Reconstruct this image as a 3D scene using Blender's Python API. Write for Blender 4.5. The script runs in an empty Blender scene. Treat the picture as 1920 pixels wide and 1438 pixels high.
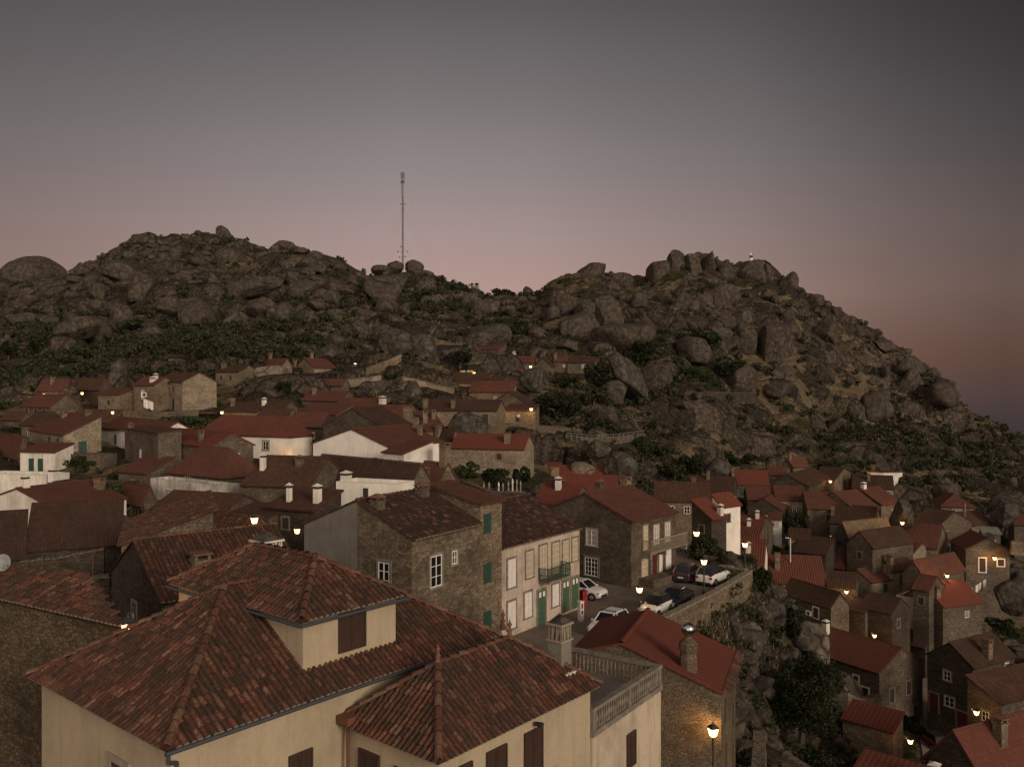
import bpy, bmesh, math, random
import numpy as np
from mathutils import Vector, Matrix
R = math.radians
SC = bpy.context.scene
COL = SC.collection
# ------------------------------------------------------------------ camera
F = 1600.0                       # focal length in pixels of the 1920 wide photograph
cam = bpy.data.cameras.new('camera'); cam_o = bpy.data.objects.new('camera', cam); COL.objects.link(cam_o)
cam.sensor_width = 36; cam.lens = 36 * F / 1920; cam.clip_start = .5; cam.clip_end = 60000
cam_o.location = (0, 0, 0); cam_o.rotation_euler = (R(90), 0, 0)
SC.camera = cam_o
# ------------------------------------------------------------------ dusk sky
W = bpy.data.worlds.new('World'); SC.world = W; W.use_nodes = True
nt = W.node_tree; nt.nodes.clear()
def wn(t, **k):
    n = nt.nodes.new(t)
    for a, b in k.items(): setattr(n, a, b)
    return n
L = nt.links.new
tc = wn('ShaderNodeTexCoord'); sx = wn('ShaderNodeSeparateXYZ'); L(tc.outputs['Generated'], sx.inputs[0])
def s2l(c): return tuple(((x/255+.055)/1.055)**2.4 if x > 10 else x/255/12.92 for x in c) + (1,)
def ramp(tree, fac, stops, lo=0., hi=1., interp='LINEAR', raw=False):
    mr = tree.nodes.new('ShaderNodeMapRange'); mr.inputs[1].default_value = lo; mr.inputs[2].default_value = hi
    tree.links.new(fac, mr.inputs[0])
    r = tree.nodes.new('ShaderNodeValToRGB'); r.color_ramp.interpolation = interp
    e = r.color_ramp.elements
    while len(e) < len(stops): e.new(.5)
    for i, (p, c) in enumerate(stops):
        e[i].position = (p-lo)/(hi-lo); e[i].color = c if raw else s2l(c)
    tree.links.new(mr.outputs[0], r.inputs[0]); return r.outputs[0]
elev = ramp(nt, sx.outputs[2], [(-.10, (84, 84, 88)), (-.045, (112, 100, 104)), (-.015, (138, 112, 108)), (.03, (164, 125, 108)), (.10, (182, 151, 140)), (.17, (166, 146, 142)),
                     (.25, (141, 132, 133)), (.33, (118, 112, 113)), (.41, (94, 90, 91)), (.8, (60, 58, 62))], -.1, 1)
grey = lambda g: (g, g, g, 1)
az = ramp(nt, sx.outputs[0], [(-.6, grey(.55)), (-.48, grey(.66)), (-.3, grey(.86)), (-.12, grey(1)), (.02, grey(.96)), (.25, grey(.70)), (.40, grey(.43)), (.50, grey(.30)), (.95, grey(.5))], -1, 1, raw=True)
mul = wn('ShaderNodeMixRGB', blend_type='MULTIPLY'); mul.inputs[0].default_value = 1
xz = wn('ShaderNodeMath', operation='MULTIPLY'); L(sx.outputs[0], xz.inputs[0]); L(sx.outputs[2], xz.inputs[1])
cor = ramp(nt, xz.outputs[0], [(.08, grey(1)), (.2, grey(.68))], 0, 1, raw=True)
mul0 = wn('ShaderNodeMixRGB', blend_type='MULTIPLY'); mul0.inputs[0].default_value = 1; L(az, mul0.inputs[1]); L(cor, mul0.inputs[2])
L(elev, mul.inputs[1]); L(mul0.outputs[0], mul.inputs[2])
# afterglow of the sunset, behind the camera
back = ramp(nt, sx.outputs[1], [(-.95, grey(1)), (-.3, grey(.6)), (.15, grey(0))], -1, 1, raw=True)
lowz = ramp(nt, sx.outputs[2], [(-.12, grey(.15)), (.02, grey(1)), (.35, grey(.55)), (.9, grey(.25))], -1, 1, raw=True)
glow = wn('ShaderNodeMixRGB', blend_type='MULTIPLY'); glow.inputs[0].default_value = 1
L(back, glow.inputs[1]); L(lowz, glow.inputs[2])
gcol = wn('ShaderNodeMixRGB', blend_type='MULTIPLY'); gcol.inputs[0].default_value = 1
L(glow.outputs[0], gcol.inputs[1]); gcol.inputs[2].default_value = (1.34, 1.06, .88, 1)
add = wn('ShaderNodeMixRGB', blend_type='ADD'); add.inputs[0].default_value = 1
L(mul.outputs[0], add.inputs[1]); L(gcol.outputs[0], add.inputs[2])
bg = wn('ShaderNodeBackground'); bg.inputs[1].default_value = 1.0; L(add.outputs[0], bg.inputs[0])
wo = wn('ShaderNodeOutputWorld'); L(bg.outputs[0], wo.inputs[0])
W.cycles_visibility.camera = True if hasattr(W, 'cycles_visibility') else True
# last warm light from the sunset side, very soft
sl = bpy.data.lights.new('sunset_light', 'SUN'); sl.energy = 1.75; sl.angle = R(18); sl.color = (1, .84, .66)
so = bpy.data.objects.new('sunset_light', sl); COL.objects.link(so)
SUN_AZ, SUN_EL = 36, 18            # degrees right of straight behind the camera, degrees up
_d = Vector((math.sin(R(SUN_AZ))*math.cos(R(SUN_EL)), -math.cos(R(SUN_AZ))*math.cos(R(SUN_EL)), math.sin(R(SUN_EL))))
so.rotation_euler = _d.to_track_quat('Z', 'Y').to_euler()
SC.view_settings.view_transform = 'Standard'; SC.view_settings.look = 'None'
SC.view_settings.exposure = 0; SC.view_settings.gamma = 1; SC.view_settings.use_curve_mapping = False
SC.cycles.use_denoising = True; SC.cycles.max_bounces = 4; SC.cycles.diffuse_bounces = 2; SC.cycles.glossy_bounces = 2
SC.cycles.transmission_bounces = 2; SC.cycles.sample_clamp_indirect = 4; SC.cycles.use_light_tree = True
SC.cycles.blur_glossy = 1

# ------------------------------------------------------------------ helpers
def PX(u, v, D): return Vector(((u-960)/F*D, D, (719-v)/F*D))
def tag(o, label=None, cat=None, group=None, kind=None):
    if label:
        o['label'] = label
        if len(label.split()) > 16: print('LONG', label)
    if cat: o['category'] = cat
    if group: o['group'] = group
    if kind: o['kind'] = kind
    return o
def empty(name, loc=(0, 0, 0), rz=0, label=None, cat=None, group=None):
    o = bpy.data.objects.new(name, None); COL.objects.link(o); o.location = loc; o.rotation_euler = (0, 0, rz)
    o.empty_display_size = .3
    return tag(o, label, cat, group)
class MB:
    def __init__(s): s.v = []; s.f = []; s.m = []; s.u = []
    def poly(s, pts, mi=0, uv=None):
        b = len(s.v); s.v += [tuple(p) for p in pts]; s.f.append(tuple(range(b, b+len(pts)))); s.m.append(mi)
        if uv is None:
            p = [Vector(q) for q in pts]; n = Vector((0, 0, 0))
            for i in range(len(p)): n += p[i].cross(p[(i+1) % len(p)])
            n.normalize()
            if abs(n.z) < .7:
                t = Vector((-n.y, n.x, 0)).normalized(); uv = [(q.dot(t), q.z) for q in p]
            else: uv = [(q.x, q.y) for q in p]
        s.u += uv
    def box(s, a, b, mi=0, M=None, skip=()):
        x0, y0, z0 = a; x1, y1, z1 = b
        c = [(x0, y0, z0), (x1, y0, z0), (x1, y1, z0), (x0, y1, z0), (x0, y0, z1), (x1, y0, z1), (x1, y1, z1), (x0, y1, z1)]
        if M is not None: c = [M @ Vector(q) for q in c]
        for k, q in enumerate(((0, 3, 2, 1), (4, 5, 6, 7), (0, 1, 5, 4), (1, 2, 6, 5), (2, 3, 7, 6), (3, 0, 4, 7))):
            if k not in skip: s.poly([c[i] for i in q], mi)
    def cyl(s, p0, p1, r0, r1=None, n=8, mi=0, caps=True):
        p0 = Vector(p0); p1 = Vector(p1); r1 = r0 if r1 is None else r1
        d = (p1-p0); ln = d.length; d.normalize()
        a = d.cross(Vector((0, 0, 1)) if abs(d.z) < .9 else Vector((1, 0, 0))).normalized(); b = d.cross(a)
        A = []; B = []
        for i in range(n):
            t = 2*math.pi*i/n; q = a*math.cos(t)+b*math.sin(t); A.append(p0+q*r0); B.append(p1+q*r1)
        for i in range(n):
            j = (i+1) % n; c0 = 2*math.pi*r0*i/n; c1 = 2*math.pi*r0*(i+1)/n
            s.poly([A[i], B[i], B[j], A[j]], mi, [(c0, 0), (c0, ln), (c1, ln), (c1, 0)])
        if caps: s.poly(A, mi); s.poly(B[::-1], mi)
    def lathe(s, c, prof, n=10, mi=0):
        c = Vector(c); rings = [[c+Vector((r*math.cos(2*math.pi*i/n), r*math.sin(2*math.pi*i/n), z)) for i in range(n)] for r, z in prof]
        for k in range(len(rings)-1):
            for i in range(n):
                j = (i+1) % n; s.poly([rings[k][i], rings[k][j], rings[k+1][j], rings[k+1][i]], mi)
        s.poly(rings[-1], mi)
    def build(s, name, mats, parent=None, smooth=False, loc=None, weld=False):
        me = bpy.data.meshes.new(name); me.from_pydata(s.v, [], s.f)
        if not isinstance(mats, (list, tuple)): mats = [mats]
        for m in mats: me.materials.append(MAT[m] if isinstance(m, str) else m)
        if len(mats) > 1: me.polygons.foreach_set('material_index', np.array(s.m, dtype=np.int32))
        uvl = me.uv_layers.new(name='uv'); uvl.data.foreach_set('uv', np.array(s.u, dtype=np.float32).ravel())
        if smooth: me.polygons.foreach_set('use_smooth', np.ones(len(s.f), dtype=bool))
        if weld or smooth:
            bm = bmesh.new(); bm.from_mesh(me); bmesh.ops.remove_doubles(bm, verts=bm.verts, dist=1e-4); bmesh.ops.recalc_face_normals(bm, faces=bm.faces); bm.to_mesh(me); bm.free()
        me.update()
        o = bpy.data.objects.new(name, me); COL.objects.link(o)
        if parent is not None: o.parent = parent
        if loc is not None: o.location = loc
        return o
# ---- vector noise
def _h(ix, iy, iz, seed):
    h = (ix.astype(np.int64)*374761393 + iy.astype(np.int64)*668265263 + iz.astype(np.int64)*2147483647 + seed*974711) & 0xffffffff
    h = ((h ^ (h >> 13))*1274126177) & 0xffffffff
    return ((h ^ (h >> 16)) & 0xffffff)/float(0xffffff)
def vnoise(x, y, z=None, seed=0):
    x = np.asarray(x, float); y = np.asarray(y, float); z = np.zeros_like(x) if z is None else np.asarray(z, float)
    ix = np.floor(x); iy = np.floor(y); iz = np.floor(z); fx = x-ix; fy = y-iy; fz = z-iz
    fx = fx*fx*(3-2*fx); fy = fy*fy*(3-2*fy); fz = fz*fz*(3-2*fz); o = 0
    for a in (0, 1):
        for b in (0, 1):
            for c in (0, 1):
                o = o + _h(ix+a, iy+b, iz+c, seed)*(fx if a else 1-fx)*(fy if b else 1-fy)*(fz if c else 1-fz)
    return o
def fbm(x, y, z=None, oct=4, seed=0):
    o = 0; a = .5; k = 1
    for i in range(oct):
        o = o+a*(vnoise(x*k, y*k, None if z is None else z*k, seed+i)-.5)*2; a *= .5; k *= 2.03
    return o
# ------------------------------------------------------------------ materials
MAT = {}
class NB:
    def __init__(s, name, rough=.9, spec=.2):
        m = bpy.data.materials.new(name); m.use_nodes = True; s.m = m; s.t = m.node_tree; s.n = s.t.nodes; s.l = s.t.links.new
        s.b = s.n['Principled BSDF']; s.b.inputs['Roughness'].default_value = rough; s.b.inputs['Specular IOR Level'].default_value = spec
        MAT[name] = m
    def new(s, t, **k):
        n = s.n.new(t)
        for a, b in k.items(): setattr(n, a, b)
        return n
    def coord(s, kind='UV', scale=(1, 1, 1), rnd=0.):
        tc = s.new('ShaderNodeTexCoord'); mp = s.new('ShaderNodeMapping'); mp.inputs['Scale'].default_value = scale
        out = tc.outputs[kind]
        if kind == 'World': pass
        if rnd:
            oi = s.new('ShaderNodeObjectInfo'); vm = s.new('ShaderNodeVectorMath', operation='MULTIPLY_ADD')
            s.l(oi.outputs['Random'], vm.inputs[0]); vm.inputs[1].default_value = (rnd, rnd*.7, rnd*.4); s.l(out, vm.inputs[2]); out = vm.outputs[0]
        s.l(out, mp.inputs[0]); return mp.outputs[0]
    def noise(s, vec, scale, det=4, rough=.6, dist=0.):
        n = s.new('ShaderNodeTexNoise'); n.inputs['Scale'].default_value = scale; n.inputs['Detail'].default_value = det
        n.inputs['Roughness'].default_value = rough; n.inputs['Distortion'].default_value = dist; s.l(vec, n.inputs['Vector']); return n.outputs[0]
    def vor(s, vec, scale, feature='F1', out=0, rnd=1.):
        n = s.new('ShaderNodeTexVoronoi', feature=feature); n.inputs['Scale'].default_value = scale; n.inputs['Randomness'].default_value = rnd
        s.l(vec, n.inputs['Vector']); return n.outputs[out]
    def ramp(s, fac, stops):
        r = s.new('ShaderNodeValToRGB'); e = r.color_ramp.elements
        while len(e) < len(stops): e.new(.5)
        for i, (p, c) in enumerate(stops):
            e[i].position = p; e[i].color = (c, c, c, 1) if isinstance(c, (int, float)) else tuple(c)+(1,)
        s.l(fac, r.inputs[0]); return r.outputs[0]
    def mix(s, fac, a, b, bt='MIX'):
        n = s.new('ShaderNodeMixRGB', blend_type=bt)
        for i, x in ((0, fac), (1, a), (2, b)):
            if isinstance(x, (int, float)): n.inputs[i].default_value = x if i == 0 else (x, x, x, 1)
            elif isinstance(x, tuple): n.inputs[i].default_value = tuple(x)+(1,)
            else: s.l(x, n.inputs[i])
        return n.outputs[0]
    def math(s, op, a, b=0.):
        n = s.new('ShaderNodeMath', operation=op)
        for i, x in ((0, a), (1, b)):
            if isinstance(x, (int, float)): n.inputs[i].default_value = x
            else: s.l(x, n.inputs[i])
        return n.outputs[0]
    def color(s, c):
        if isinstance(c, tuple): s.b.inputs['Base Color'].default_value = tuple(c)+(1,)
        else: s.l(c, s.b.inputs['Base Color'])
    def bump(s, h, strength=.5, dist=.05):
        n = s.new('ShaderNodeBump'); n.inputs['Strength'].default_value = strength; n.inputs['Distance'].default_value = dist
        s.l(h, n.inputs['Height']); s.l(n.outputs[0], s.b.inputs['Normal'])
def plain(name, c, rough=.7, spec=.3, metal=0., var=.12):
    n = NB(name, rough, spec); v = n.coord('Object'); k = n.noise(v, 3, 3)
    n.color(n.ramp(k, [(.3, tuple(x*(1-var) for x in c)), (.7, tuple(min(1, x*(1+var)) for x in c))])); n.b.inputs['Metallic'].default_value = metal
def stone(name, c1, c2, mortar, sc=4.2, mw=.045, asp=(1, 1.6, 1), bump=.6):
    n = NB(name, .95, .1); v = n.coord('UV', asp, 37.)
    w = n.noise(v, 1.3, 2); vv = n.mix(.12, v, w)
    wv = n.new('ShaderNodeVectorMath', operation='MULTIPLY_ADD'); nn = n.new('ShaderNodeTexNoise'); nn.inputs['Scale'].default_value = 1.4
    n.l(v, nn.inputs['Vector']); n.l(nn.outputs[1], wv.inputs[0]); wv.inputs[1].default_value = (.35, .35, .35); n.l(v, wv.inputs[2]); vv = wv.outputs[0]
    cell = n.vor(vv, sc, 'F1', 1); edge = n.vor(vv, sc, 'DISTANCE_TO_EDGE', 0)
    sep = n.new('ShaderNodeSeparateColor'); n.l(cell, sep.inputs[0])
    col = n.mix(sep.outputs[0], c1, c2)
    big = n.noise(v, .35, 4, .65); col = n.mix(1, col, n.ramp(big, [(.3, .6), (.7, 1.25)]), 'MULTIPLY')
    fine = n.noise(v, 14, 5, .7); col = n.mix(1, col, n.ramp(fine, [(.25, .62), (.75, 1.3)]), 'MULTIPLY')
    m = n.ramp(edge, [(0, 1.), (mw, .55), (mw*1.8, 0.)]); col = n.mix(m, col, mortar)
    n.color(col)
    h = n.math('ADD', n.math('MULTIPLY', n.ramp(edge, [(0, 0.), (mw*2.2, 1.)]), 1.), n.math('MULTIPLY', fine, .5)); n.bump(h, bump, .06)
def ashlar(name, c1, c2, mortar, bw=.7, bh=.34):
    n = NB(name, .95, .1); v = n.coord('UV', (1, 1, 1), 29.)
    wv = n.new('ShaderNodeVectorMath', operation='MULTIPLY_ADD'); nn = n.new('ShaderNodeTexNoise'); nn.inputs['Scale'].default_value = 1.1; nn.inputs['Detail'].default_value = 3
    n.l(v, nn.inputs['Vector']); n.l(nn.outputs[1], wv.inputs[0]); wv.inputs[1].default_value = (.16, .16, 0); n.l(v, wv.inputs[2]); vv = wv.outputs[0]
    b = n.new('ShaderNodeTexBrick', offset=.5); b.inputs['Scale'].default_value = 1; b.inputs['Brick Width'].default_value = bw; b.inputs['Row Height'].default_value = bh
    b.inputs['Mortar Size'].default_value = .018; b.inputs['Mortar Smooth'].default_value = .4; b.inputs['Bias'].default_value = 0
    b.inputs['Color1'].default_value = c1+(1,); b.inputs['Color2'].default_value = c2+(1,); b.inputs['Mortar'].default_value = mortar+(1,); n.l(vv, b.inputs['Vector'])
    big = n.noise(v, .3, 4, .65); col = n.mix(1, b.outputs[0], n.ramp(big, [(.3, .6), (.7, 1.25)]), 'MULTIPLY')
    fine = n.noise(v, 12, 5, .7); col = n.mix(1, col, n.ramp(fine, [(.25, .65), (.75, 1.25)]), 'MULTIPLY'); n.color(col)
    n.bump(n.math('ADD', n.math('MULTIPLY', b.outputs[1], -1.), n.math('MULTIPLY', fine, .5)), .5, .04)
def plaster(name, c, stain, amt=.5, streak=True):
    n = NB(name, .9, .15); v = n.coord('UV', (1, 1, 1), 19.)
    big = n.noise(v, .45, 5, .65); col = n.mix(n.ramp(big, [(.42, 0.), (.75, amt)]), c, stain)
    if streak:
        vs = n.coord('UV', (2.2, .18, 1), 19.); st = n.noise(vs, 1.6, 4, .7); col = n.mix(n.ramp(st, [(.5, 0.), (.8, amt)]), col, stain)
    f = n.noise(v, 9, 5, .7); col = n.mix(1, col, n.ramp(f, [(.2, .86), (.8, 1.08)]), 'MULTIPLY'); n.color(col); n.bump(f, .25, .02)
def rooftile(name, c1, c2, dark, pitch=.23, row=.38, lich=.3, bump=.7, groove=.6):
    n = NB(name, .92, .12); v = n.coord('UV', (1, 1, 1), 0); vr = n.coord('UV', (1, 1, 1), 23.)
    sp = n.new('ShaderNodeSeparateXYZ'); n.l(v, sp.inputs[0])
    cx = n.new('ShaderNodeCombineXYZ'); n.l(n.math('FLOOR', n.math('DIVIDE', sp.outputs[0], pitch)), cx.inputs[0]); n.l(n.math('FLOOR', n.math('DIVIDE', sp.outputs[1], row)), cx.inputs[1])
    wn_ = n.new('ShaderNodeTexWhiteNoise', noise_dimensions='2D'); n.l(cx.outputs[0], wn_.inputs[0])
    col = n.mix(wn_.outputs[0], c1, c2)
    big = n.noise(vr, .5, 5, .7); col = n.mix(n.ramp(big, [(.4, 0.), (.72, lich)]), col, dark)
    f = n.noise(vr, 6, 4, .75); col = n.mix(n.ramp(f, [(.5, 0.), (.72, lich)]), col, dark)
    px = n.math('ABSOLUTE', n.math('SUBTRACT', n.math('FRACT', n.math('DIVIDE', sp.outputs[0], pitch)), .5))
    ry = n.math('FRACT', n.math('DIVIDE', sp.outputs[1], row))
    col = n.mix(n.ramp(px, [(.3, 0.), (.5, groove)]), col, dark); col = n.mix(n.ramp(ry, [(0, groove*.8), (.14, 0.)]), col, dark)  # darker grooves and row edges: tile dirt plus crease shade painted in
    n.color(col)
    h = n.math('SUBTRACT', n.math('MULTIPLY', px, -2.), n.math('MULTIPLY', ry, .35)); n.bump(h, bump, .07)
# stone, plaster, roofs
stone('stone_warm', (.29, .225, .15), (.14, .11, .073), (.085, .066, .046))
stone('stone_grey', (.20, .16, .115), (.098, .08, .06), (.05, .042, .033), 4.6)
stone('stone_dark', (.11, .086, .064), (.055, .044, .034), (.035, .029, .023), 4.6)
stone('rubble_fine', (.21, .16, .105), (.13, .10, .068), (.10, .08, .056), 6.5, .05, (1, 1.8, 1), .7)
stone('stone_light', (.40, .33, .235), (.21, .17, .12), (.13, .105, .075), 4.2)
stone('stone_big', (.15, .115, .07), (.075, .058, .036), (.06, .047, .031), 4.4, .04, (1, 1.5, 1), .7)
stone('ashlar', (.21, .165, .112), (.105, .082, .058), (.075, .06, .043), 2.9, .028, (1, 1.45, 1), .6)
stone('ashlar_grey', (.145, .115, .082), (.085, .068, .05), (.05, .04, .031), 2.8, .03, (1, 1.3, 1), .6)
plaster('white', (.76, .71, .62), (.26, .23, .19), .65)
plaster('white_clean', (.84, .79, .70), (.42, .37, .31), .45)
plaster('white_worn', (.60, .56, .49), (.17, .15, .125), .95)
plaster('cream', (.42, .345, .235), (.22, .18, .125), .5)
plaster('render', (.50, .42, .31), (.19, .16, .125), .7)
plaster('concrete', (.20, .18, .155), (.11, .10, .088), .8)
plaster('peeling', (.52, .43, .35), (.20, .16, .125), .95)
plaster('grey_wall', (.20, .18, .155), (.12, .105, .09), .7)
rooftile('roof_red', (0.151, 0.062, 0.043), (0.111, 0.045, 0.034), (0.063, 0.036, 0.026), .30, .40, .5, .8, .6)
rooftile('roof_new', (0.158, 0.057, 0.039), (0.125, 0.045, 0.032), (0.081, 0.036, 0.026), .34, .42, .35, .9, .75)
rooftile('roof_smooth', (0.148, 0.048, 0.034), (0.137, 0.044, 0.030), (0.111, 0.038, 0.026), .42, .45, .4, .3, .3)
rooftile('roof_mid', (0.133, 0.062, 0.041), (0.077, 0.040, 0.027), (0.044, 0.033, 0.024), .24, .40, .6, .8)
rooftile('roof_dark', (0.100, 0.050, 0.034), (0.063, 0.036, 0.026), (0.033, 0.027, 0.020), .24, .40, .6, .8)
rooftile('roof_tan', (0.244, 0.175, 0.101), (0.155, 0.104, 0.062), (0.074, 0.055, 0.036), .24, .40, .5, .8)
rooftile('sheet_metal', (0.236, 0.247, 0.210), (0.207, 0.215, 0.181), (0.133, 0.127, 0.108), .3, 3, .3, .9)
# modelled tiles: uv.x is a random number per tile
def tilemat(name, stops, lich, la):
    n = NB(name, .9, .15); v = n.coord('UV'); sp = n.new('ShaderNodeSeparateXYZ'); n.l(v, sp.inputs[0])
    col = n.ramp(sp.outputs[0], stops); o = n.coord('Object')
    a = n.noise(o, .7, 4, .7); col = n.mix(n.ramp(a, [(.38, 0.), (.62, la)]), col, (.06, .043, .03))
    b = n.noise(o, 13, 5, .8); col = n.mix(n.ramp(b, [(.44, 0.), (.56, la)]), col, (.032, .025, .019))
    c = n.noise(o, 22, 3, .6); col = n.mix(n.ramp(c, [(.62, 0.), (.72, .55)]), col, lich); n.color(col); n.bump(b, .4, .02)
tilemat('tile_old', [(0, (.045, .027, .02)), (.25, (.09, .04, .028)), (.55, (.15, .055, .036)), (.88, (.215, .082, .051)), (1, (.27, .15, .10))], (.27, .225, .155), .75)
tilemat('tile_dark', [(0, (.03, .021, .018)), (.45, (.06, .031, .025)), (.8, (.10, .042, .031)), (.93, (.19, .08, .05)), (1, (.27, .14, .09))], (.22, .19, .14), .6)
tilemat('tile_ridge', [(0, (.12, .05, .032)), (.5, (.17, .07, .045)), (1, (.22, .13, .085))], (.32, .28, .2), .5)
plaster('tile_mortar', (.36, .32, .25), (.12, .10, .08), .8)
n = NB('tile_pan', .95, .1); v = n.coord('Object'); n.color(n.ramp(n.noise(v, 5, 4), [(.3, (.035, .022, .017)), (.7, (.09, .045, .032))]))
# ground
n = NB('hill_ground', .95, .1); v = n.coord('Object')
at = n.new('ShaderNodeAttribute', attribute_name='cover'); sp = n.new('ShaderNodeSeparateColor'); n.l(at.outputs[0], sp.inputs[0])
n1 = n.noise(v, .35, 6, .7); n2 = n.noise(v, 1.1, 8, .8); n3 = n.noise(v, .09, 4, .6)
rock = n.ramp(n2, [(.34, (.026, .021, .017)), (.5, (.078, .062, .047)), (.66, (.20, .16, .115))])
rock = n.mix(n.ramp(n1, [(.5, 0.), (.7, .5)]), rock, (.03, .025, .021))

wv = n.new('ShaderNodeVectorMath', operation='MULTIPLY_ADD'); nn = n.new('ShaderNodeTexNoise'); nn.inputs['Scale'].default_value = .22; nn.inputs['Detail'].default_value = 5
n.l(v, nn.inputs['Vector']); n.l(nn.outputs[1], wv.inputs[0]); wv.inputs[1].default_value = (5., 5., 5.); n.l(v, wv.inputs[2])
crk = n.vor(wv.outputs[0], .13, 'DISTANCE_TO_EDGE'); crk2 = n.vor(wv.outputs[0], .42, 'DISTANCE_TO_EDGE')
pale = n.vor(wv.outputs[0], .13, 'F1', 1); sp3 = n.new('ShaderNodeSeparateColor'); n.l(pale, sp3.inputs[0]); rock = n.mix(1, rock, n.ramp(sp3.outputs[0], [(0, .62), (1, 1.5)]), 'MULTIPLY')
rock = n.mix(n.ramp(crk2, [(0, .7), (.03, 0.)]), rock, (.02, .016, .013)); rock = n.mix(n.ramp(crk, [(0, .85), (.045, 0.)]), rock, (.016, .014, .010))
gr = n.ramp(n2, [(.25, (.055, .042, .026)), (.5, (.175, .135, .08)), (.75, (.36, .285, .18))])
dk = n.ramp(n2, [(.25, (.018, .019, .010)), (.5, (.05, .046, .024)), (.75, (.12, .095, .05))])
f1 = n.ramp(n.math('ADD', sp.outputs[1], n.math('MULTIPLY', n.math('SUBTRACT', n2, .5), .9)), [(.42, 0.), (.58, 1.)])
f2 = n.ramp(n.math('ADD', sp.outputs[0], n.math('MULTIPLY', n.math('SUBTRACT', n1, .5), .8)), [(.42, 0.), (.58, 1.)])
col = n.mix(f1, dk, gr); col = n.mix(f2, col, rock)
n.color(col); n.bump(n.math('ADD', n.math('ADD', n1, n.math('MULTIPLY', n2, .6)), n.ramp(crk, [(0, 0.), (.12, .6)])), 1., 1.6)
def granite(name, lo, mid, hi, lich=.35):
    n = NB(name, .95, .1); v = n.coord('Object', (1, 1, 1), 91.)
    a = n.noise(v, .9, 6, .7); b = n.noise(v, 6, 5, .8); col = n.ramp(a, [(.3, lo), (.5, mid), (.72, hi)])
    col = n.mix(1, col, n.ramp(b, [(.3, .6), (.7, 1.35)]), 'MULTIPLY')
    vs = n.coord('Object', (1, 1, .16), 91.); st = n.noise(vs, 1.0, 4, .7); col = n.mix(n.ramp(st, [(.5, 0.), (.68, .6)]), col, tuple(x*.42 for x in mid))
    ck = n.vor(n.mix(.3, v, n.noise(v, .6, 3)), .17, 'DISTANCE_TO_EDGE'); col = n.mix(n.ramp(ck, [(0, .8), (.02, 0.)]), col, (.014, .012, .01))
    c = n.noise(v, 2.6, 5, .8); col = n.mix(n.ramp(c, [(.60, 0.), (.68, lich)]), col, (.32, .28, .2))
    n.color(col); n.bump(n.math('ADD', a, n.math('MULTIPLY', b, .35)), .8, .4)
granite('granite', (.032, .026, .021), (.074, .06, .047), (.15, .122, .09), .3)
granite('granite_pale', (.09, .075, .058), (.18, .15, .112), (.27, .22, .165), .35)
granite('granite_lichen', (.022, .018, .016), (.07, .06, .049), (.17, .147, .117), .6)
def leafm(name, a, b):
    n = NB(name, .8, .15); v = n.coord('Object'); oi = n.noise(v, .8, 3); n.color(n.ramp(oi, [(.3, a), (.7, b)]))
    n.b.inputs['Subsurface Weight'].default_value = 0
leafm('leaf_dark', (.009, .013, .006), (.022, .028, .011)); leafm('leaf_mid', (.018, .025, .009), (.038, .046, .017)); leafm('leaf_light', (.04, .048, .016), (.075, .08, .03))
leafm('leaf_olive', (.035, .036, .022), (.065, .062, .036)); leafm('straw', (.17, .13, .078), (.33, .265, .165)); leafm('straw_brown', (.08, .058, .036), (.15, .115, .07))
leafm('bark', (.05, .038, .028), (.11, .088, .066)); leafm('flower_red', (.22, .02, .02), (.3, .04, .03))
n = NB('asphalt', .85, .25); v = n.coord('Object'); a = n.noise(v, .35, 5, .7); b = n.noise(v, 9, 4, .7)
col = n.ramp(a, [(.3, (.11, .088, .072)), (.7, (.19, .155, .128))]); n.color(n.mix(1, col, n.ramp(b, [(.3, .75), (.7, 1.2)]), 'MULTIPLY')); n.bump(b, .3, .02)
n = NB('plain_ground', 1, 0); v = n.coord('Object'); n.color(n.ramp(n.noise(v, .0004, 5, .6), [(.3, (.20, .205, .23)), (.7, (.27, .27, .29))]))  # far plain: distance haze is put into the blue-grey base colour
# paint, metal, glass
plain('shutter_brown', (.05, .028, .02), .6); plain('shutter_green', (.022, .06, .045), .6); plain('door_green', (.05, .10, .06), .7)
plain('shutter_white', (.66, .62, .58), .6); plain('frame_white', (.70, .66, .60), .6); plain('frame_cream', (.62, .52, .32), .6); plain('wood_shade_dark', (.045, .03, .022), .8)  # the dark wood colour also fills open holes as painted shade
plain('red_paint', (.20, .018, .018), .6); plain('door_red', (.075, .016, .014), .7); plain('metal_dark', (.025, .03, .028), .5, .4); plain('metal_green', (.02, .05, .035), .5, .4)
plain('metal_grey', (.22, .22, .22), .5, .4); plain('gutter', (.05, .052, .058), .5, .4); plain('rust', (.14, .06, .035), .8)
plain('trim_stone', (.27, .23, .17), .9); plain('trim_grey', (.18, .155, .12), .9, var=.35); plain('mast_white', (.25, .23, .22), .6); plain('mast_red', (.05, .024, .024), .6); plain('wire', (.12, .10, .10), .6)
plain('cloth_white', (.6, .58, .56), .9); plain('cloth_pink', (.55, .33, .30), .9); plain('cloth_yellow', (.62, .38, .05), .9); plain('cloth_blue', (.06, .10, .2), .9); plain('cloth_tan', (.45, .33, .2), .9)
plain('cloth_dark', (.03, .03, .04), .9); plain('skin', (.42, .24, .16), .7); plain('hair', (.03, .02, .015), .8); plain('tyre', (.015, .015, .015), .9)
plain('car_white', (.62, .61, .60), .28, .5, var=.02); plain('car_black', (.012, .014, .018), .25, .5, var=.05); plain('car_brown', (.035, .026, .028), .28, .5, var=.05); plain('car_red', (.16, .018, .018), .3, .5)
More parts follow.
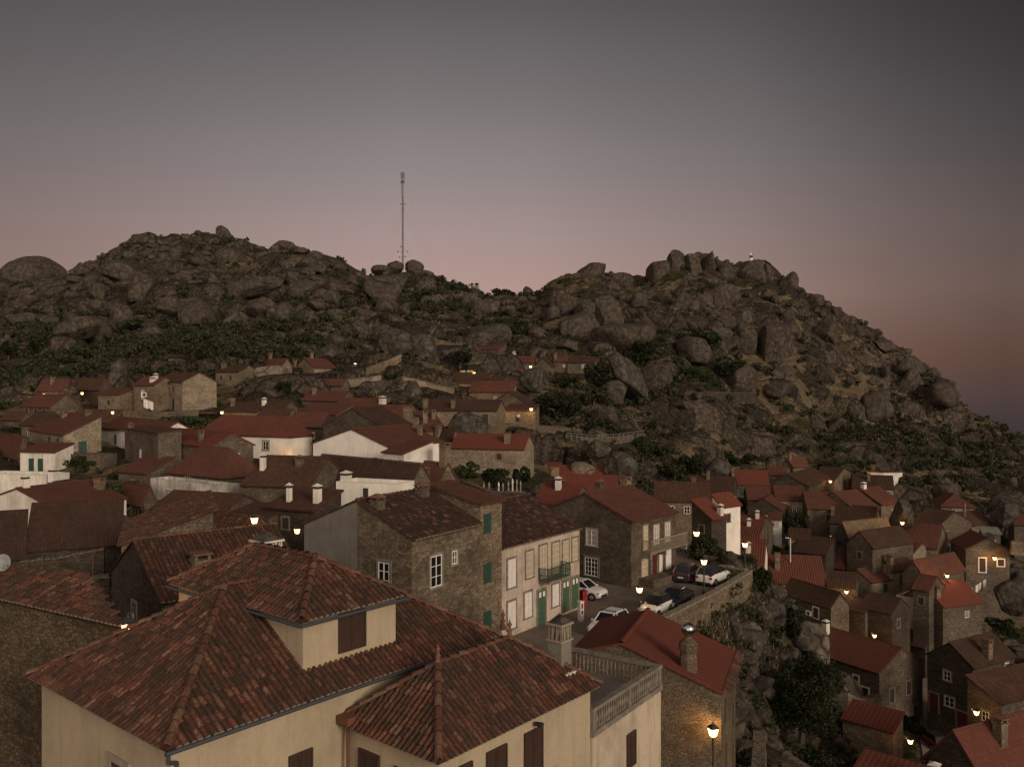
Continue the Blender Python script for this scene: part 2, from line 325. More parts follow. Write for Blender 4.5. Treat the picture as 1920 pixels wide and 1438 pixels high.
plain('plastic_black', (.02, .02, .02), .6); plain('clay', (.15, .07, .048), .9, var=.3); plain('steel', (.5, .5, .5), .2, .6, 1.); plain('plate_white', (.6, .6, .58), .5)
n = NB('glass_dark', .12, .6); n.color((.012, .013, .014))
n = NB('curtain', .7, .3); n.color((.30, .28, .25))
def emis(name, c, s):
    n = NB(name); n.color((0, 0, 0)); n.b.inputs['Emission Color'].default_value = c+(1,); n.b.inputs['Emission Strength'].default_value = s
emis('lamp_glass', (1, .58, .24), 3.2); emis('lamp_white', (1, .9, .75), 2); emis('window_lit', (1, .62, .25), .30); emis('tail_red', (1, .05, .03), .35)
emis('lamp_red', (1, .16, .05), 2.5)

for k in ('lamp_glass', 'lamp_white', 'lamp_red'):      # thin glass panes: the lamp inside shines through them
    t = MAT[k].node_tree; o_ = t.nodes['Material Output']; p_ = t.nodes['Principled BSDF']; tr = t.nodes.new('ShaderNodeBsdfTransparent'); mx = t.nodes.new('ShaderNodeMixShader')
    mx.inputs[0].default_value = .5; t.links.new(tr.outputs[0], mx.inputs[1]); t.links.new(p_.outputs[0], mx.inputs[2]); t.links.new(mx.outputs[0], o_.inputs[0])
    p_.inputs['Emission Strength'].default_value *= 2
# ------------------------------------------------------------------ terrain: columns in photo pixels, knots (distance, height)
TAB = [
 (-260, [(12,-17),(60,-16),(100,-14),(120,-11),(140,-8),(160,-4),(200,6),(240,16),(300,32),(335,44)]),
 (0,   [(12,-18),(22,-17.5),(40,-16),(50,-15),(58,-14.5),(66,-16),(80,-16.5),(100,-15),(120,-12.5),(140,-9.5),(160,-6),(180,-1),(200,4),(240,14),(300,31),(335,45)]),
 (200, [(12,-18),(22,-17.5),(40,-16),(58,-14.5),(66,-16.5),(80,-16.5),(100,-14.5),(120,-11.5),(150,-7.5),(170,-4.5),(190,2.5),(230,14),(280,31),(335,54)]),
 (400, [(12,-18),(30,-17.8),(60,-17.5),(80,-16),(95,-14),(110,-12),(130,-9.5),(150,-7),(165,-4),(180,0),(200,6.5),(240,20),(280,33),(335,56)]),
 (600, [(12,-18),(40,-18),(65,-17.5),(85,-14.5),(100,-13),(120,-10.5),(140,-7.5),(160,-4),(180,-.5),(200,6.5),(230,17),(270,30),(325,45)]),
 (750, [(12,-18),(40,-18.5),(65,-18),(80,-16.5),(100,-13.5),(120,-11),(140,-7),(160,-1.5),(180,4.5),(200,9),(240,19),(280,28),(325,38)]),
 (950, [(12,-18),(50,-18.5),(65,-18.5),(80,-17.5),(100,-15.5),(120,-12.5),(140,-9.5),(155,-7),(170,-4),(190,.5),(203,2),(215,6),(240,15),(270,26),(300,31)]),
 (1100,[(12,-18),(50,-18.5),(70,-18.5),(92,-18.5),(110,-18.5),(130,-15),(150,-12),(165,-8.5),(185,-3),(202,1.5),(212,6),(230,14),(270,29),(300,38)]),
 (1250,[(12,-19),(45,-20),(55,-18.8),(95,-18.6),(105,-21),(120,-22),(140,-21),(155,-18),(170,-12.5),(190,-4),(215,6),(250,21),(300,40)]),
 (1330,[(12,-22),(40,-25),(52,-28),(60,-27),(66,-24),(71,-20),(76,-18.6),(90,-18.6),(96,-23),(110,-26),(130,-26),(150,-23),(165,-18),(180,-12),(200,-4),(225,7),(255,20),(300,43)]),
 (1400,[(12,-24),(45,-29),(60,-31),(68,-28),(74,-24),(80,-20),(86,-19),(93,-21),(98,-26),(110,-27.5),(130,-25.5),(150,-23.5),(170,-21),(185,-17),(200,-11),(220,-2),(250,12),(300,43)]),
 (1480,[(12,-26),(50,-31),(75,-32.5),(81,-29),(87,-24.5),(92,-24),(96,-28),(108,-33),(118,-31.3),(130,-28.5),(145,-25.5),(160,-23),(175,-21),(190,-16),(210,-7),(240,6),(300,35)]),
 (1550,[(12,-28),(60,-32),(76,-33.5),(84,-32),(89,-31),(93,-33),(97,-37.5),(110,-36),(125,-33),(140,-30),(160,-27),(180,-23.5),(200,-18.5),(220,-11),(250,1),(300,27)]),
 (1700,[(12,-32),(60,-36),(80,-38.5),(97,-39),(115,-38.5),(125,-36),(140,-33.5),(160,-30),(180,-26.5),(200,-22.5),(230,-13.5),(270,-1),(310,10)]),
 (1850,[(12,-34),(60,-38),(90,-41),(120,-38.5),(150,-33.5),(165,-31.5),(180,-28.5),(200,-25.5),(240,-20),(300,-12)]),
 (2000,[(12,-35),(90,-42),(120,-40),(150,-36),(200,-31),(250,-29),(300,-27)]),
 (2260,[(12,-36),(90,-44),(150,-42),(300,-40)]),
]
SKY = [(-260,560),(-60,545),(0,528),(60,520),(120,516),(140,506),(163,498),(185,492),(205,474),(235,458),(275,446),(300,450),(335,447),(405,449),(440,448),(465,459),(500,472),(530,474),(560,478),(575,490),(600,502),(632,516),(670,531),(690,530),(720,520),(752,510),(790,510),(810,520),(837,536),(870,552),(910,560),(985,566),(1010,558),(1035,536),(1050,524),(1085,518),(1150,516),(1185,522),(1210,522),(1230,505),(1250,490),(1280,480),(1342,484),(1355,494),(1445,500),(1460,518),(1485,525),(1500,548),(1545,566),(1560,584),(1600,606),(1640,628),(1665,644),(1700,664),(1740,694),(1775,738),(1795,768),(1830,778),(1870,803),(1920,828),(2000,860),(2260,960)]
DR = [(-260,335),(400,335),(600,328),(750,325),(850,310),(950,300),(1100,300),(1500,300),(1700,310),(1850,300),(2260,300)]
US = np.arange(-260, 2261, 4.0)
DS = np.concatenate([np.arange(10, 60, .6), np.arange(60, 125, .55), np.arange(125, 345, .6), np.arange(345, 700, 12)])
kn_u = np.array([t[0] for t in TAB], float)
kn = np.array([np.interp(DS, [p[0] for p in t[1]], [p[1] for p in t[1]]) for t in TAB])
def smooth1(a, k, ax):
    w = np.hanning(k+2)[1:-1]; w /= w.sum(); pad = [(0, 0)]*a.ndim; pad[ax] = (k//2, k//2)
    return np.apply_along_axis(lambda x: np.convolve(x, w, 'valid'), ax, np.pad(a, pad, mode='edge'))
kn = smooth1(kn, 7, 1)
UU, DD = np.meshgrid(US, DS, indexing='ij'); XX = (UU-960)/F*DD; YY = DD
_i = np.clip(np.searchsorted(kn_u, US)-1, 0, len(kn_u)-2); _t = (US-kn_u[_i])/(kn_u[_i+1]-kn_u[_i]); _t = _t*_t*(3-2*_t)*.6+_t*.4
ZZ = kn[_i]*(1-_t)[:, None]+kn[_i+1]*_t[:, None]
dr = np.interp(US, [a[0] for a in DR], [a[1] for a in DR]); sk = np.interp(US, [a[0] for a in SKY], [a[1] for a in SKY])
zr = (719-sk)/F*dr
for i in range(len(US)):
    z0 = np.interp(dr[i], DS, ZZ[i]); w = np.clip((DS/dr[i]-.72)/.28, 0, 1)**1.6
    ZZ[i] += w*(zr[i]-z0)
    b = DS > dr[i]; ZZ[i][b] = zr[i]-(DS[b]-dr[i])*.35
hillw = np.clip((DD-165)/35, 0, 1)*np.clip((700-DD)/300, 0, 1)
rightw = np.clip((DD-120)/60, 0, 1)
ZZ += hillw*(fbm(XX/22, YY/22, oct=4, seed=3)*2.6+fbm(XX/6, YY/6, oct=4, seed=9)*1.5)
ZZ += fbm(XX/4, YY/4, oct=3, seed=5)*.22
ROCK = np.zeros_like(ZZ)
def inpoly(x, y, P):
    c = np.zeros(np.shape(x), bool); n = len(P)
    for i in range(n):
        x0, y0 = P[i]; x1, y1 = P[(i+1) % n]
        with np.errstate(divide='ignore', invalid='ignore'):
            k = ((y0 > y) != (y1 > y)) & (x < (x1-x0)*(y-y0)/(y1-y0+1e-12)+x0)
        c ^= k
    return c
# rock domes pushed up through the hillside
rng = np.random.default_rng(11)
def terr_ij(x, y):
    u = 960+x/y*F; return (u-US[0])/4.0, np.interp(y, DS, np.arange(len(DS)))
ZB = ZZ.copy()
def dome(x, y, rx, ry, h, ang, p=5., sink=0.):
    u = 960+x/y*F; r = max(rx, ry)*1.25
    i0 = int(max(0, (u-r*F/y*1.1-US[0])//4)); i1 = int(min(len(US), (u+r*F/y*1.1-US[0])//4+2))
    j0 = np.searchsorted(DS, y-r); j1 = np.searchsorted(DS, y+r)
    if i1 <= i0 or j1 <= j0: return
    sl_ = (slice(i0, i1), slice(j0, j1)); dx = XX[sl_]-x; dy = YY[sl_]-y
    a = (dx*math.cos(ang)+dy*math.sin(ang))/rx; b = (-dx*math.sin(ang)+dy*math.cos(ang))/ry
    wob = 1+.18*(vnoise(XX[sl_]/rx*1.7, YY[sl_]/rx*1.7, seed=int(x*7) & 255)-.5)*2
    d = (np.abs(a)**3.6+np.abs(b)**3.6)**(1/3.6)*wob
    ic, jc = terr_ij(x, y); zc = ZB[int(np.clip(ic, 0, len(US)-1)), int(jc)]
    cap = (zc*.45+ZB[sl_]*.55)-sink+h*np.sqrt(np.clip(1-d**p, 0, 1))
    m = (d < 1) & (cap > ZZ[sl_]); ZZ[sl_] = np.where(m, cap, ZZ[sl_]); ROCK[sl_] = np.where(m, 1, ROCK[sl_])
def rockiness(u, v):
    g = lambda a, b, s, t: math.exp(-((u-a)/s)**2-((v-b)/t)**2)
    k = .12+.9*g(330, 500, 330, 75)+.8*g(1100, 560, 110, 70)+.8*g(1330, 500, 190, 60)+.42*g(1660, 690, 170, 110)*(.15+.85*(v < 500+(u-1400)*.72+40))+.4*g(1420, 620, 120, 60)+.4*g(600, 560, 120, 40)+.5*g(60, 560, 100, 60)+.2*g(1250, 700, 200, 120)
    return k*(1-.85*g(420, 650, 260, 40))
BIG = [(1090, 585, 85, 80), (1425, 655, 70, 70), (430, 505, 62, 42), (345, 588, 70, 42), (478, 545, 78, 28), (460, 595, 60, 35), (506, 500, 32, 32), (262, 545, 30, 34), (912, 640, 55, 45), (791, 680, 44, 56), (1290, 520, 110, 40), (1110, 525, 70, 35), (160, 630, 70, 35), (63, 525, 66, 40), (1186, 715, 45, 70), (700, 740, 110, 34)]
def near_big(u, v): return any(((u-a)/c)**2+((v-b-8)/d)**2 < 1 for a, b, c, d in BIG)
cnt = 0
for _ in range(12000):
    if cnt > 2300: break
    u = rng.uniform(-100, 2000); D = math.sqrt(rng.uniform(170**2, 338**2)); x = (u-960)/F*D
    if D > np.interp(u, US, dr)+1: continue
    ic, jc = terr_ij(x, D); z = ZZ[int(ic), int(jc)]; v = 719-z/D*F
    if rng.random() > rockiness(u, v)*1.15 or (near_big(u, v) and rng.random() < .9): continue
    s = rng.lognormal(math.log(2.2), .55); s = min(s*(1.55 if u < 680 else 1.0), 10)
    if D > np.interp(u, US, dr)-28: s = min(s, 2.4)
    dome(x, D, s*rng.uniform(.8, 1.8), s*rng.uniform(.7, 1.2), s*rng.uniform(.3, .75), rng.uniform(-1.6, 1.6), sink=.1*s); cnt += 1
for _ in range(420):      # smaller rocks between the upper houses and on the bank under the square
    u = rng.uniform(600, 1500); D = rng.uniform(140, 180); dome((u-960)/F*D, D, rng.uniform(.8, 2.6), rng.uniform(.8, 2), rng.uniform(.5, 1.6), rng.uniform(0, 3), sink=.2)
for _ in range(170):
    u = rng.uniform(1260, 1580); D = rng.uniform(60, 96); dome((u-960)/F*D, D, rng.uniform(.6, 1.9), rng.uniform(.6, 1.6), rng.uniform(.4, 1.3), rng.uniform(0, 3), sink=.2)
# the square: level with its parapet line
WALL = [(8.4, 59.0), (11.5, 64.8), (17.2, 72.6), (22.4, 80.6)]
SQZ = -18.5
SQ = WALL+[(22.6, 83), (20.0, 87), (18.5, 97), (4, 97), (-3, 60), (-2, 50), (5, 50)]
sqm = inpoly(XX, YY, SQ); ZZ[sqm] = SQZ-.03; ROCK[sqm] = 0
def zat(x, y):
    i, j = terr_ij(x, y); i = min(max(i, 0), len(US)-1.001); j = min(max(j, 0), len(DS)-1.001); a = int(i); b = int(j); fa = i-a; fb = j-b
    return float(ZZ[a, b]*(1-fa)*(1-fb)+ZZ[a+1, b]*fa*(1-fb)+ZZ[a, b+1]*(1-fa)*fb+ZZ[a+1, b+1]*fa*fb)
def clamp_under(P, zmax, grow=.6):
    c = Vector((sum(p[0] for p in P)/len(P), sum(p[1] for p in P)/len(P)))
    Q = [(c.x+(p[0]-c.x)*(1+grow/max(.5, math.hypot(p[0]-c.x, p[1]-c.y))), c.y+(p[1]-c.y)*(1+grow/max(.5, math.hypot(p[0]-c.x, p[1]-c.y)))) for p in P]
    us = [960+q[0]/q[1]*F for q in Q]; ds = [q[1] for q in Q]
    i0 = max(0, int((min(us)-US[0])//4)-1); i1 = min(len(US), int((max(us)-US[0])//4)+2); j0 = max(0, np.searchsorted(DS, min(ds))-1); j1 = np.searchsorted(DS, max(ds))+1
    s_ = (slice(i0, i1), slice(j0, j1)); m = inpoly(XX[s_], YY[s_], Q); ZZ[s_] = np.where(m, np.minimum(ZZ[s_], zmax), ZZ[s_])
def build_terrain():
    nu, nd = ZZ.shape
    VV = 719-ZZ/DD*F
    g = lambda a, b, s, t: np.exp(-((UU-a)/s)**2-((VV-b)/t)**2)
    grass = .40+.6*g(1620, 720, 140, 80)+.45*g(1270, 600, 90, 22)+.5*g(1180, 770, 80, 35)+.35*g(1350, 780, 120, 60)+.35*g(340, 480, 160, 30)+.3*g(700, 600, 120, 30)+.3*g(1340, 1180, 120, 60)-.5*g(420, 650, 260, 45)-.5*g(60, 650, 120, 40)-.6*g(1490, 1370, 90, 60)-.3*g(760, 560, 90, 25)-.25*g(1700, 840, 200, 50)
    dzx = np.gradient(ZZ, axis=0)/(4*DD/F); dzy = np.gradient(ZZ, axis=1)/np.gradient(DS)[None, :]
    slope = np.sqrt(dzx**2+dzy**2); rk = np.clip(ROCK*.9+np.clip((slope-1.3)*1.2, 0, .75), 0, 1)
    ang = fbm((XX*.8+YY*.6)/12, (YY*.8-XX*.6)/4, oct=5, seed=21); grass = grass+ang*.75
    cover = np.stack([rk, grass, np.zeros_like(rk), np.ones_like(rk)], -1).reshape(-1, 4).astype(np.float32)
    me = bpy.data.meshes.new('hillside'); nv = nu*nd
    me.vertices.add(nv); me.vertices.foreach_set('co', np.stack([XX, YY, ZZ], -1).reshape(-1).astype(np.float32))
    idx = np.arange(nv).reshape(nu, nd); q = np.stack([idx[:-1, :-1], idx[1:, :-1], idx[1:, 1:], idx[:-1, 1:]], -1).reshape(-1, 4)
    me.loops.add(q.size); me.loops.foreach_set('vertex_index', q.ravel().astype(np.int32)); me.polygons.add(len(q))
    me.polygons.foreach_set('loop_start', (np.arange(len(q))*4).astype(np.int32)); me.polygons.foreach_set('loop_total', np.full(len(q), 4, np.int32))
    me.polygons.foreach_set('use_smooth', np.ones(len(q), bool))
    me.update(calc_edges=True); me.validate()
    ca = me.color_attributes.new('cover', 'FLOAT_COLOR', 'POINT'); ca.data.foreach_set('color', cover.ravel())
    me.materials.append(MAT['hill_ground']); o = bpy.data.objects.new('hillside', me); COL.objects.link(o); tag(o, kind='structure')
    mb = MB(); S = 3000; mb.poly([(-S, -S, -330), (S, -S, -330), (S, S, -330), (-S, S, -330)]); tag(mb.build('plain', 'plain_ground'), kind='structure')
    mb = MB()      # sloping ground between the hill and the plain, and around the camera's own foot
    mb.poly([(-700, 690, -170), (-700, -400, -120), (-6, -400, -60), (-1.4*6, 9, -19), (8.4, 9, -38), (6, -400, -60), (700, -400, -120), (700, 690, -170)][0:0] or [(-2500, -2500, -200), (2500, -2500, -200), (2500, 1500, -200), (-2500, 1500, -200)])
    tag(mb.build('lower_slope', 'hill_ground'), kind='structure')
    mb = MB(); P = [Vector((x, y, SQZ)) for x, y in SQ]; mb.poly(P); tag(mb.build('square_paving', 'asphalt'), kind='structure')

def hitD(u, v, lo=125.):
    """distance at which the line of sight through a photo pixel meets the ground"""
    i = int(min(max((u-US[0])/4, 0), len(US)-1)); zl = (719-v)/F*DS; k = np.where((ZZ[i] >= zl) & (DS > lo))[0]
    return float(DS[k[0]]) if len(k) else None
# ------------------------------------------------------------------ buildings
RN = random.Random(5)
def inp2(x, y, P):
    c = False
    for i in range(len(P)):
        x0, y0 = P[i]; x1, y1 = P[(i+1) % len(P)]
        if (y0 > y) != (y1 > y) and x < (x1-x0)*(y-y0)/(y1-y0)+x0: c = not c
    return c
def roof_faces(t, L1, L2, H, rise, o, g, rf=.5):
    V = Vector; out = []
    def add(pts, ex): 
        pts = [V(p) for p in pts]; n = (pts[1]-pts[0]).cross(pts[2]-pts[0]).normalized()
        if n.z < 0: pts = pts[::-1]; n = -n
        ex = V(ex).normalized(); ey = n.cross(ex); 
        if ey.z < 0: ex = -ex; ey = -ey
        out.append((pts, ex, ey, n))
    if t == 'r2':
        m = rf*L1; k = rise/m; k2 = rise/(L1-m)
        add([(-o, -g, H-k*o), (m, -g, H+rise), (m, L2+g, H+rise), (-o, L2+g, H-k*o)], (0, 1, 0))
        add([(L1+o, -g, H-k2*o), (m, -g, H+rise), (m, L2+g, H+rise), (L1+o, L2+g, H-k2*o)], (0, 1, 0))
    elif t == 'r1':
        m = rf*L2; k = rise/m; k2 = rise/(L2-m)
        add([(-g, -o, H-k*o), (L1+g, -o, H-k*o), (L1+g, m, H+rise), (-g, m, H+rise)], (1, 0, 0))
        add([(-g, L2+o, H-k2*o), (L1+g, L2+o, H-k2*o), (L1+g, m, H+rise), (-g, m, H+rise)], (1, 0, 0))
    elif t == 'hip':
        h = min(L1, L2)/2; k = rise/h; z = H-k*o
        if L1 >= L2: A, B = (h, L2/2, H+rise), (L1-h, L2/2, H+rise)
        else: A, B = (L1/2, h, H+rise), (L1/2, L2-h, H+rise)
        c = [(-o, -o, z), (L1+o, -o, z), (L1+o, L2+o, z), (-o, L2+o, z)]
        if L1 >= L2:
            add([c[0], c[1], B, A], (1, 0, 0)); add([c[1], c[2], B], (0, 1, 0)); add([c[2], c[3], A, B], (1, 0, 0)); add([c[3], c[0], A], (0, 1, 0))
        else:
            add([c[0], c[1], A], (1, 0, 0)); add([c[1], c[2], B, A], (0, 1, 0)); add([c[2], c[3], B], (1, 0, 0)); add([c[3], c[0], A, B], (0, 1, 0))
    elif t == 'sa': k = rise/L1; add([(-o, -g, H-k*o), (L1+o, -g, H+rise+k*o), (L1+o, L2+g, H+rise+k*o), (-o, L2+g, H-k*o)], (0, 1, 0))
    elif t == 'sb': k = rise/L2; add([(-g, -o, H-k*o), (L1+g, -o, H-k*o), (L1+g, L2+o, H+rise+k*o), (-g, L2+o, H+rise+k*o)], (1, 0, 0))
    return out
def ztop(t, L1, L2, H, rise, a, b, rf=.5):
    if t == 'r2': m = rf*L1; return H+rise*(a/m if a < m else (L1-a)/(L1-m))
    if t == 'r1': m = rf*L2; return H+rise*(b/m if b < m else (L2-b)/(L2-m))
    if t == 'hip': return H+rise*min(a, b, L1-a, L2-b)/(min(L1, L2)/2)
    if t == 'sa': return H+rise*a/L1
    if t == 'sb': return H+rise*b/L2
    return H
def half_tile(mb, p0, p1, up, r0, r1, mi, u, n=4, ends=False):
    """one barrel tile from p0 (low) to p1 (high)"""
    d = (p1-p0).normalized(); s = d.cross(up).normalized(); A = []; B = []
    for i in range(n+1):
        t = math.pi*i/n; c = s*math.cos(t); q = up*math.sin(t)*.85
        A.append(p0+(c+q)*r0); B.append(p1+(c+q)*r1)
    for i in range(n): mb.poly([A[i], A[i+1], B[i+1], B[i]], mi, [u]*4)
    if ends: mb.poly(A+[p0-up*.01], 2, [(0, 0)]*(n+2))
def lay_tiles(mb, pts, ex, ey, nrm, pitch=.235, row=.32, rnd=RN, eave_len=99):
    O = pts[0]; P = [((p-O).dot(ex), (p-O).dot(ey)) for p in pts]
    x0 = min(p[0] for p in P); x1 = max(p[0] for p in P); y0 = min(p[1] for p in P); y1 = max(p[1] for p in P)
    nx = int((x1-x0)/pitch)+1; ny = int((y1-y0)/row)+1
    for i in range(nx):
        cx = x0+(i+.5)*pitch; wob = rnd.uniform(-.012, .012)
        first = True
        for j in range(ny):
            cy = y0+(j+.5)*row
            if not inp2(cx, cy, P): continue
            sx = rnd.uniform(-.016, .016)+wob; sk = rnd.uniform(-.014, .014); u = (rnd.random(), rnd.random())
            a = O+ex*(cx+sx+sk)+ey*(cy-row*.5-(.05 if first else .02))+nrm*(.045+rnd.uniform(0, .014))
            b = O+ex*(cx+sx-sk)+ey*(cy+row*.5+.05)+nrm*.028
            half_tile(mb, a, b, nrm, pitch*.42, pitch*.33, 0, u, 4, first)
            first = False
def ridge_line(mb, a, b, r=.12, seg=.42, mi=1, rnd=RN):
    d = b-a; n = max(1, int(d.length/seg)); up = Vector((0, 0, 1)); 
    for i in range(n):
        p = a+d*(i/n); q = a+d*((i+1.12)/n); q = q-up*.02; u = (rnd.random(), 0)
        half_tile(mb, p+up*rnd.uniform(.02, .05), q+up*.01, up, r*1.08, r*.92, mi, u, 5, False)
def block(par, off, L1, L2, H, t, rise, wall, roof, o=.25, g=.12, rf=.5, tiles=None, ridge=True, pitch=.21, tk=.13, par_h=.0):
    """walls and roof of one building volume; returns (wall, roof)"""
    T = lambda a, b: ztop(t, L1, L2, H, rise, a, b, rf)
    mb = MB()
    def face(p, q, mids):
        P = [p]+[tuple(m) for m in mids]+[q]; top = [Vector((x, y, T(x, y)-.01)) for x, y in P]
        mb.poly([Vector((p[0], p[1], 0)), Vector((q[0], q[1], 0))]+top[::-1])
    m1 = [(rf*L1, 0)] if t == 'r2' else []; m1b = [(rf*L1, L2)] if t == 'r2' else []
    m2 = [(0, rf*L2)] if t == 'r1' else []; m2b = [(L1, rf*L2)] if t == 'r1' else []
    face((0, 0), (L1, 0), m1); face((L1, 0), (L1, L2), m2b); face((L1, L2), (0, L2), m1b); face((0, L2), (0, 0), m2)
    if t == 'flat':
        w = .25; zf = H-.7
        for (a, b) in (((w, w), (L1-w, w)), ((L1-w, w), (L1-w, L2-w)), ((L1-w, L2-w), (w, L2-w)), ((w, L2-w), (w, w))):
            mb.poly([Vector((a[0], a[1], H)), Vector((b[0], b[1], H)), Vector((b[0], b[1], zf)), Vector((a[0], a[1], zf))])
        mb.poly([(0, 0, H), (L1, 0, H), (L1-w, w, H), (w, w, H)]); mb.poly([(L1, 0, H), (L1, L2, H), (L1-w, L2-w, H), (L1-w, w, H)])
        mb.poly([(L1, L2, H), (0, L2, H), (w, L2-w, H), (L1-w, L2-w, H)]); mb.poly([(0, L2, H), (0, 0, H), (w, w, H), (w, L2-w, H)])
    wo_ = mb.build('wall', wall, par, loc=off)
    rb = MB()
    if t == 'flat':
        rb.poly([(.25, .25, H-.69), (L1-.25, .25, H-.69), (L1-.25, L2-.25, H-.69), (.25, L2-.25, H-.69)]); return wo_, rb.build('roof', roof, par, loc=off)
    F_ = roof_faces(t, L1, L2, H, rise, o, g, rf)
    for pts, ex, ey, n in F_:
        up = n*(.03 if tiles else tk); O = pts[0]; uv = lambda p: ((p-O).dot(ex), (p-O).dot(ey))
        topp = [p+up for p in pts]; k = 3 if tiles else 0
        rb.poly(topp, k, [uv(p) for p in pts]); low = [p-n*.04 for p in pts]; rb.poly(low[::-1], k, [uv(p) for p in pts][::-1])
        for i in range(len(pts)):
            j = (i+1) % len(pts); rb.poly([low[i], low[j], topp[j], topp[i]], k, [uv(pts[i]), uv(pts[j]), uv(pts[j]), uv(pts[i])])
        if tiles: lay_tiles(rb, pts, ex, ey, n, pitch)
    # ridges and hips
    edges = []
    if t == 'r2': edges = [(Vector((rf*L1, -g, H+rise)), Vector((rf*L1, L2+g, H+rise)))]
    if t == 'r1': edges = [(Vector((-g, rf*L2, H+rise)), Vector((L1+g, rf*L2, H+rise)))]
    if t == 'hip':
        h = min(L1, L2)/2; z = H-rise/h*o
        A, B = (Vector((h, L2/2, H+rise)), Vector((L1-h, L2/2, H+rise))) if L1 >= L2 else (Vector((L1/2, h, H+rise)), Vector((L1/2, L2-h, H+rise)))
        c = [Vector(q) for q in ((-o, -o, z), (L1+o, -o, z), (L1+o, L2+o, z), (-o, L2+o, z))]
        edges = [(A, B)] if (A-B).length > .3 else []
        edges += [(c[0], A), (c[1], B if L1 >= L2 else A), (c[2], B), (c[3], A if L1 >= L2 else B)]
    if ridge:
        for a, b in edges:
            if tiles:
                if a.z > b.z: a, b = b, a
                ridge_line(rb, a+Vector((0, 0, .06)), b+Vector((0, 0, .06)), mi=1)
            else: half_tile(rb, a+Vector((0, 0, tk*.9)), b+Vector((0, 0, tk*.9)), Vector((0, 0, 1)), .12, .12, 0, (.1, .1), 3)
    mats = [tiles, 'tile_ridge', 'tile_mortar', 'tile_pan'] if tiles else [roof]
    return wo_, rb.build('roof', mats, par, loc=off)
WK = {  # kind: width, height, trim, style, material
 'w': (.85, 1.1, 'trim_grey', 'frame', 'glass_dark'), 'W': (.95, 1.35, 'trim_stone', 'frame', 'curtain'), 's': (.55, .6, 'trim_grey', 'frame', 'glass_dark'),
 'd': (.7, .95, 'trim_grey', 'open', 'wood_shade_dark'), 'o': (.9, 1.1, 'frame_white', 'open', 'wood_shade_dark'), 'g': (.85, 1.25, None, 'shut', 'shutter_green'), 'b': (1.15, 1.45, None, 'shut', 'shutter_brown'),  # 'open' kinds: the dark pane is painted shade for the unlit inside
 'p': (.95, 2.1, 'trim_grey', 'shut', 'shutter_white'), 'y': (.95, 1.75, 'trim_grey', 'yframe', 'curtain'), 'G': (1.15, 2.5, 'trim_grey', 'door', 'door_green'),
 'D': (.95, 2.0, 'trim_grey', 'door', 'wood_shade_dark'), 'R': (.95, 2.0, 'trim_grey', 'door', 'door_red'), 'l': (.8, 1.0, 'trim_grey', 'frame', 'window_lit'), 'n': (.62, 1.5, None, 'open', 'wood_shade_dark')}
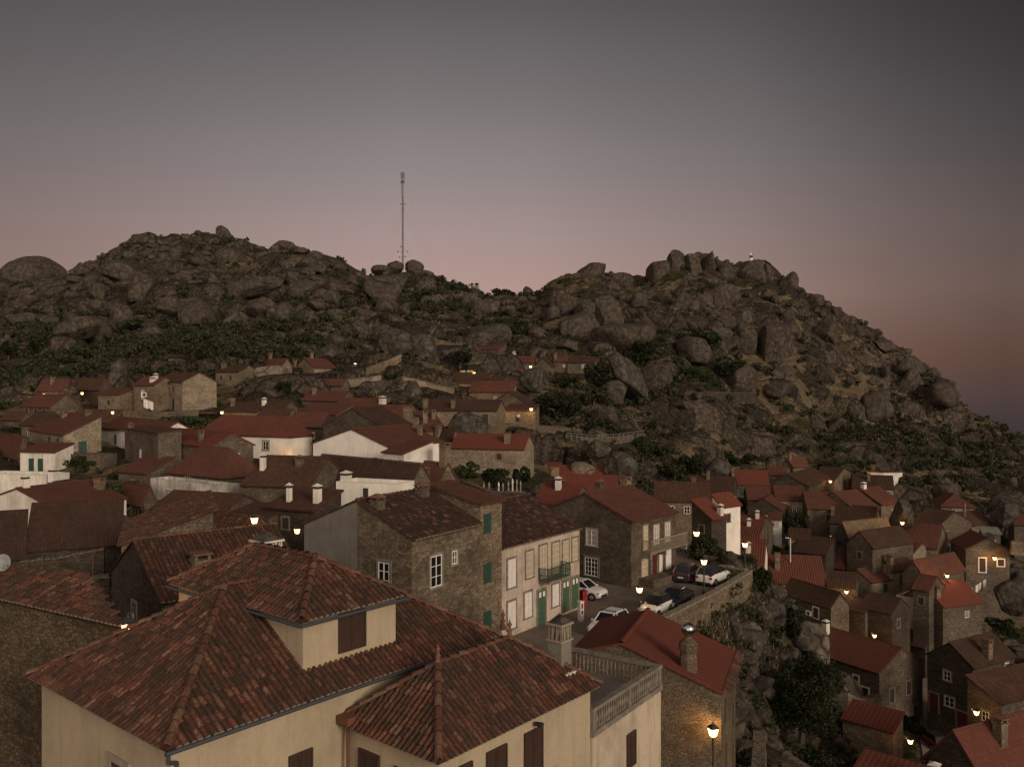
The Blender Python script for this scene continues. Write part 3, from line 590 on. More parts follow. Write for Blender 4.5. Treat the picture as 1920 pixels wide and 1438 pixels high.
def opening(par, face, L1, L2, H, fr, drop, kind, w=None, h=None, off=(0, 0, 0), hi=False):
    W_, H_, trim, st, m = WK[kind]; w = w or W_; h = h or H_
    if face == 1: O = Vector((fr*L1, 0, H-drop)); X = Vector((1, 0, 0)); Y = Vector((0, -1, 0))
    else: O = Vector((0, fr*L2, H-drop)); X = Vector((0, 1, 0)); Y = Vector((-1, 0, 0))
    O = O+Vector(off); M = Matrix(((X.x, Y.x, 0, O.x), (X.y, Y.y, 0, O.y), (0, 0, 1, O.z), (0, 0, 0, 1)))
    mb = MB(); q = w/2; nm = {'shut': 'shutter', 'door': 'door'}.get(st, 'window')
    if trim:
        tw = .16 if st != 'door' else .18
        mb.box((-q-tw, .002, 0), (-q, .055, .14), 0, M) if 0 else None
        mb.box((-q-tw, 0, -h), (-q, .05, 0), 0, M); mb.box((q, 0, -h), (q+tw, .05, 0), 0, M); mb.box((-q-tw, 0, 0), (q+tw, .055, .17), 0, M)
        if st != 'door': mb.box((-q-tw-.03, 0, -h-.12), (q+tw+.03, .09, -h), 0, M)
    mats = [trim or 'trim_grey', m, {'yframe': 'frame_cream'}.get(st, 'frame_white')]
    if st in ('shut', 'door'):
        e = .06
        if hi and kind == 'b':
            mb.box((-q, .0, -h), (q, .03, 0), 1, M); s = .06
            for (a, b) in ((-q, -.012), (.012, q)):
                mb.box((a, .03, -h), (a+s, e+.02, 0), 1, M); mb.box((b-s, .03, -h), (b, e+.02, 0), 1, M); mb.box((a+s, .03, -h), (b-s, e+.018, -h+s), 1, M); mb.box((a+s, .03, -s), (b-s, e+.018, 0), 1, M)
                k = int((h-2*s)/.055)
                for i in range(k):
                    z = -h+s+(i+.2)*(h-2*s)/k; mb.poly([M @ Vector((a+s, .035, z+.035)), M @ Vector((b-s, .035, z+.035)), M @ Vector((b-s, .068, z)), M @ Vector((a+s, .068, z))], 1)
        else:
            mb.box((-q, 0, -h), (-.015, e, 0), 1, M); mb.box((.015, 0, -h), (q, e, 0), 1, M); mb.box((-.015, 0, -h), (.015, .03, 0), 1, M)
            if kind == 'G':
                for a, b in ((-q+.1, -.12), (.12, q-.1)): mb.box((a, e, -.5), (b, e+.012, -.1), 2, M)
        return mb.build(nm, mats, par)
    if st in ('frame', 'yframe'):
        f = .07; mb.box((-q, 0, -h), (-q+f, .04, 0), 2, M); mb.box((q-f, 0, -h), (q, .04, 0), 2, M); mb.box((-q+f, 0, -f), (q-f, .04, 0), 2, M); mb.box((-q+f, 0, -h), (q-f, .04, -h+f), 2, M)
        mb.box((-.035, 0, -h+f), (.035, .042, -f), 2, M); nb = 3 if h > 1.3 else 2
        if st == 'yframe' or w > 1.2:
            nb = max(3, int(h/.42)); 
            for s in (-1, 1): mb.box((s*q/2-.018, 0, -h+f), (s*q/2+.018, .036, -f), 2, M)
        for i in range(1, nb): z = -h*i/nb; mb.box((-q+f, 0, z-.02), (-.035, .036, z+.02), 2, M); mb.box((.035, 0, z-.02), (q-f, .036, z+.02), 2, M)
    wobj = mb.build(nm, mats, par)
    pb = MB(); pb.box((-q, 0, -h), (q, .012, 0), 0, M); pb.build('pane', m, wobj)
    return wobj
def chimney(par, x, y, z, s=.6, h=1.2, kind='s', sy=None):
    mb = MB(); sy = sy or s; a = s/2; b = sy/2
    if kind in 'st':
        mb.box((-a, -b, -.8), (a, b, h), 0); mb.box((-a-.07, -b-.07, h), (a+.07, b+.07, h+.1), 0)
        for sx in (-1, 1): mb.box((sx*(a-.07)-.07, -b, h+.1), (sx*(a-.07)+.07, b, h+.35), 0)
        mb.box((-a-.09, -b-.09, h+.35), (a+.09, b+.09, h+.45), 1)
    elif kind == 'w':
        mb.box((-a, -b, -.8), (a, b, h), 0); mb.box((-a-.05, -b-.05, h+.22), (a+.05, b+.05, h+.3), 0)
        for i in range(4): mb.box((-a+.02+i*(s-.14)/3, -b+.02, h), (-a+.12+i*(s-.14)/3, b-.02, h+.22), 1)
        mb.poly([(-a, -b, h+.3), (a, -b, h+.3), (0, 0, h+.5)]); mb.poly([(a, -b, h+.3), (a, b, h+.3), (0, 0, h+.5)]); mb.poly([(a, b, h+.3), (-a, b, h+.3), (0, 0, h+.5)]); mb.poly([(-a, b, h+.3), (-a, -b, h+.3), (0, 0, h+.5)])
    elif kind == 'c':
        mb.box((-a, -b, -.8), (a, b, h*.72), 0); mb.box((-a-.06, -b-.06, h*.72), (a+.06, b+.06, h*.79), 0)
        for sx in (-1, 1):
            for sy_ in (-1, 1): mb.box((sx*(a-.08)-.07, sy_*(b-.08)-.07, h*.79), (sx*(a-.08)+.07, sy_*(b-.08)+.07, h*.95), 0)
        t_ = h*.95; A_ = [(-a-.1, -b-.1), (a+.1, -b-.1), (a+.1, b+.1), (-a-.1, b+.1)]
        mb.poly([(x, y, t_) for x, y in A_][::-1], 1)
        for i in range(4): p, q = A_[i], A_[(i+1) % 4]; mb.poly([(p[0], p[1], t_), (q[0], q[1], t_), (q[0]*.3, q[1]*.3, t_+.22), (p[0]*.3, p[1]*.3, t_+.22)], 1)
        mb.poly([(x*.3, y*.3, t_+.22) for x, y in A_], 1)
    m = {'s': ['stone_warm', 'clay'], 't': ['grey_wall', 'clay'], 'w': ['white', 'wood_shade_dark'], 'c': ['stone_grey', 'clay']}[kind]
    return mb.build('chimney', m, par, loc=(x, y, z))
GRP = 'houses of the hillside village'
PEND = []
def solveL(P, e, u):
    k = (u-960)/F; d = e.x-k*e.y
    return (k*P.y-P.x)/d if abs(d) > 1e-6 else 6.
def HS(name, label, u, v, D, th, L, Rr, t, rise, wall, roof, win='', chim='', h=3., cat='house', **kw):
    """u,v: photo position of the near eave corner; D distance; th bearing of the right face; L/Rr: pixel column (>=40) or ('m', metres)"""
    P = PX(u, v, D); a = R(th); e1 = Vector((math.sin(a), math.cos(a), 0)); e2 = Vector((-math.cos(a), math.sin(a), 0))
    L1 = Rr[1] if isinstance(Rr, tuple) else solveL(P, e1, Rr); L2 = L[1] if isinstance(L, tuple) else solveL(P, e2, L)
    if not (1 < L1 < 28): print('HS L1', name, u, v, L1); L1 = min(max(abs(L1), 3), 12)
    if not (1 < L2 < 28): print('HS L2', name, u, v, L2); L2 = min(max(abs(L2), 3), 12)
    c = [(P+e1*x+e2*y) for x, y in ((0, 0), (L1, 0), (L1, L2), (0, L2))]
    clamp_under([(q.x, q.y) for q in c], P.z-kw.pop('clear', 2.2))
    d = Vector((P.x, P.y, 0)).normalized()
    if D > 85: clamp_under([((q-d*5).x, (q-d*5).y) for q in c], P.z-2.6, .2)
    PEND.append((name, label, P, th, L1, L2, t, rise, wall, roof, win, chim, h, cat, c, kw))
def build_houses():
    for (name, label, P, th, L1, L2, t, rise, wall, roof, win, chim, h, cat, c, kw) in PEND:
        lo = min(zat(q.x, q.y) for q in c); H = max(h, P.z-lo+.6)
        root = empty(name, (P.x, P.y, P.z-H), R(90-th), label, cat, kw.pop('group', GRP))
        extra = kw.pop('extra', None); rf = kw.get('rf', .5)
        wl, rfo = block(root, (0, 0, 0), L1, L2, H, t, rise, wall, roof, **kw)
        if not win and t != 'flat' and 'barn' not in name and H > 2.5: win = RN.choice(['1 .35 1.1 d', '1 .6 1.0 w .7 .8', '2 .5 1.0 d', '2 .4 1.1 w .7 .9;1 .5 1.3 d'])
        for w in win.split(';'):
            if not w.strip(): continue
            q = w.split(); opening(root, int(q[0]), L1, L2, H, float(q[1]), float(q[2]), q[3], *(float(x) for x in q[4:6]))
        for w in chim.split(';'):
            if not w.strip(): continue
            q = w.split(); fx, fy = float(q[0]), float(q[1]); k = q[4] if len(q) > 4 else 's'
            chimney(rfo, fx*L1, fy*L2, ztop(t, L1, L2, H, rise, min(max(fx, 0.02), .98)*L1, min(max(fy, .02), .98)*L2, rf) if t != 'flat' else H, float(q[2]), float(q[3]), k)
        if extra: extra(root, L1, L2, H)
m = lambda x: ('m', x)
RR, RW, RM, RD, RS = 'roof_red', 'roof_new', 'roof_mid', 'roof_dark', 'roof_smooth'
SW, SG, SD, SL, SB = 'stone_warm', 'stone_grey', 'stone_dark', 'stone_light', 'stone_big'
# ---- upper left of the village
HS('stone_house', 'long stone house with a red roof and lit porch lamp, highest at the far left', 123, 732, 175, 20, 68, 150, 'r2', 2.2, SW, RR, '2 .3 .8 d;2 .55 .8 d;2 .8 .8 d', '.3 .6 .6 1.1')
HS('stone_house', 'low dark stone house with one wall lamp, right behind the lit porch', 185, 729, 168, 40, 127, 212, 'r2', 2., SD, RM, '2 .4 2.3 d', '')
HS('stone_house', 'tiny pale stone house with one dark window at the foot of a tall rock', 224, 740, 160, 14, 184, m(5), 'sa', 1.2, SW, RR, '2 .5 1 d')
HS('porch_house', 'red roofed house with a pillared veranda, below the lit porch house', 95, 763, 154, 32, 40, 151, 'r2', 2.1, SG, RR, '2 .2 .4 D;2 .5 .4 D;2 .8 .4 D;1 .35 1 d;1 .7 1 d')
HS('stone_house', 'small weathered stone house at the left edge with a mossy low roof', 40, 786, 150, 30, 4, 60, 'r2', 1.2, SG, RM, '2 .5 1 d')
HS('stone_house', 'brown roofed house with two small white windows, far left', 95, 797, 141, 27, 40, 132, 'hip', 2.0, SG, RD, '2 .35 1 w;2 .72 1 w')
HS('stone_house', 'house with a wide dark red roof just under the rock with the tiny house', 205, 792, 150, 15, 124, m(6), 'r2', 2., SG, RM)
HS('stone_house', 'pale rubble stone house with a shady veranda and one green shuttered window', 119, 816, 126, 48, 55, 190, 'sa', 2.6, 'stone_light', RR, '2 .15 .6 g 1 2;2 .38 .6 g 1 2;1 .5 1.0 g 1.1 1.6', '.75 .75 .8 .8 s;.95 .3 .9 .9 c')
HS('white_house', 'small white house with two tall green door windows and a short red roof', 104, 848, 118, 12, 38, m(3.5), 'sa', .9, 'white', RR, '2 .42 .9 g .8 2;2 .68 .9 g .8 2')
HS('stone_house', 'broad red roofed house cut by the left edge, beside the small white house', 35, 850, 128, 45, -60, 52, 'r2', 2.4, SG, RR)
HS('white_house', 'stained white house whose long red roof ends in a white gable', 298, 813, 121, 46, 189, 367, 'r2', 1.5, 'white', RR, '2 .72 .8 g .7 1.6;2 .05 .8 g .7 1.6')
HS('stone_house', 'tall flat fronted brown stone house with a single walled up window', 297, 812, 112, 50, 234, m(3), 'sa', .3, 'stone_grey', RM, '2 .5 2.6 p .8 1.2', '.1 .9 .8 .7 c')
HS('stone_house', 'bare stone house with a plain bright red roof, beside the tall flat fronted one', 396, 838, 108, 46, 298, 475, 'r2', 1.5, SG, RS, '', '.15 .3 .6 1 s')
HS('white_house', 'big white house under a ribbed dark red hipped roof with one cross-barred window', 547, 817, 118, 25, 375, 585, 'hip', 2.4, 'white_clean', RW, '2 .27 .9 w 1.0 1.2')
HS('terrace_house', 'house with a wide dark red hipped roof over a thin white upper wall', 422, 894, 99, 35, 317, 492, 'hip', 2.9, SG, RR, '2 .65 .3 w .9 .9;1 .35 1 w;1 .75 1 w')
HS('terrace', 'old white terrace wall with black stains and two barred windows, below the wide hipped roof', 419, 911, 94, 35, 282, m(2.5), 'flat', .1, 'white_worn', 'concrete', '2 .41 1.5 w;2 .73 1.4 w;2 .06 1.8 w', cat='terrace house')
HS('stone_house', 'little gabled house with a white framed double window, left of the stained terrace', 270, 941, 98, 42, 222, 292, 'r2', 1.6, SG, RR, '2 .45 .7 w 1.1 1.1')
HS('white_wall_house', 'plain white flat topped house with a drainpipe at the left edge', 88, 891, 108, 12, -40, m(4), 'flat', .1, 'white', 'concrete', '', '-.05 -.1 .8 .5 w')
HS('white_house', 'white gabled house at the left edge beside the big roof with two skylights', 98, 953, 90, 28, -30, m(9), 'r1', 1.7, 'white', RR, '', '.1 .5 .7 1 w')
HS('stone_house', 'low stone house with a roof garden and one lit-pane window', 150, 928, 99, 18, 98, m(4), 'flat', .1, SG, 'concrete', '2 .28 .6 W .9 1.3', '.1 -.6 .9 1.6 s')
HS('tiled_house', 'long barn-like house with a dark tiled roof and two skylights', 229, 1020, 76, -24, 48, m(6), 'sa', 3.1, SD, RD, '2 .9 9 s')
HS('tiled_house', 'dark corrugated roof at the left edge, beside the roof with two skylights', 46, 1046, 72, -28, -60, m(6), 'sa', 3.1, SD, RD, '2 .9 9 s')
# ---- upper middle
HS('stone_house', 'stone house with a lean-to porch, standing on a rocky outcrop', 528, 687, 180, 42, 489, 548, 'r2', 1.6, SW, RR, '2 .4 .6 D;1 .5 .8 d', '.5 .8 .6 1.1')
HS('stone_house', 'pale stone house with a pointed gable and red side roof, behind the outcrop', 589, 690, 182, 48, 551, 631, 'r1', 2.1, SL, RR, '2 .15 1.6 D;1 .6 .8 w .7 .8', '.35 .5 .6 1.1;-.05 .9 .7 1.2')
HS('stone_house', 'stone house with a small window and a round chimney, left of the outcrop', 448, 697, 176, 25, 404, m(6), 'r2', 1.3, SW, RD, '2 .35 .8 d;2 .75 .8 d', '.3 .9 .9 1.4 c')
HS('stone_house', 'tall bare stone house with a fenced balcony on posts and a big blank gable', 342, 716, 158, 47, 290, 406, 'r2', 1.7, SL, RM, '2 .3 .8 d;2 .7 .8 D;2 .3 3.2 D')
HS('stone_house', 'stone house with washing on its balcony, left of the tall bare one', 290, 722, 160, 30, 250, 330, 'r2', 1.4, SW, RR, '2 .55 1 W .8 1.6;2 .2 3 D', '.2 .3 .8 .6 w;.35 .3 .6 .8 w')
HS('stone_house', 'little red roof tucked against the lichen covered boulders', 641, 722, 166, 28, 601, 655, 'r2', 1.1, SG, RR)
HS('stone_house', 'upper end of the stepped row of long red roofs, with a chimney', 640, 751, 156, 32, 566, 668, 'r2', 1.6, SG, RR, '', '.3 .8 .6 1.1')
HS('stone_house', 'middle house of the stepped row of long red roofs', 703, 766, 147, 32, 628, 728, 'r2', 1.6, SG, RR, '', '')
HS('stone_house', 'lower end of the stepped row of long red roofs, with a lit doorway', 756, 780, 141, 36, 690, 790, 'r2', 1.6, SG, RR, '2 .5 .5 l 1.2 .8', '.6 .9 .9 1.5 w')
HS('stone_house', 'narrow red lean-to roof in front of the stepped row', 631, 778, 140, 30, 553, m(4), 'sa', 1.5, SG, RR)
HS('stone_house', 'plain house with a square red roof and one small white window, under the stepped row', 604, 799, 129, 20, 540, 626, 'r2', 1.9, SD, RR, '2 .3 1 w .9 .9;2 .9 .3 p .4 .8')
HS('stone_house', 'stone house with a short row of white windows, behind the ribbed roof', 538, 783, 134, 30, 482, 560, 'r2', 1.2, SW, RM, '2 .2 .4 w 1.6 .9')
HS('stone_house', 'grey gabled house with a dark roof and lit wall, above the ribbed roof', 533, 767, 145, 36, 480, 558, 'r2', 1.4, SG, RD, '2 .35 .4 w', '.2 .8 .6 .9 w')
HS('stone_house', 'dark roofed house with a wall lamp, left of the grey gabled one', 482, 772, 148, 20, 418, m(6), 'r2', 1.4, SW, RD, '', '.3 .9 .6 1.1')
HS('stone_barn', 'big windowless brown stone barn gable behind the white gabled house', 716, 800, 113, 22, 606, m(8), 'r1', 2.3, SD, RD, '')
HS('stone_block', 'square stone block house with two chimneys, right of the brown barn', 767, 784, 122, 15, 727, m(4), 'flat', .1, SW, 'concrete', '', '.1 .1 1 1.3 s;.1 .9 .8 .8 c')
HS('stone_house', 'red roof with two tall chimneys, left of the boulder house', 798, 808, 126, 66, m(6), 836, 'sb', 2.6, SW, RR, '', '.2 .4 .7 1.5 s;.75 .6 .6 1 s')
HS('white_house', 'large white gabled house with one stone framed window and a dark red roof', 727, 838, 100, 31, 587, 830, 'r1', 1.9, 'white_clean', RR, '2 .36 1.9 w 1.3 1.5', '.85 .2 .5 .9 s', rf=.47)
HS('white_annex', 'low white annex with a green door, right of the large white gable', 757, 851, 94, 40, 718, 812, 'sa', 1.1, 'white', RR, '2 .5 .9 g .8 1.2')
HS('stone_house', 'brown roofed long house behind the rounded lichen boulder', 931, 770, 141, 12, 793, m(7), 'r2', 1.6, SW, RD, '2 .15 .6 D 1 1.6', '.1 .6 .6 1;.1 .98 .7 1.2')
HS('stone_house', 'brown roof and half gable with a tall chimney, in front of the lichen boulder', 845, 828, 124, 38, 800, 864, 'r2', 1.6, SW, RD, '', '.2 .6 .7 1.4')
HS('stone_house', 'long low red roofed house with a red wall box, left of the garden', 982, 842, 117, 14, 845, m(6.5), 'r2', 1.7, SL, RS, '2 .33 .7 R .7 .8', '.2 .25 .8 1 s')
HS('stone_house', 'small stone house lit by two lamps, on the terrace by the big dark tree', 1004, 770, 150, 10, 947, m(4.5), 'sa', .9, SW, RM, '2 .6 1 d')
HS('stone_house', 'half ruined gabled house with a stone slab roof, above the two lamps', 985, 756, 156, 30, 922, 1003, 'r1', 2.0, SG, 'roof_dark', '')
HS('stone_house', 'house with a slanting bright red roof and a lamp under its eave', 962, 733, 162, 30, 880, 968, 'sa', 1.5, SW, RR, '')
HS('stone_house', 'lamp-lit stone tavern with a dark roof and terrace tables', 911, 718, 178, 14, 842, m(7), 'r2', 2.1, SW, RD, '2 .35 .9 l .9 1.2;2 .75 .9 D;2 .12 1 d')
HS('stone_house', 'small plain stone house right of the lamp-lit tavern', 943, 712, 174, 14, 913, m(5), 'sa', .8, SG, RM, '2 .5 .8 d')
HS('stone_house', 'long house with a bright red roof and three small bright windows', 1001, 680, 203, 9, 922, m(6), 'r2', 1.5, SG, RR, '2 .85 .9 w .9 .9;2 .62 .9 w .9 .9', '.4 .5 .7 1.2 w')
HS('stone_house', 'highest red roofed house, built against the giant grey boulder', 934, 655, 214, 20, 888, m(6), 'sa', 1.7, SG, RR)
HS('stone_house', 'brown roof sloping down from the long bright windowed house', 994, 707, 185, 38, 948, 1004, 'r1', 1.6, SD, RM, '')
HS('stone_house', 'roughly built stone house with a brown slab roof, between two red roofs high up', 1034, 686, 202, 25, 1002, 1040, 'r1', 1.8, SG, RD, '', '.5 .9 .5 1')
HS('stone_house', 'small red roof right of the rough slab roofed house', 1063, 678, 205, 12, 1038, m(5), 'r2', 1.3, SG, RR, '2 .2 .7 s', '.2 .9 .5 1')
HS('stone_house', 'stone house with one glowing window, at the right end of the top row', 1115, 680, 203, 12, 1064, m(6), 'r2', 1.3, SG, RD, '2 .4 .5 w .9 .8;2 .2 1.8 w .8 .8')
# ---- middle
HS('long_house', 'long stone house with an old red roof and one white chimney', 578, 913, 88, 15, 453, m(9), 'r2', 2.6, SG, RM, '2 .5 2 w .9 1.1', '.25 .85 .5 1.4 w;.35 .35 .7 1.0 c')
HS('long_house', 'long house with a dark brown tiled roof ending in a rubble gable', 765, 918, 86, 42, 580, 814, 'r2', 2.4, SG, RD, '', '.85 .05 .7 1.2 c')
HS('stone_house', 'dark red roof with a big brick chimney at its gable, below the white annex', 822, 906, 93, 38, 690, 857, 'r2', 2.0, SG, RR, '', '.5 .04 .9 1.9 s;.25 .97 .7 1 c;.5 .75 .7 1.2 c')
HS('white_block', 'white roof-terrace house with a domed chimney, among the brown roofs', 743, 908, 80, 22, 630, m(3.5), 'flat', .1, 'white_clean', 'concrete', '2 .5 .5 o .6 1', '.3 .93 .8 .5 w')
HS('stone_house', 'dark small house with a white chimney stack, left of the grey plaster gable', 590, 958, 73, 26, 500, 640, 'sa', 1.2, SD, RM, '2 .6 .8 d', '.35 .14 .55 1.3 w;.3 .7 .38 1.3 w')
HS('stone_house', 'wide smooth red roof with a lamp glowing under its eave', 1130, 905, 132, 8, 1034, m(8), 'r2', 2.1, 'grey_wall', RS, '', '.2 .95 1.3 1 s')
HS('stone_house', 'red roof left of the glowing eave, with a square stone chimney', 1042, 893, 138, 18, 988, m(7), 'r2', 1.8, SG, RS, '')
HS('stone_house', 'dark red roof directly behind the house with the balcony', 1152, 932, 108, 12, 1055, m(8), 'r2', 2.2, SG, RS, '')
HS('stone_house', 'small red roof with a black flue and a light chimney, behind the brown tiled roof', 1074, 946, 92, 20, 1000, m(8), 'r2', 1.6, SG, RS, '', '.35 .55 .6 1.1 w')
HS('stone_house', 'dark red roofed house with three white windows in a row', 1332, 941, 124, 9, 1228, m(8), 'r2', 2.2, SW, RM, '2 .42 .7 w;2 .2 .7 w;2 .7 .7 w')
HS('stone_house', 'dark brown roof behind the three white windows', 1374, 926, 137, 20, 1290, m(8), 'r2', 2.2, SD, RD, '', '.2 .9 .6 1 s;.4 .6 .5 1 s')
HS('white_house', 'narrow house with a tall bright white side wall and stepped roofs', 1334, 973, 106, 52, 1297, 1362, 'sb', 1.9, SD, RS, '', '.75 .12 .6 1 w')
HS('white_house', 'upper white gable of the narrow stepped house', 1353, 950, 109, 52, 1336, 1388, 'sb', 1.2, 'white_clean', RS, '', group='houses of the hillside village')
# ---- right
HS('stone_house', 'stone house with a clean red roof and two green windows, under the hillside trees', 1442, 909, 166, 10, 1374, m(7.5), 'r2', 2.3, SG, RS, '2 .25 .8 g 1 1.3;2 .72 .8 g 1 1.3', '.2 .98 .5 1.8')
HS('stone_ruin', 'dark stone gable ruin without a roof, left of the house with two green windows', 1372, 906, 170, 40, 1325, m(4), 'r2', 2.4, SD, RD)
HS('stone_house', 'narrow tall house with two bright windows, top of the right-hand quarter', 1487, 876, 184, 66, 1464, 1517, 'r1', 1.8, SW, RR, '1 .4 .9 w .9 1;1 .8 .9 w .9 1.2', '.1 .4 .5 1.2')
HS('stone_house', 'gabled house with an arched doorway and a lamp, right-hand quarter', 1563, 902, 176, 38, 1521, 1602, 'r2', 2.1, SW, RD, '1 .5 .2 D 1.2 1.8;2 .35 .2 s')
HS('stone_house', 'brown box house with a white side gable at the right upper end of the village', 1657, 886, 174, 36, 1626, 1692, 'sa', -1.4, 'white', RR, '2 .5 1 w .7 .8', '.2 .9 .5 1')
HS('stone_house', 'short red roof between the green windows and the narrow tall house', 1473, 891, 176, 14, 1440, m(6), 'r2', 1.4, SG, RR)
HS('stone_house', 'dark old roof with a red strip, in front of the arched doorway house', 1516, 912, 164, 35, 1436, 1560, 'r1', 2., SD, RD, '', '.2 .6 .5 1')
HS('stone_house', 'roof with red and dark halves right of the arched doorway house', 1676, 917, 162, 20, 1600, m(8), 'r2', 2.0, SW, RD, '2 .1 .4 w .8 .8', '.3 .6 .5 1')
HS('stone_house', 'stone house with a rounded parapet above its red roof', 1512, 939, 150, 10, 1456, m(4.5), 'sa', 1.9, SL, RR, '')
HS('stone_house', 'red roof left of the rounded parapet', 1456, 938, 152, 10, 1402, m(7), 'r2', 1.9, SG, RR, '2 .45 .7 s')
HS('stone_house', 'plain red roof right of the rounded parapet', 1592, 955, 144, 10, 1514, m(8), 'r2', 2.2, SG, RR)
HS('stone_house', 'house with a white framed window under a long bright red roof slope', 1602, 956, 143, 62, m(9), 1648, 'r1', 2.4, SW, RR, '1 .5 .9 w 1 1.2')
HS('stone_house', 'red roofed house by a lamp, with a pale skylight stack', 1652, 946, 148, 62, m(9), 1690, 'r1', 2.2, SG, RR, '', '.2 .5 .7 .8 w')
HS('stone_house', 'dark roofed house with a blank wall beside the round green tree', 1637, 986, 137, 28, 1556, 1672, 'r2', 2.2, SG, RD, '2 .7 .6 d', '.2 .98 .5 1.2')
HS('shed_house', 'tiny whitewashed shed with one window, left of the round green tree', 1466, 975, 138, 12, 1443, m(3), 'sa', .7, 'white_worn', RR, '2 .5 .5 s')
HS('stone_house', 'low red roof and long dark wall behind the tiny whitewashed shed', 1464, 956, 146, 30, 1402, 1500, 'r1', 1.6, SD, RR)
HS('stone_house', 'red and tan patched roof on a dark wall, in the right-hand quarter', 1590, 1006, 131, 62, 1564, 1672, 'r1', 2.0, SD, 'roof_tan', '', rf=.4)
HS('stone_house', 'dark tiled roof with a small skylight, below the tan patched roof', 1636, 1027, 124, 60, 1588, 1712, 'r1', 2.0, SG, RD, '')
HS('stone_house', 'wide bright red roof with a small skylight, centre of the right-hand quarter', 1757, 1028, 134, 36, 1660, 1776, 'r2', 2.9, SW, RR, '')
HS('stone_house', 'tall dark roofed house with two small black windows and a bare side wall', 1753, 993, 139, 52, 1702, 1822, 'r2', 2.3, SG, RD, '1 .3 .7 d 1 1;1 .35 3.2 D 1.3 2')
HS('stone_house', 'house with a low hipped red roof and a white double window', 1829, 951, 160, 14, 1765, m(8), 'hip', 1.9, SW, RR, '2 .55 .5 w 1.6 1;2 .1 .5 s')
HS('stone_house', 'brown roof with a tall thin chimney, right of the bare side wall', 1822, 985, 151, 62, m(6), 1862, 'r1', 1.8, SW, RM, '', '.1 .3 .3 2.2 s')
HS('stone_house', 'gabled cottage with a white framed door and a lamp by its window', 1893, 1032, 130, 10, 1811, m(7), 'r1', 1.7, SG, RR, '2 .62 1.3 o .9 2.1;2 .2 1.4 o .9 1.0')
HS('shed', 'little shed with a pale corrugated sheet roof among the rocks', 1876, 1001, 142, 20, 1842, m(3), 'sa', .5, SG, 'sheet_metal', cat='shed')
HS('stone_house', 'little red roof at the right edge beyond the rocks', 1935, 985, 160, 20, 1902, m(6), 'r2', 1.4, SG, RR)
HS('stone_house', 'house with a red hipped roof and pale hip tiles, right-hand quarter', 1580, 1064, 128, 47, 1528, 1632, 'hip', 2.7, SG, RR, '2 .4 .8 d', '')
HS('stone_house', 'low red roof joined to the hipped roof, with a green shuttered window', 1632, 1092, 122, 60, 1583, 1672, 'r1', 1.4, SL, RR, '1 .7 .6 g .8 1.1')
HS('stone_house', 'pale stone house with a green shutter under a dark red roof', 1672, 1070, 124, 60, 1606, 1714, 'r1', 2.4, SL, RM, '1 .45 .9 g .8 1.3', '.0 .05 .7 1.6 s')
HS('stone_house', 'red roof with a rubble gable between the skylight roof and the lamp-lit wall', 1703, 1048, 131, 50, 1666, 1752, 'r2', 1.8, SL, RR)
HS('stone_house', 'red roofed house with a lamp-lit rubble wall', 1732, 1084, 118, 56, 1692, 1808, 'r1', 2.1, SG, RR, '1 .3 1 n .3 1.2')
HS('stone_house', 'clean red roof beside the roofless ruin, above the laundry slope', 1768, 1137, 112, 70, m(6.5), 1842, 'r1', 2.2, SG, RS, '', '.05 .2 .7 1.1 s')
HS('stone_ruin', 'roofless white plastered ruin with fallen beams', 1718, 1122, 115, 50, 1680, 1740, 'flat', .1, 'render', 'wood_shade_dark', cat='ruin')
HS('stone_house', 'red roof with a white verge and a tan chimney, below the street lamp', 1549, 1096, 118, 10, 1446, m(9), 'r2', 2.9, 'cream', RW, '', '.25 .85 .7 1.9 s')
HS('stone_house', 'upper red roof with a white chimney, just behind the parapet corner', 1432, 1063, 111, 20, 1330, m(8), 'r2', 2.8, 'white', RW, '', '.25 .3 .6 1 w')
HS('stone_house', 'red roof with two little chimneys, below the tall bright white wall', 1420, 1020, 118, 24, 1345, 1450, 'r2', 2.5, SG, RW, '', '.3 .35 .5 .8 w;.45 .2 .5 .9 w')
HS('stone_house', 'dark tiled house with two white framed windows and an air conditioner', 1558, 1138, 108, 66, 1468, 1592, 'r2', 1.6, SG, RD, '2 .3 .7 o .9 1.3;2 .2 3.2 o .9 1.2;2 .75 .7 W 1 1.1')
HS('stone_house', 'wall lit by a lamp under a short dark roof, right of the white verge', 1604, 1102, 116, 26, 1552, m(5), 'r2', 1.4, SG, RD)
HS('tiled_house', 'long old house with a mottled brown tiled roof and a white chimney box', 1735, 1214, 112, 54, 1566, 1796, 'r2', 2.9, SD, RM, '', '.6 .6 1.5 .8 w')
HS('ridge_house', 'stone house with a ribbed red roof, pale verge and four white framed windows', 1649, 1261, 95, 58, m(15), 1730, 'r2', 2.0, SG, RW, '1 .28 2.2 d .8 1.5;1 .66 1.9 d .8 1.5;1 .26 5.4 R .8 1.4;1 .82 4.9 R .8 1.3;2 .12 2.2 o .8 1.3;2 .2 1.2 o .6 .8', '.35 .62 .65 1.5 w')
HS('dark_house', 'big dark stone house with a tall outside chimney, on the lane with the red car', 1824, 1251, 92, 60, 1739, 1902, 'r1', 1.9, SD, RD, '2 .55 1.2 w;2 .5 4 w 1.1 1.1;2 .85 4.2 R 1 2.2;2 .2 5.2 R 1.4 2.6;1 .8 .5 w .7 1.1', '.45 .1 .8 1.6 s')
HS('dark_house', 'shadowed house with a lamp on its rubble corner, right edge', 1872, 1318, 74, 66, m(3), 1990, 'sb', 1.3, SG, RM, '')
HS('tiled_house', 'red tiled roof with a tall square chimney in the bottom right corner', 1846, 1470, 62, 64, m(5), 2050, 'r1', 2.9, SD, RW, '', '.3 .3 .75 1.5 s')
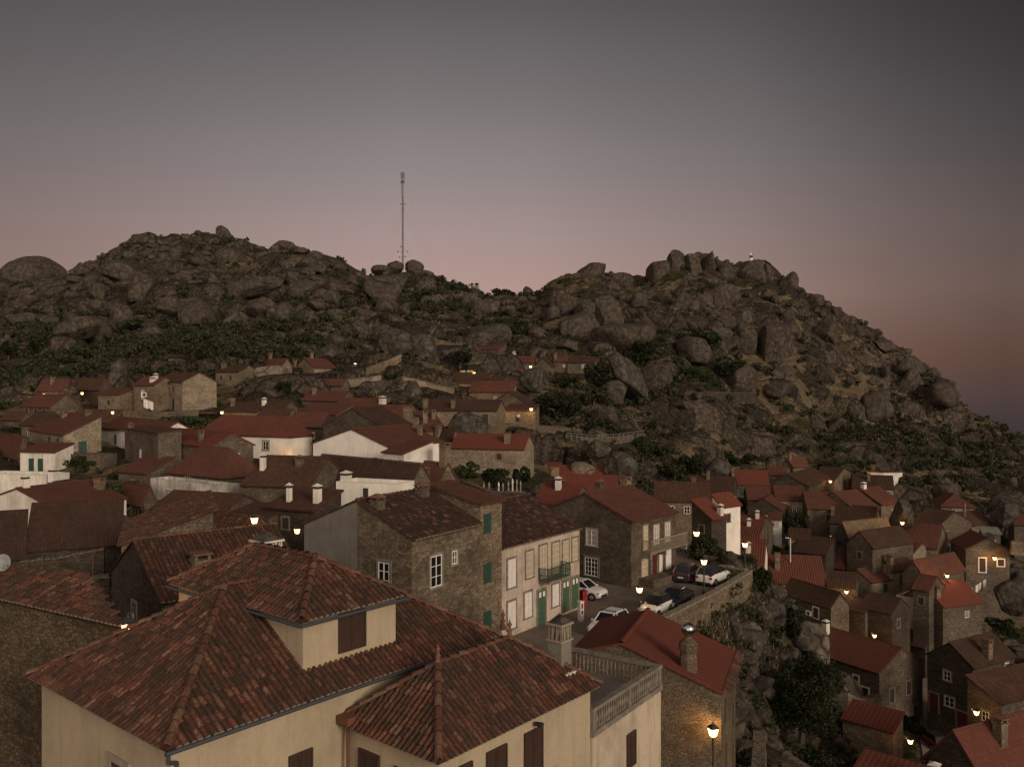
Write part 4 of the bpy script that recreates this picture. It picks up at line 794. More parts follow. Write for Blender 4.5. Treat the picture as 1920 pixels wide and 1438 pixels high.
HS('stone_house', 'red lean-to roof over a pale rubble wall, below the big tree', 1675, 1372, 76, 44, 1580, m(2.4), 'sa', .9, SL, RS, '1 .5 9 s')
HS('stone_house', 'smooth red roof with a capped white chimney at the bottom edge', 1790, 1520, 60, 40, 1590, m(4), 'sa', .8, SG, RS, '', '.55 .25 .7 1.3 w')

HS('stone_house', 'rubble stone house with two green doors, under the shady veranda', 188, 853, 119, 20, 106, m(3), 'flat', .1, SG, 'concrete', '2 .4 .9 g 1 1.6;2 .8 .9 g 1 1.6')
HS('stone_house', 'small steep red roof leaning against the tall flat fronted house', 276, 888, 108, 30, 222, m(4), 'sa', 1.6, SG, RR, '')
HS('garden_terrace', 'raised garden terrace with a rough wall, left of the small steep red roof', 232, 906, 104, 12, 98, m(3), 'flat', .1, SD, 'hill_ground', '2 .6 .9 d', cat='terrace')
HS('stone_house', 'long low roof between the cream-walled old roof and the stained terrace', 420, 962, 80, 20, 285, m(6), 'r2', 1.3, SG, RM, '')
HS('stone_house', 'mossy roof of the lane, right of the old roof towards the wall lamp', 470, 985, 72, 30, 395, m(5), 'sa', .9, SG, RM, '')

HS('stone_house', 'dark sunken mossy roof between the bent vent pipe and the hipped red roof', 1548, 1040, 125, 35, 1486, 1580, 'r2', 1.5, SD, RD)
HS('stone_house', 'low rubble outhouse with a rusty roof, under the round green tree', 1518, 1012, 130, 20, 1478, m(4), 'sa', .9, SW, RM)
HS('stone_house', 'red roof filling the gap right of the pale shutter house', 1742, 1108, 112, 48, 1712, m(5), 'r2', 1.4, SG, RR)
HS('stone_house', 'brown roof stepping down below the roofless ruin', 1672, 1150, 108, 50, 1612, m(5), 'r2', 1.4, SD, RD)
HS('stone_house', 'low tiled outhouse behind the capped white chimney', 1622, 1148, 110, 52, 1586, m(4), 'r2', 1.1, SG, RM)
HS('stone_house', 'small red roof tucked left of the tall bare side wall', 1712, 1000, 142, 40, 1676, m(5), 'r2', 1.5, SG, RR)
# ---- near buildings, placed from their measured corners
TILE = 'tile_old'
def frame_house(name, label, P, th, base, cat='house'):
    return empty(name, (P[0], P[1], base), R(90-th), label, cat, GRP)
def near_clamp(P, th, L1, L2, z):
    a = R(th); e1 = (math.sin(a), math.cos(a)); e2 = (-math.cos(a), math.sin(a))
    clamp_under([(P[0]+e1[0]*x+e2[0]*y, P[1]+e1[1]*x+e2[1]*y) for x, y in ((0, 0), (L1, 0), (L1, L2), (0, L2))], z)
CB = -19.5
near_clamp((-8.99, 22.5), 39.8, 12.6, 8.2, -17.5); near_clamp((-2.1, 24.35), 39.8, 7.6, 4.1, -17.5)
near_clamp((-6.17, 52.5), 34, 9.7, 9.5, -18.6); near_clamp((-.77, 61.5), 36, 10.7, 9, -18.6); near_clamp((9.17, 37.4), 20.5, 6, 7, -19)
near_clamp((10.8, 77.2), 42, 7.6, 10, -18.6)
HS('old_tiled_house', 'house with sagging old tiled roof and a narrow cream wall, left of the cream house', 228, 1022, 60, 68, 197, 400, 'sa', 2.0, SG, RM, '2 .5 9 s', '', h=3, tiles='tile_old', pitch=.27)
HS('old_tiled_house', 'brick edged old tiled roof running up towards the wall lamp', 460, 1015, 66, 24, 340, 520, 'r2', 1.6, SG, RM, '', '', h=3, tiles='tile_old', pitch=.3)
HS('old_stone_house', 'dark rubble house with a broad mossy tiled roof, directly behind the cream house', 302, 1124, 42, 50, m(8.6), 575, 'r1', 2.3, SD, RM, '', '.32 .18 .8 .5 s', h=3, tiles='tile_old', pitch=.25)
def cyl_obj(name, pts, r, mat, par, n=8):
    mb = MB()
    for a, b in zip(pts[:-1], pts[1:]): mb.cyl(a, b, r, r, n)
    return mb.build(name, mat, par)
def finial(par, x, y, z, h=.7):
    mb = MB(); mb.lathe((x, y, z), [(.14, 0), (.10, h*.2), (.06, h*.3), (.10, h*.42), (.05, h*.5), (.045, h*.62), (.09, h*.72), (.04, h*.82), (.01, h)], 8)
    return mb.build('finial', 'clay', par, smooth=True)
def fancy_chimney(par, x, y, z, s, h, rot=0., mats=('cream', 'granite_lichen', 'trim_grey', 'wood_shade_dark')):
    """square stack with pierced triangular openings and a small pyramid cap"""
    mb = MB(); a = s/2
    mb.box((-a, -a, -.6), (a, a, h), 0); mb.box((-a-.05, -a-.05, h), (a+.05, a+.05, h+.07), 2); k = .5
    mb.box((-a+.08, -a+.08, h+.07), (a-.08, a-.08, h+.07+k), 3)  # dark core stands in for the shade behind the openings
    for side in range(4):
        M = Matrix.Rotation(side*math.pi/2, 4, 'Z')
        for i in range(4):
            xx = -a+(i)*(s)/3-(0 if i else 0)
            mb.box((max(-a, xx-.035), -a, h+.07), (min(a, xx+.035), -a+.07, h+.07+k), 2, M)
        for i in range(3):
            x0 = -a+i*s/3; x1 = x0+s/3; xm = (x0+x1)/2
            for sg, xa in ((-1, x0+.02), (1, x1-.02)):
                mb.poly([M @ Vector(q) for q in ((xa, -a-.004, h+.1), (xa+sg*0-.0+.03*(-sg), -a-.004, h+.1), (xm+.02, -a-.004, h+.05+k), (xm-.02, -a-.004, h+.05+k))], 2)
    mb.box((-a-.06, -a-.06, h+.07+k), (a+.06, a+.06, h+.14+k), 2); t = h+.14+k
    for i in range(4):
        c = [(-a, -a), (a, -a), (a, a), (-a, a)]; p = c[i]; q = c[(i+1) % 4]; mb.poly([(p[0], p[1], t), (q[0], q[1], t), (0, 0, t+.32)], 1)
    return mb.build('chimney', list(mats), par, loc=(x, y, z))
# cream house
ch = frame_house('cream_house', 'large cream plastered house with mossy tiled hipped roofs and brown shutters, filling the foreground', (-8.99, 22.5), 39.8, CB)
H0 = -9.3-CB
w0, r0 = block(ch, (0, 0, 0), 12.6, 8.2, H0, 'hip', 2.55, 'cream', None, o=.32, tiles=TILE)
HT = -7.12-CB
S0 = Vector((1.0+2.62, .62, 0))     # upper storey corner in the house's own axes
a = R(39.8); e1 = Vector((math.sin(a), math.cos(a), 0)); e2 = Vector((-math.cos(a), math.sin(a), 0))
dv = Vector((-6.47+8.99, 26.4-22.5, 0)); TX, TY = dv.dot(e1), dv.dot(e2)
block(ch, (TX, TY, 0), 3.85, 7.4, HT, 'hip', 1.15, 'cream', None, o=.28, tiles=TILE)
dv = Vector((-2.1+8.99, 24.35-22.5, 0)); AX, AY = dv.dot(e1), dv.dot(e2)
HA = -10.45-CB
block(ch, (AX, AY, 0), 7.6, 4.05, HA, 'hip', 1.5, 'cream', None, o=.3, tiles=TILE)
for x, y in ((2.02, 2.02), (7.6-2.02, 2.02)): finial(ch, AX+x, AY+y, HA+1.5)
finial(ch, AX+7.9, AY+4.3, HA+.9, .8)
opening(ch, 1, 3.85, 7.4, HT, .50, .30, 'b', 1.12, 1.26, (TX, TY, 0), hi=True)
# main facade and annex shutters
opening(ch, 1, 12.6, 8.2, H0, .325, 1.75, 'b', .85, 1.5, (0, 0, 0), hi=True)
for f in (.33, .73): opening(ch, 2, 7.6, 4.05, HA, f, .85 if f > .5 else .95, 'b', .95, 1.7, (AX, AY, 0), hi=True)
for f in (.12, .33, .57): opening(ch, 1, 7.6, 4.05, HA, f, .75, 'b', .95, 1.75, (AX, AY, 0), hi=True)
fb = MB(); M2 = Matrix(((0, -1, 0, 0), (1, 0, 0, 2.9), (0, 0, 1, H0-1.55), (0, 0, 0, 1)))
fb.box((-.62, 0, -2), (-.45, .05, 0), 0, M2); fb.box((.45, 0, -2), (.62, .05, 0), 0, M2); fb.box((-.66, 0, 0), (.66, .06, .2), 0, M2); fb.box((-.45, 0, -2), (.45, .015, 0), 1, M2); fb.build('window', ['trim_stone', 'wood_shade_dark'], ch)
# gutters and down pipes
gz = H0-.24
cyl_obj('gutter', [(-.38, -.42, gz), (13.0, -.42, gz)], .065, 'gutter', ch)
cyl_obj('downpipe', [(-.30, -.42, gz-.02), (-.30, -.40, gz-.25), (.10, -.12, gz-.45), (.10, -.10, .5)], .055, 'gutter', ch)
gz = HT-.26; cyl_obj('gutter', [(TX-.34, TY+7.7, gz), (TX-.34, TY-.36, gz), (TX+4.2, TY-.36, gz)], .06, 'gutter', ch)
cyl_obj('downpipe', [(AX-.2, AY+3.75, HA-.1), (AX-.2, AY+3.75, .5)], .055, 'rust', ch)
mb = MB(); mb.box((AX-.42, AY+3.5, HA-.12), (AX+.02, AY+4.02, HA+.12)); mb.build('hopper', 'rust', ch)
_c = PX(500, 1036, 33.2)-Vector((-8.99, 22.5, 0)); fancy_chimney(ch, _c.dot(e1), _c.dot(e2), -6.85-CB, .85, .15, mats=('white', 'granite_lichen', 'white', 'wood_shade_dark'))
mb = MB(); s = .40
fancy_chimney(ch, AX+7.0, AY+.9, HA+.15, .6, 1.2, mats=('concrete', 'granite_lichen', 'trim_stone', 'wood_shade_dark'))
mb.box((AX+6.55, AY+.28, HA+.12), (AX+7.4, AY+.55, HA+.36)); mb.build('flashing', 'white', ch)
mb = MB(); M = Matrix.Translation((AX+4.35, AY-.1, HA-.55)); mb.cyl(M @ Vector((0, 0, 0)), M @ Vector((0, -.28, .02)), .07, .09, 10); mb.build('spotlight', 'metal_dark', ch)
mb = MB(); mb.box((AX+5.35, AY-.1, HA-2.6), (AX+5.62, AY-.02, HA-2.5)); mb.box((AX+5.46, AY-.09, HA-2.85), (AX+5.51, AY-.03, HA-2.35)); mb.build('wall_hook', 'metal_dark', ch)
# roof terrace beside the annex
te = frame_house('roof_terrace', 'white rendered block with a balustraded flat roof terrace, right of the cream annex', (2.85, 30.15), 34.5, CB, 'terrace')
HTz = -12.35-CB; LT = 5.7; BT = 4.3
mb = MB(); mb.box((0, 0, 0), (LT, BT, HTz-.02), 0); mb.build('wall', 'render', te)
mb = MB(); mb.box((.02, .02, HTz-.02), (LT-.02, BT-.02, HTz+.02), 0); mb.build('roof', 'grey_wall', te)
mb = MB(); mb.box((-.04, -.06, HTz-.14), (LT+.06, .2, HTz+.06)); mb.box((-.04, -.06, HTz+.76), (LT+.06, .2, HTz+.88)); mb.box((0, BT-.2, HTz), (LT, BT, HTz+.1)); mb.box((0, BT-.2, HTz+.76), (LT, BT, HTz+.88)); mb.box((LT-.2, .2, HTz+.76), (LT+.06, BT-.2, HTz+.88)); mb.box((LT-.2, .2, HTz-.14), (LT+.06, BT-.2, HTz+.06))
for x in (0, LT/2-.1, LT-.2): mb.box((x, -.03, HTz+.06), (x+.2, .17, HTz+.76))
def balus(x, y): mb.lathe((x, y, HTz+.06), [(.05, 0), (.035, .12), (.06, .3), (.03, .5), (.05, .7)], 6)
k = 30
for i in range(k):
    x = .25+i*(LT-.5)/(k-1); balus(x, .07); balus(x, BT-.1)
for i in range(20): balus(LT-.07, .35+i*(BT-.7)/19)
mb.build('balustrade', 'trim_grey', te)
opening(te, 1, LT, BT, HTz, .52, .95, 'b', .72, 1.3, hi=True)
# terracotta house with lamp lit gable
rh = frame_house('stone_house', 'stone house with a plain terracotta roof, metal ball chimney and lamp lit gable', (9.17, 37.4), 20.5, -21.5)
HR = -13.55+21.5
P = [Vector((0, 0, HR)), Vector((0, 4.45, HR+1.65)), Vector((0, 6.75, HR+1.0))]; LR = 5.95
mb = MB(); a0 = Vector((LR, 0, 0))
mb.poly([Vector((0, 6.75, 0)), Vector((0, 0, 0)), P[0], P[1], P[2]]); mb.poly([Vector((0, 0, 0)), Vector((LR, 0, 0)), P[0]+a0, P[0]])
mb.poly([Vector((LR, 0, 0)), Vector((LR, 6.75, 0)), P[2]+a0, P[1]+a0, P[0]+a0]); mb.poly([Vector((LR, 6.75, 0)), Vector((0, 6.75, 0)), P[2], P[2]+a0]); mb.build('wall', 'rubble_fine', rh)
mb = MB(); g = Vector((.12, 0, 0)); up = Vector((0, 0, .1)); o_ = Vector((0, -.1, -.04))
for (p, q) in ((P[0]+o_, P[1]), (P[1], P[2]+Vector((0, .2, -.05)))):
    A = [p-g+up, p+a0+g+up, q+a0+g+up, q-g+up]; mb.poly(A, 0, [(0, 0), (6, 0), (6, 4.6), (0, 4.6)]); lo = [x-up for x in A]; mb.poly(lo[::-1])
    for i in range(4): mb.poly([lo[i], lo[(i+1) % 4], A[(i+1) % 4], A[i]])
half_tile(mb, P[1]-g+up, P[1]+a0+g+up, Vector((0, 0, 1)), .13, .13, 0, (.1, .1), 5)
rr = mb.build('roof', ['roof_smooth'], rh)
mb = MB()
n_ = Vector((0, -.2, .04)); d_ = (P[0]-P[1]).normalized()
for i in range(24):
    x = i*LR/24+.12; half_tile(mb, Vector((x, -.42, HR-.10)), Vector((x, -.05, HR+.07)), Vector((0, -.35, 1)).normalized(), .10, .085, 0, (RN.random(), 0), 4, False)
mb.build('eave_tiles', 'tile_old', rh)
mb = MB(); mb.lathe((0, 0, -.5), [(.42, 0), (.40, 1.0), (.36, 1.35), (.42, 1.5), (.42, 1.75), (.24, 1.95), (.16, 2.0), (.15, 2.1)], 8, 0)
co = mb.build('chimney', 'rubble_fine', rr, loc=(.75, 1.55, HR+.55))
mb = MB(); mb.lathe((0, 0, 1.6), [(.06, 0), (.2, .04), (.3, .16), (.33, .3), (.28, .46), (.16, .56), (.03, .6)], 14); mb.build('cowl', 'steel', co, smooth=True)
for f, d in ((.25, .75), (.8, .3), (.3, 2.9), (.82, 2.2), (.28, 5.), (.8, 4.2)): opening(rh, 1, LR, 6.75, HR, f, d, 'n', .4, 1.05)
# tall stone house with grey plaster gable (centre)
ca = frame_house('stone_house', 'tall granite house with an old dark roof and grey plaster end, picture centre', (-6.17, 52.5), 34, -19.2)
HC = 9.7
w_, rc = block(ca, (0, 0, 0), 7.1, 9.5, HC, 'r1', 1.95, 'ashlar', None, o=.3, tiles='tile_dark', pitch=.26, rf=.48)
mb = MB(); mb.poly([Vector((-.03, 4.56, 0)), Vector((-.03, 9.52, 0)), Vector((-.03, 9.52, HC-.02)), Vector((-.03, 4.56, HC+1.93))][::-1]); mb.build('plaster_end', 'concrete', ca)
chimney(rc, .6, 3.4, HC+1.1, .7, 1.15, 'c'); chimney(rc, 5.6, 3.9, HC+1.3, .75, 1.2, 'c')
for f, face, d, kd, w, h in ((.24, 2, 1.75, 'w', .95, 1.7), (.66, 2, 2.6, 'w', .85, 1.6), (.33, 1, 1.45, 'w', 1.15, 2.0), (.60, 1, 1.45, 's', .55, .9), (.58, 1, 6.0, 'w', .95, 1.8), (.30, 1, 6.3, 'W', .95, 1.2)):
    opening(ca, face, 7.1, 9.5, HC, f, d, kd, w, h)
cb = frame_house('stone_house', 'narrow three storey stone house with three green shutters one above another', (-6.17+.559*7.12, 52.5+.829*7.12), 34, -19.2)
block(cb, (0, 0, 0), 2.62, 4.4, 19.2-8.25, 'sb', .95, 'stone_warm', 'roof_red', o=.25, g=.2)
for d in (.75, 4.2, 7.5): opening(cb, 1, 2.62, 4.4, 10.95, .32, d, 'g', .85, 1.35)
def lamp_bracket(): pass
# peeling white facade with balcony
cf = frame_house('plaster_house', 'two storey house with a peeling white facade, green balcony and white shutters', (-.77, 61.5), 36, -18.6)
HF = 18.6-11.85
w_, rp = block(cf, (0, 0, 0), 10.75, 10, HF, 'r1', 2.35, 'peeling', None, o=.2, tiles='tile_dark', pitch=.26)
for f, d, kd, w, h in ((.115, 1.0, 'p', .95, 2.05), (.33, .8, 'y', .9, 1.95), (.50, .65, 'y', .95, 2.5), (.665, .7, 'y', .95, 2.4), (.80, .75, 'y', .8, 1.75), (.93, .75, 'y', .8, 1.8),
                       (.115, 4.1, 'p', .95, 1.95), (.31, 3.85, 'p', .9, 1.85), (.48, 4.05, 'G', 1.0, 2.6), (.66, 3.95, 'p', .9, 1.7), (.80, 3.95, 'G', .95, 2.5), (.93, 3.95, 'G', .95, 2.5)):
    opening(cf, 1, 10.75, 10, HF, f, d, kd, w, h)
mb = MB(); bx0, bx1 = .44*10.75, .735*10.75; bz = HF-3.25
mb.box((bx0, -.95, bz-.15), (bx1, 0, bz), 1)
for x0, y0, x1, y1 in ((bx0, -.92, bx1, -.92), (bx0, -.92, bx0, 0), (bx1, -.92, bx1, 0)):
    n_ = int(max(abs(x1-x0), abs(y1-y0))/.11)
    for i in range(n_+1): x = x0+(x1-x0)*i/n_; y = y0+(y1-y0)*i/n_; mb.box((x-.014, y-.014, bz), (x+.014, y+.014, bz+.95), 0)
    mb.box((min(x0, x1)-.03, min(y0, y1)-.03, bz+.95), (max(x0, x1)+.03, max(y0, y1)+.03, bz+1.0), 0); mb.box((min(x0, x1)-.025, min(y0, y1)-.025, bz+.45), (max(x0, x1)+.025, max(y0, y1)+.025, bz+.49), 0)
mb.build('balcony', ['shutter_green', 'trim_grey'], cf)
mb = MB()
for i in range(3):      # stone pinnacle on the roof
    pass
mb.lathe((-1.2, 2.2, HF+1.6), [(.45, -.6), (.5, 0), (.62, .15), (.3, .32), (.12, .45), (.09, 1.5), (.16, 1.6), (.08, 1.7), (.06, 2.0), (.15, 2.1), (.05, 2.25), (.13, 2.45), (.02, 2.75)], 8)
mb.build('finial', 'shutter_white', cf)
# house with the long balcony
cg = frame_house('stone_house', 'two storey stone house with a long railed balcony, behind the parked cars', (10.8, 77.2), 42, -18.7)
HG = 18.7-12.45
w_, rg = block(cg, (0, 0, 0), 7.6, 10.4, HG, 'r1', 2.05, 'ashlar_grey', 'roof_red', o=.3, g=.2)
chimney(rg, 3.6, 6.2, HG+1.5, .7, 1.4, 'c'); chimney(rg, 7.3, 5.6, HG+1.6, .8, 1, 's')
for f, face, d, kd, w, h in ((.80, 2, .35, 'w', .9, 1.15), (.43, 2, 1.25, 'W', 1.15, 1.5), (.43, 2, 3.9, 'w', 1.5, 1.7), (.30, 1, .7, 'y', .7, 2.2), (.54, 1, .9, 'W', .8, 1.7), (.80, 1, .9, 'W', .8, 1.7),
                            (.28, 1, 3.6, 'y', .9, 1.7), (.50, 1, 3.6, 'R', .8, 2.2), (.82, 1, 3.4, 'p', .9, 1.9), (.64, 1, 3.7, 'p', .5, 2.)):
    opening(cg, face, 7.6, 10.4, HG, f, d, kd, w, h)
mb = MB(); bx0, bx1 = .2*7.6, 8.0; bz = HG-2.95; mb.box((bx0, -1.1, bz-.14), (bx1, 0, bz), 1)
for x0, y0, x1, y1 in ((bx0, -1.06, bx1, -1.06), (bx0, -1.06, bx0, 0), (bx1, -1.06, bx1, 0)):
    n_ = int(max(abs(x1-x0), abs(y1-y0))/.14)
    for i in range(n_+1): x = x0+(x1-x0)*i/n_; y = y0+(y1-y0)*i/n_; mb.box((x-.015, y-.015, bz), (x+.015, y+.015, bz+1), 0)
    mb.box((min(x0, x1)-.04, min(y0, y1)-.04, bz+1.), (max(x0, x1)+.04, max(y0, y1)+.04, bz+1.07), 0)
for x in (bx0+.1, 4.2, bx1-.1): mb.box((x-.09, -1.05, bz-.6), (x+.09, 0, bz-.14), 1)
mb.build('balcony', ['trim_stone', 'trim_grey'], cg)
mb = MB(); mb.box((1.2, -1.6, 0), (7.2, -.0, .9)); mb.build('planter_wall', 'stone_grey', cg)
# left foreground stone house, lantern on its corner
lh = frame_house('stone_house', 'big rubble stone house with a lantern on its corner, left foreground', (-13.3, 30.0), 30, -19.5)
HL = 19.5-8.5
P0 = Vector((0, 0, HL)); Q = [Vector((0, 14, HL)), Vector((1.6, 14, HL+.4)), Vector((1.6, 5.5, HL+.75)), Vector((0, 0, HL))]
mb = MB(); mb.poly([(0, 14, 0), (0, 0, 0), (0, 0, HL), (0, 14, HL)]); mb.poly([(0, 0, 0), (1.6, 5.5, 0), (1.6, 5.5, HL+.75), (0, 0, HL)]); mb.poly([(1.6, 5.5, 0), (1.6, 14, 0), (1.6, 14, HL+.4), (1.6, 5.5, HL+.75)]); mb.build('wall', 'stone_big', lh)
mb = MB(); ov = Vector((-.22, -.1, -.06)); pts = [Q[0]+ov, Q[3]+ov, Q[2]+Vector((.15, -.1, .0)), Q[1]]
nrm = (pts[1]-pts[0]).cross(pts[2]-pts[0]); nrm = nrm.normalized() if nrm.z > 0 else -nrm.normalized()
ex = Vector((0, -1, 0)); ey = nrm.cross(ex); 
if ey.z < 0: ey = -ey; ex = -ex
mb.poly([p+nrm*.02 for p in pts], 3); mb.poly([p-nrm*.06 for p in pts][::-1], 3); lay_tiles(mb, pts, ex, ey, nrm, .25)
mb.build('roof', ['tile_old', 'tile_ridge', 'tile_mortar', 'tile_pan'], lh)
opening(lh, 2, 5, 14, HL, .19, 3.6, 'd', .7, 1.4); 
# ------------------------------------------------------------------ rocks
_ICO = {}
def ico(n):
    if n not in _ICO:
        bm = bmesh.new(); bmesh.ops.create_icosphere(bm, subdivisions=n, radius=1)
        _ICO[n] = (np.array([v.co[:] for v in bm.verts]), [tuple(v.index for v in f.verts) for f in bm.faces]); bm.free()
    return _ICO[n]
def rock_shape(n, seed, cuts=5, rough=.16, box=0., lo=.62):
    v, f = ico(n); v = v.copy(); r = np.random.default_rng(seed)
    if box: v = np.sign(v)*np.abs(v)**(1-box); v /= np.abs(v).max()
    s = r.uniform(0, 50)
    v = v*(1+rough*1.6*fbm(v[:, 0]*1.1+s, v[:, 1]*1.1, v[:, 2]*1.1, 3, seed)[:, None])
    for _ in range(cuts):
        d = r.normal(size=3); d[2] *= .8; d /= np.linalg.norm(d); k = r.uniform(lo, .9)
        o = v@d-k; v = v-np.clip(o, 0, None)[:, None]*d*.93
    v = v*(1+rough*.35*fbm(v[:, 0]*4+s, v[:, 1]*4, v[:, 2]*4, 3, seed+5)[:, None])
    return v, f
def boulder(u, v, D, w, h, label, mat='granite', seed=0, cuts=5, dep=1., box=.0, tilt=0., cat='boulder', group='granite boulders of the hill', n=5):
    vv, f = rock_shape(n, seed+17, cuts+(3 if 535 < v < 700 else 0), .13 if v > 535 else .1, box+(.12 if 535 < v < 700 else 0), .56 if 535 < v < 700 else .66); s = D/F
    vv = vv*np.array([w/2*s, (w+h)/4*s*dep, h/2*s])
    if tilt: c, k = math.cos(R(tilt)), math.sin(R(tilt)); vv = vv@np.array([[c, 0, -k], [0, 1, 0], [k, 0, c]])
    me = bpy.data.meshes.new('boulder'); me.from_pydata(vv.tolist(), [], f); me.materials.append(MAT[mat])
    me.polygons.foreach_set('use_smooth', np.ones(len(f), bool)); me.update()
    o = bpy.data.objects.new('boulder', me); COL.objects.link(o); o.location = PX(u, v, D); return tag(o, label, cat, group)
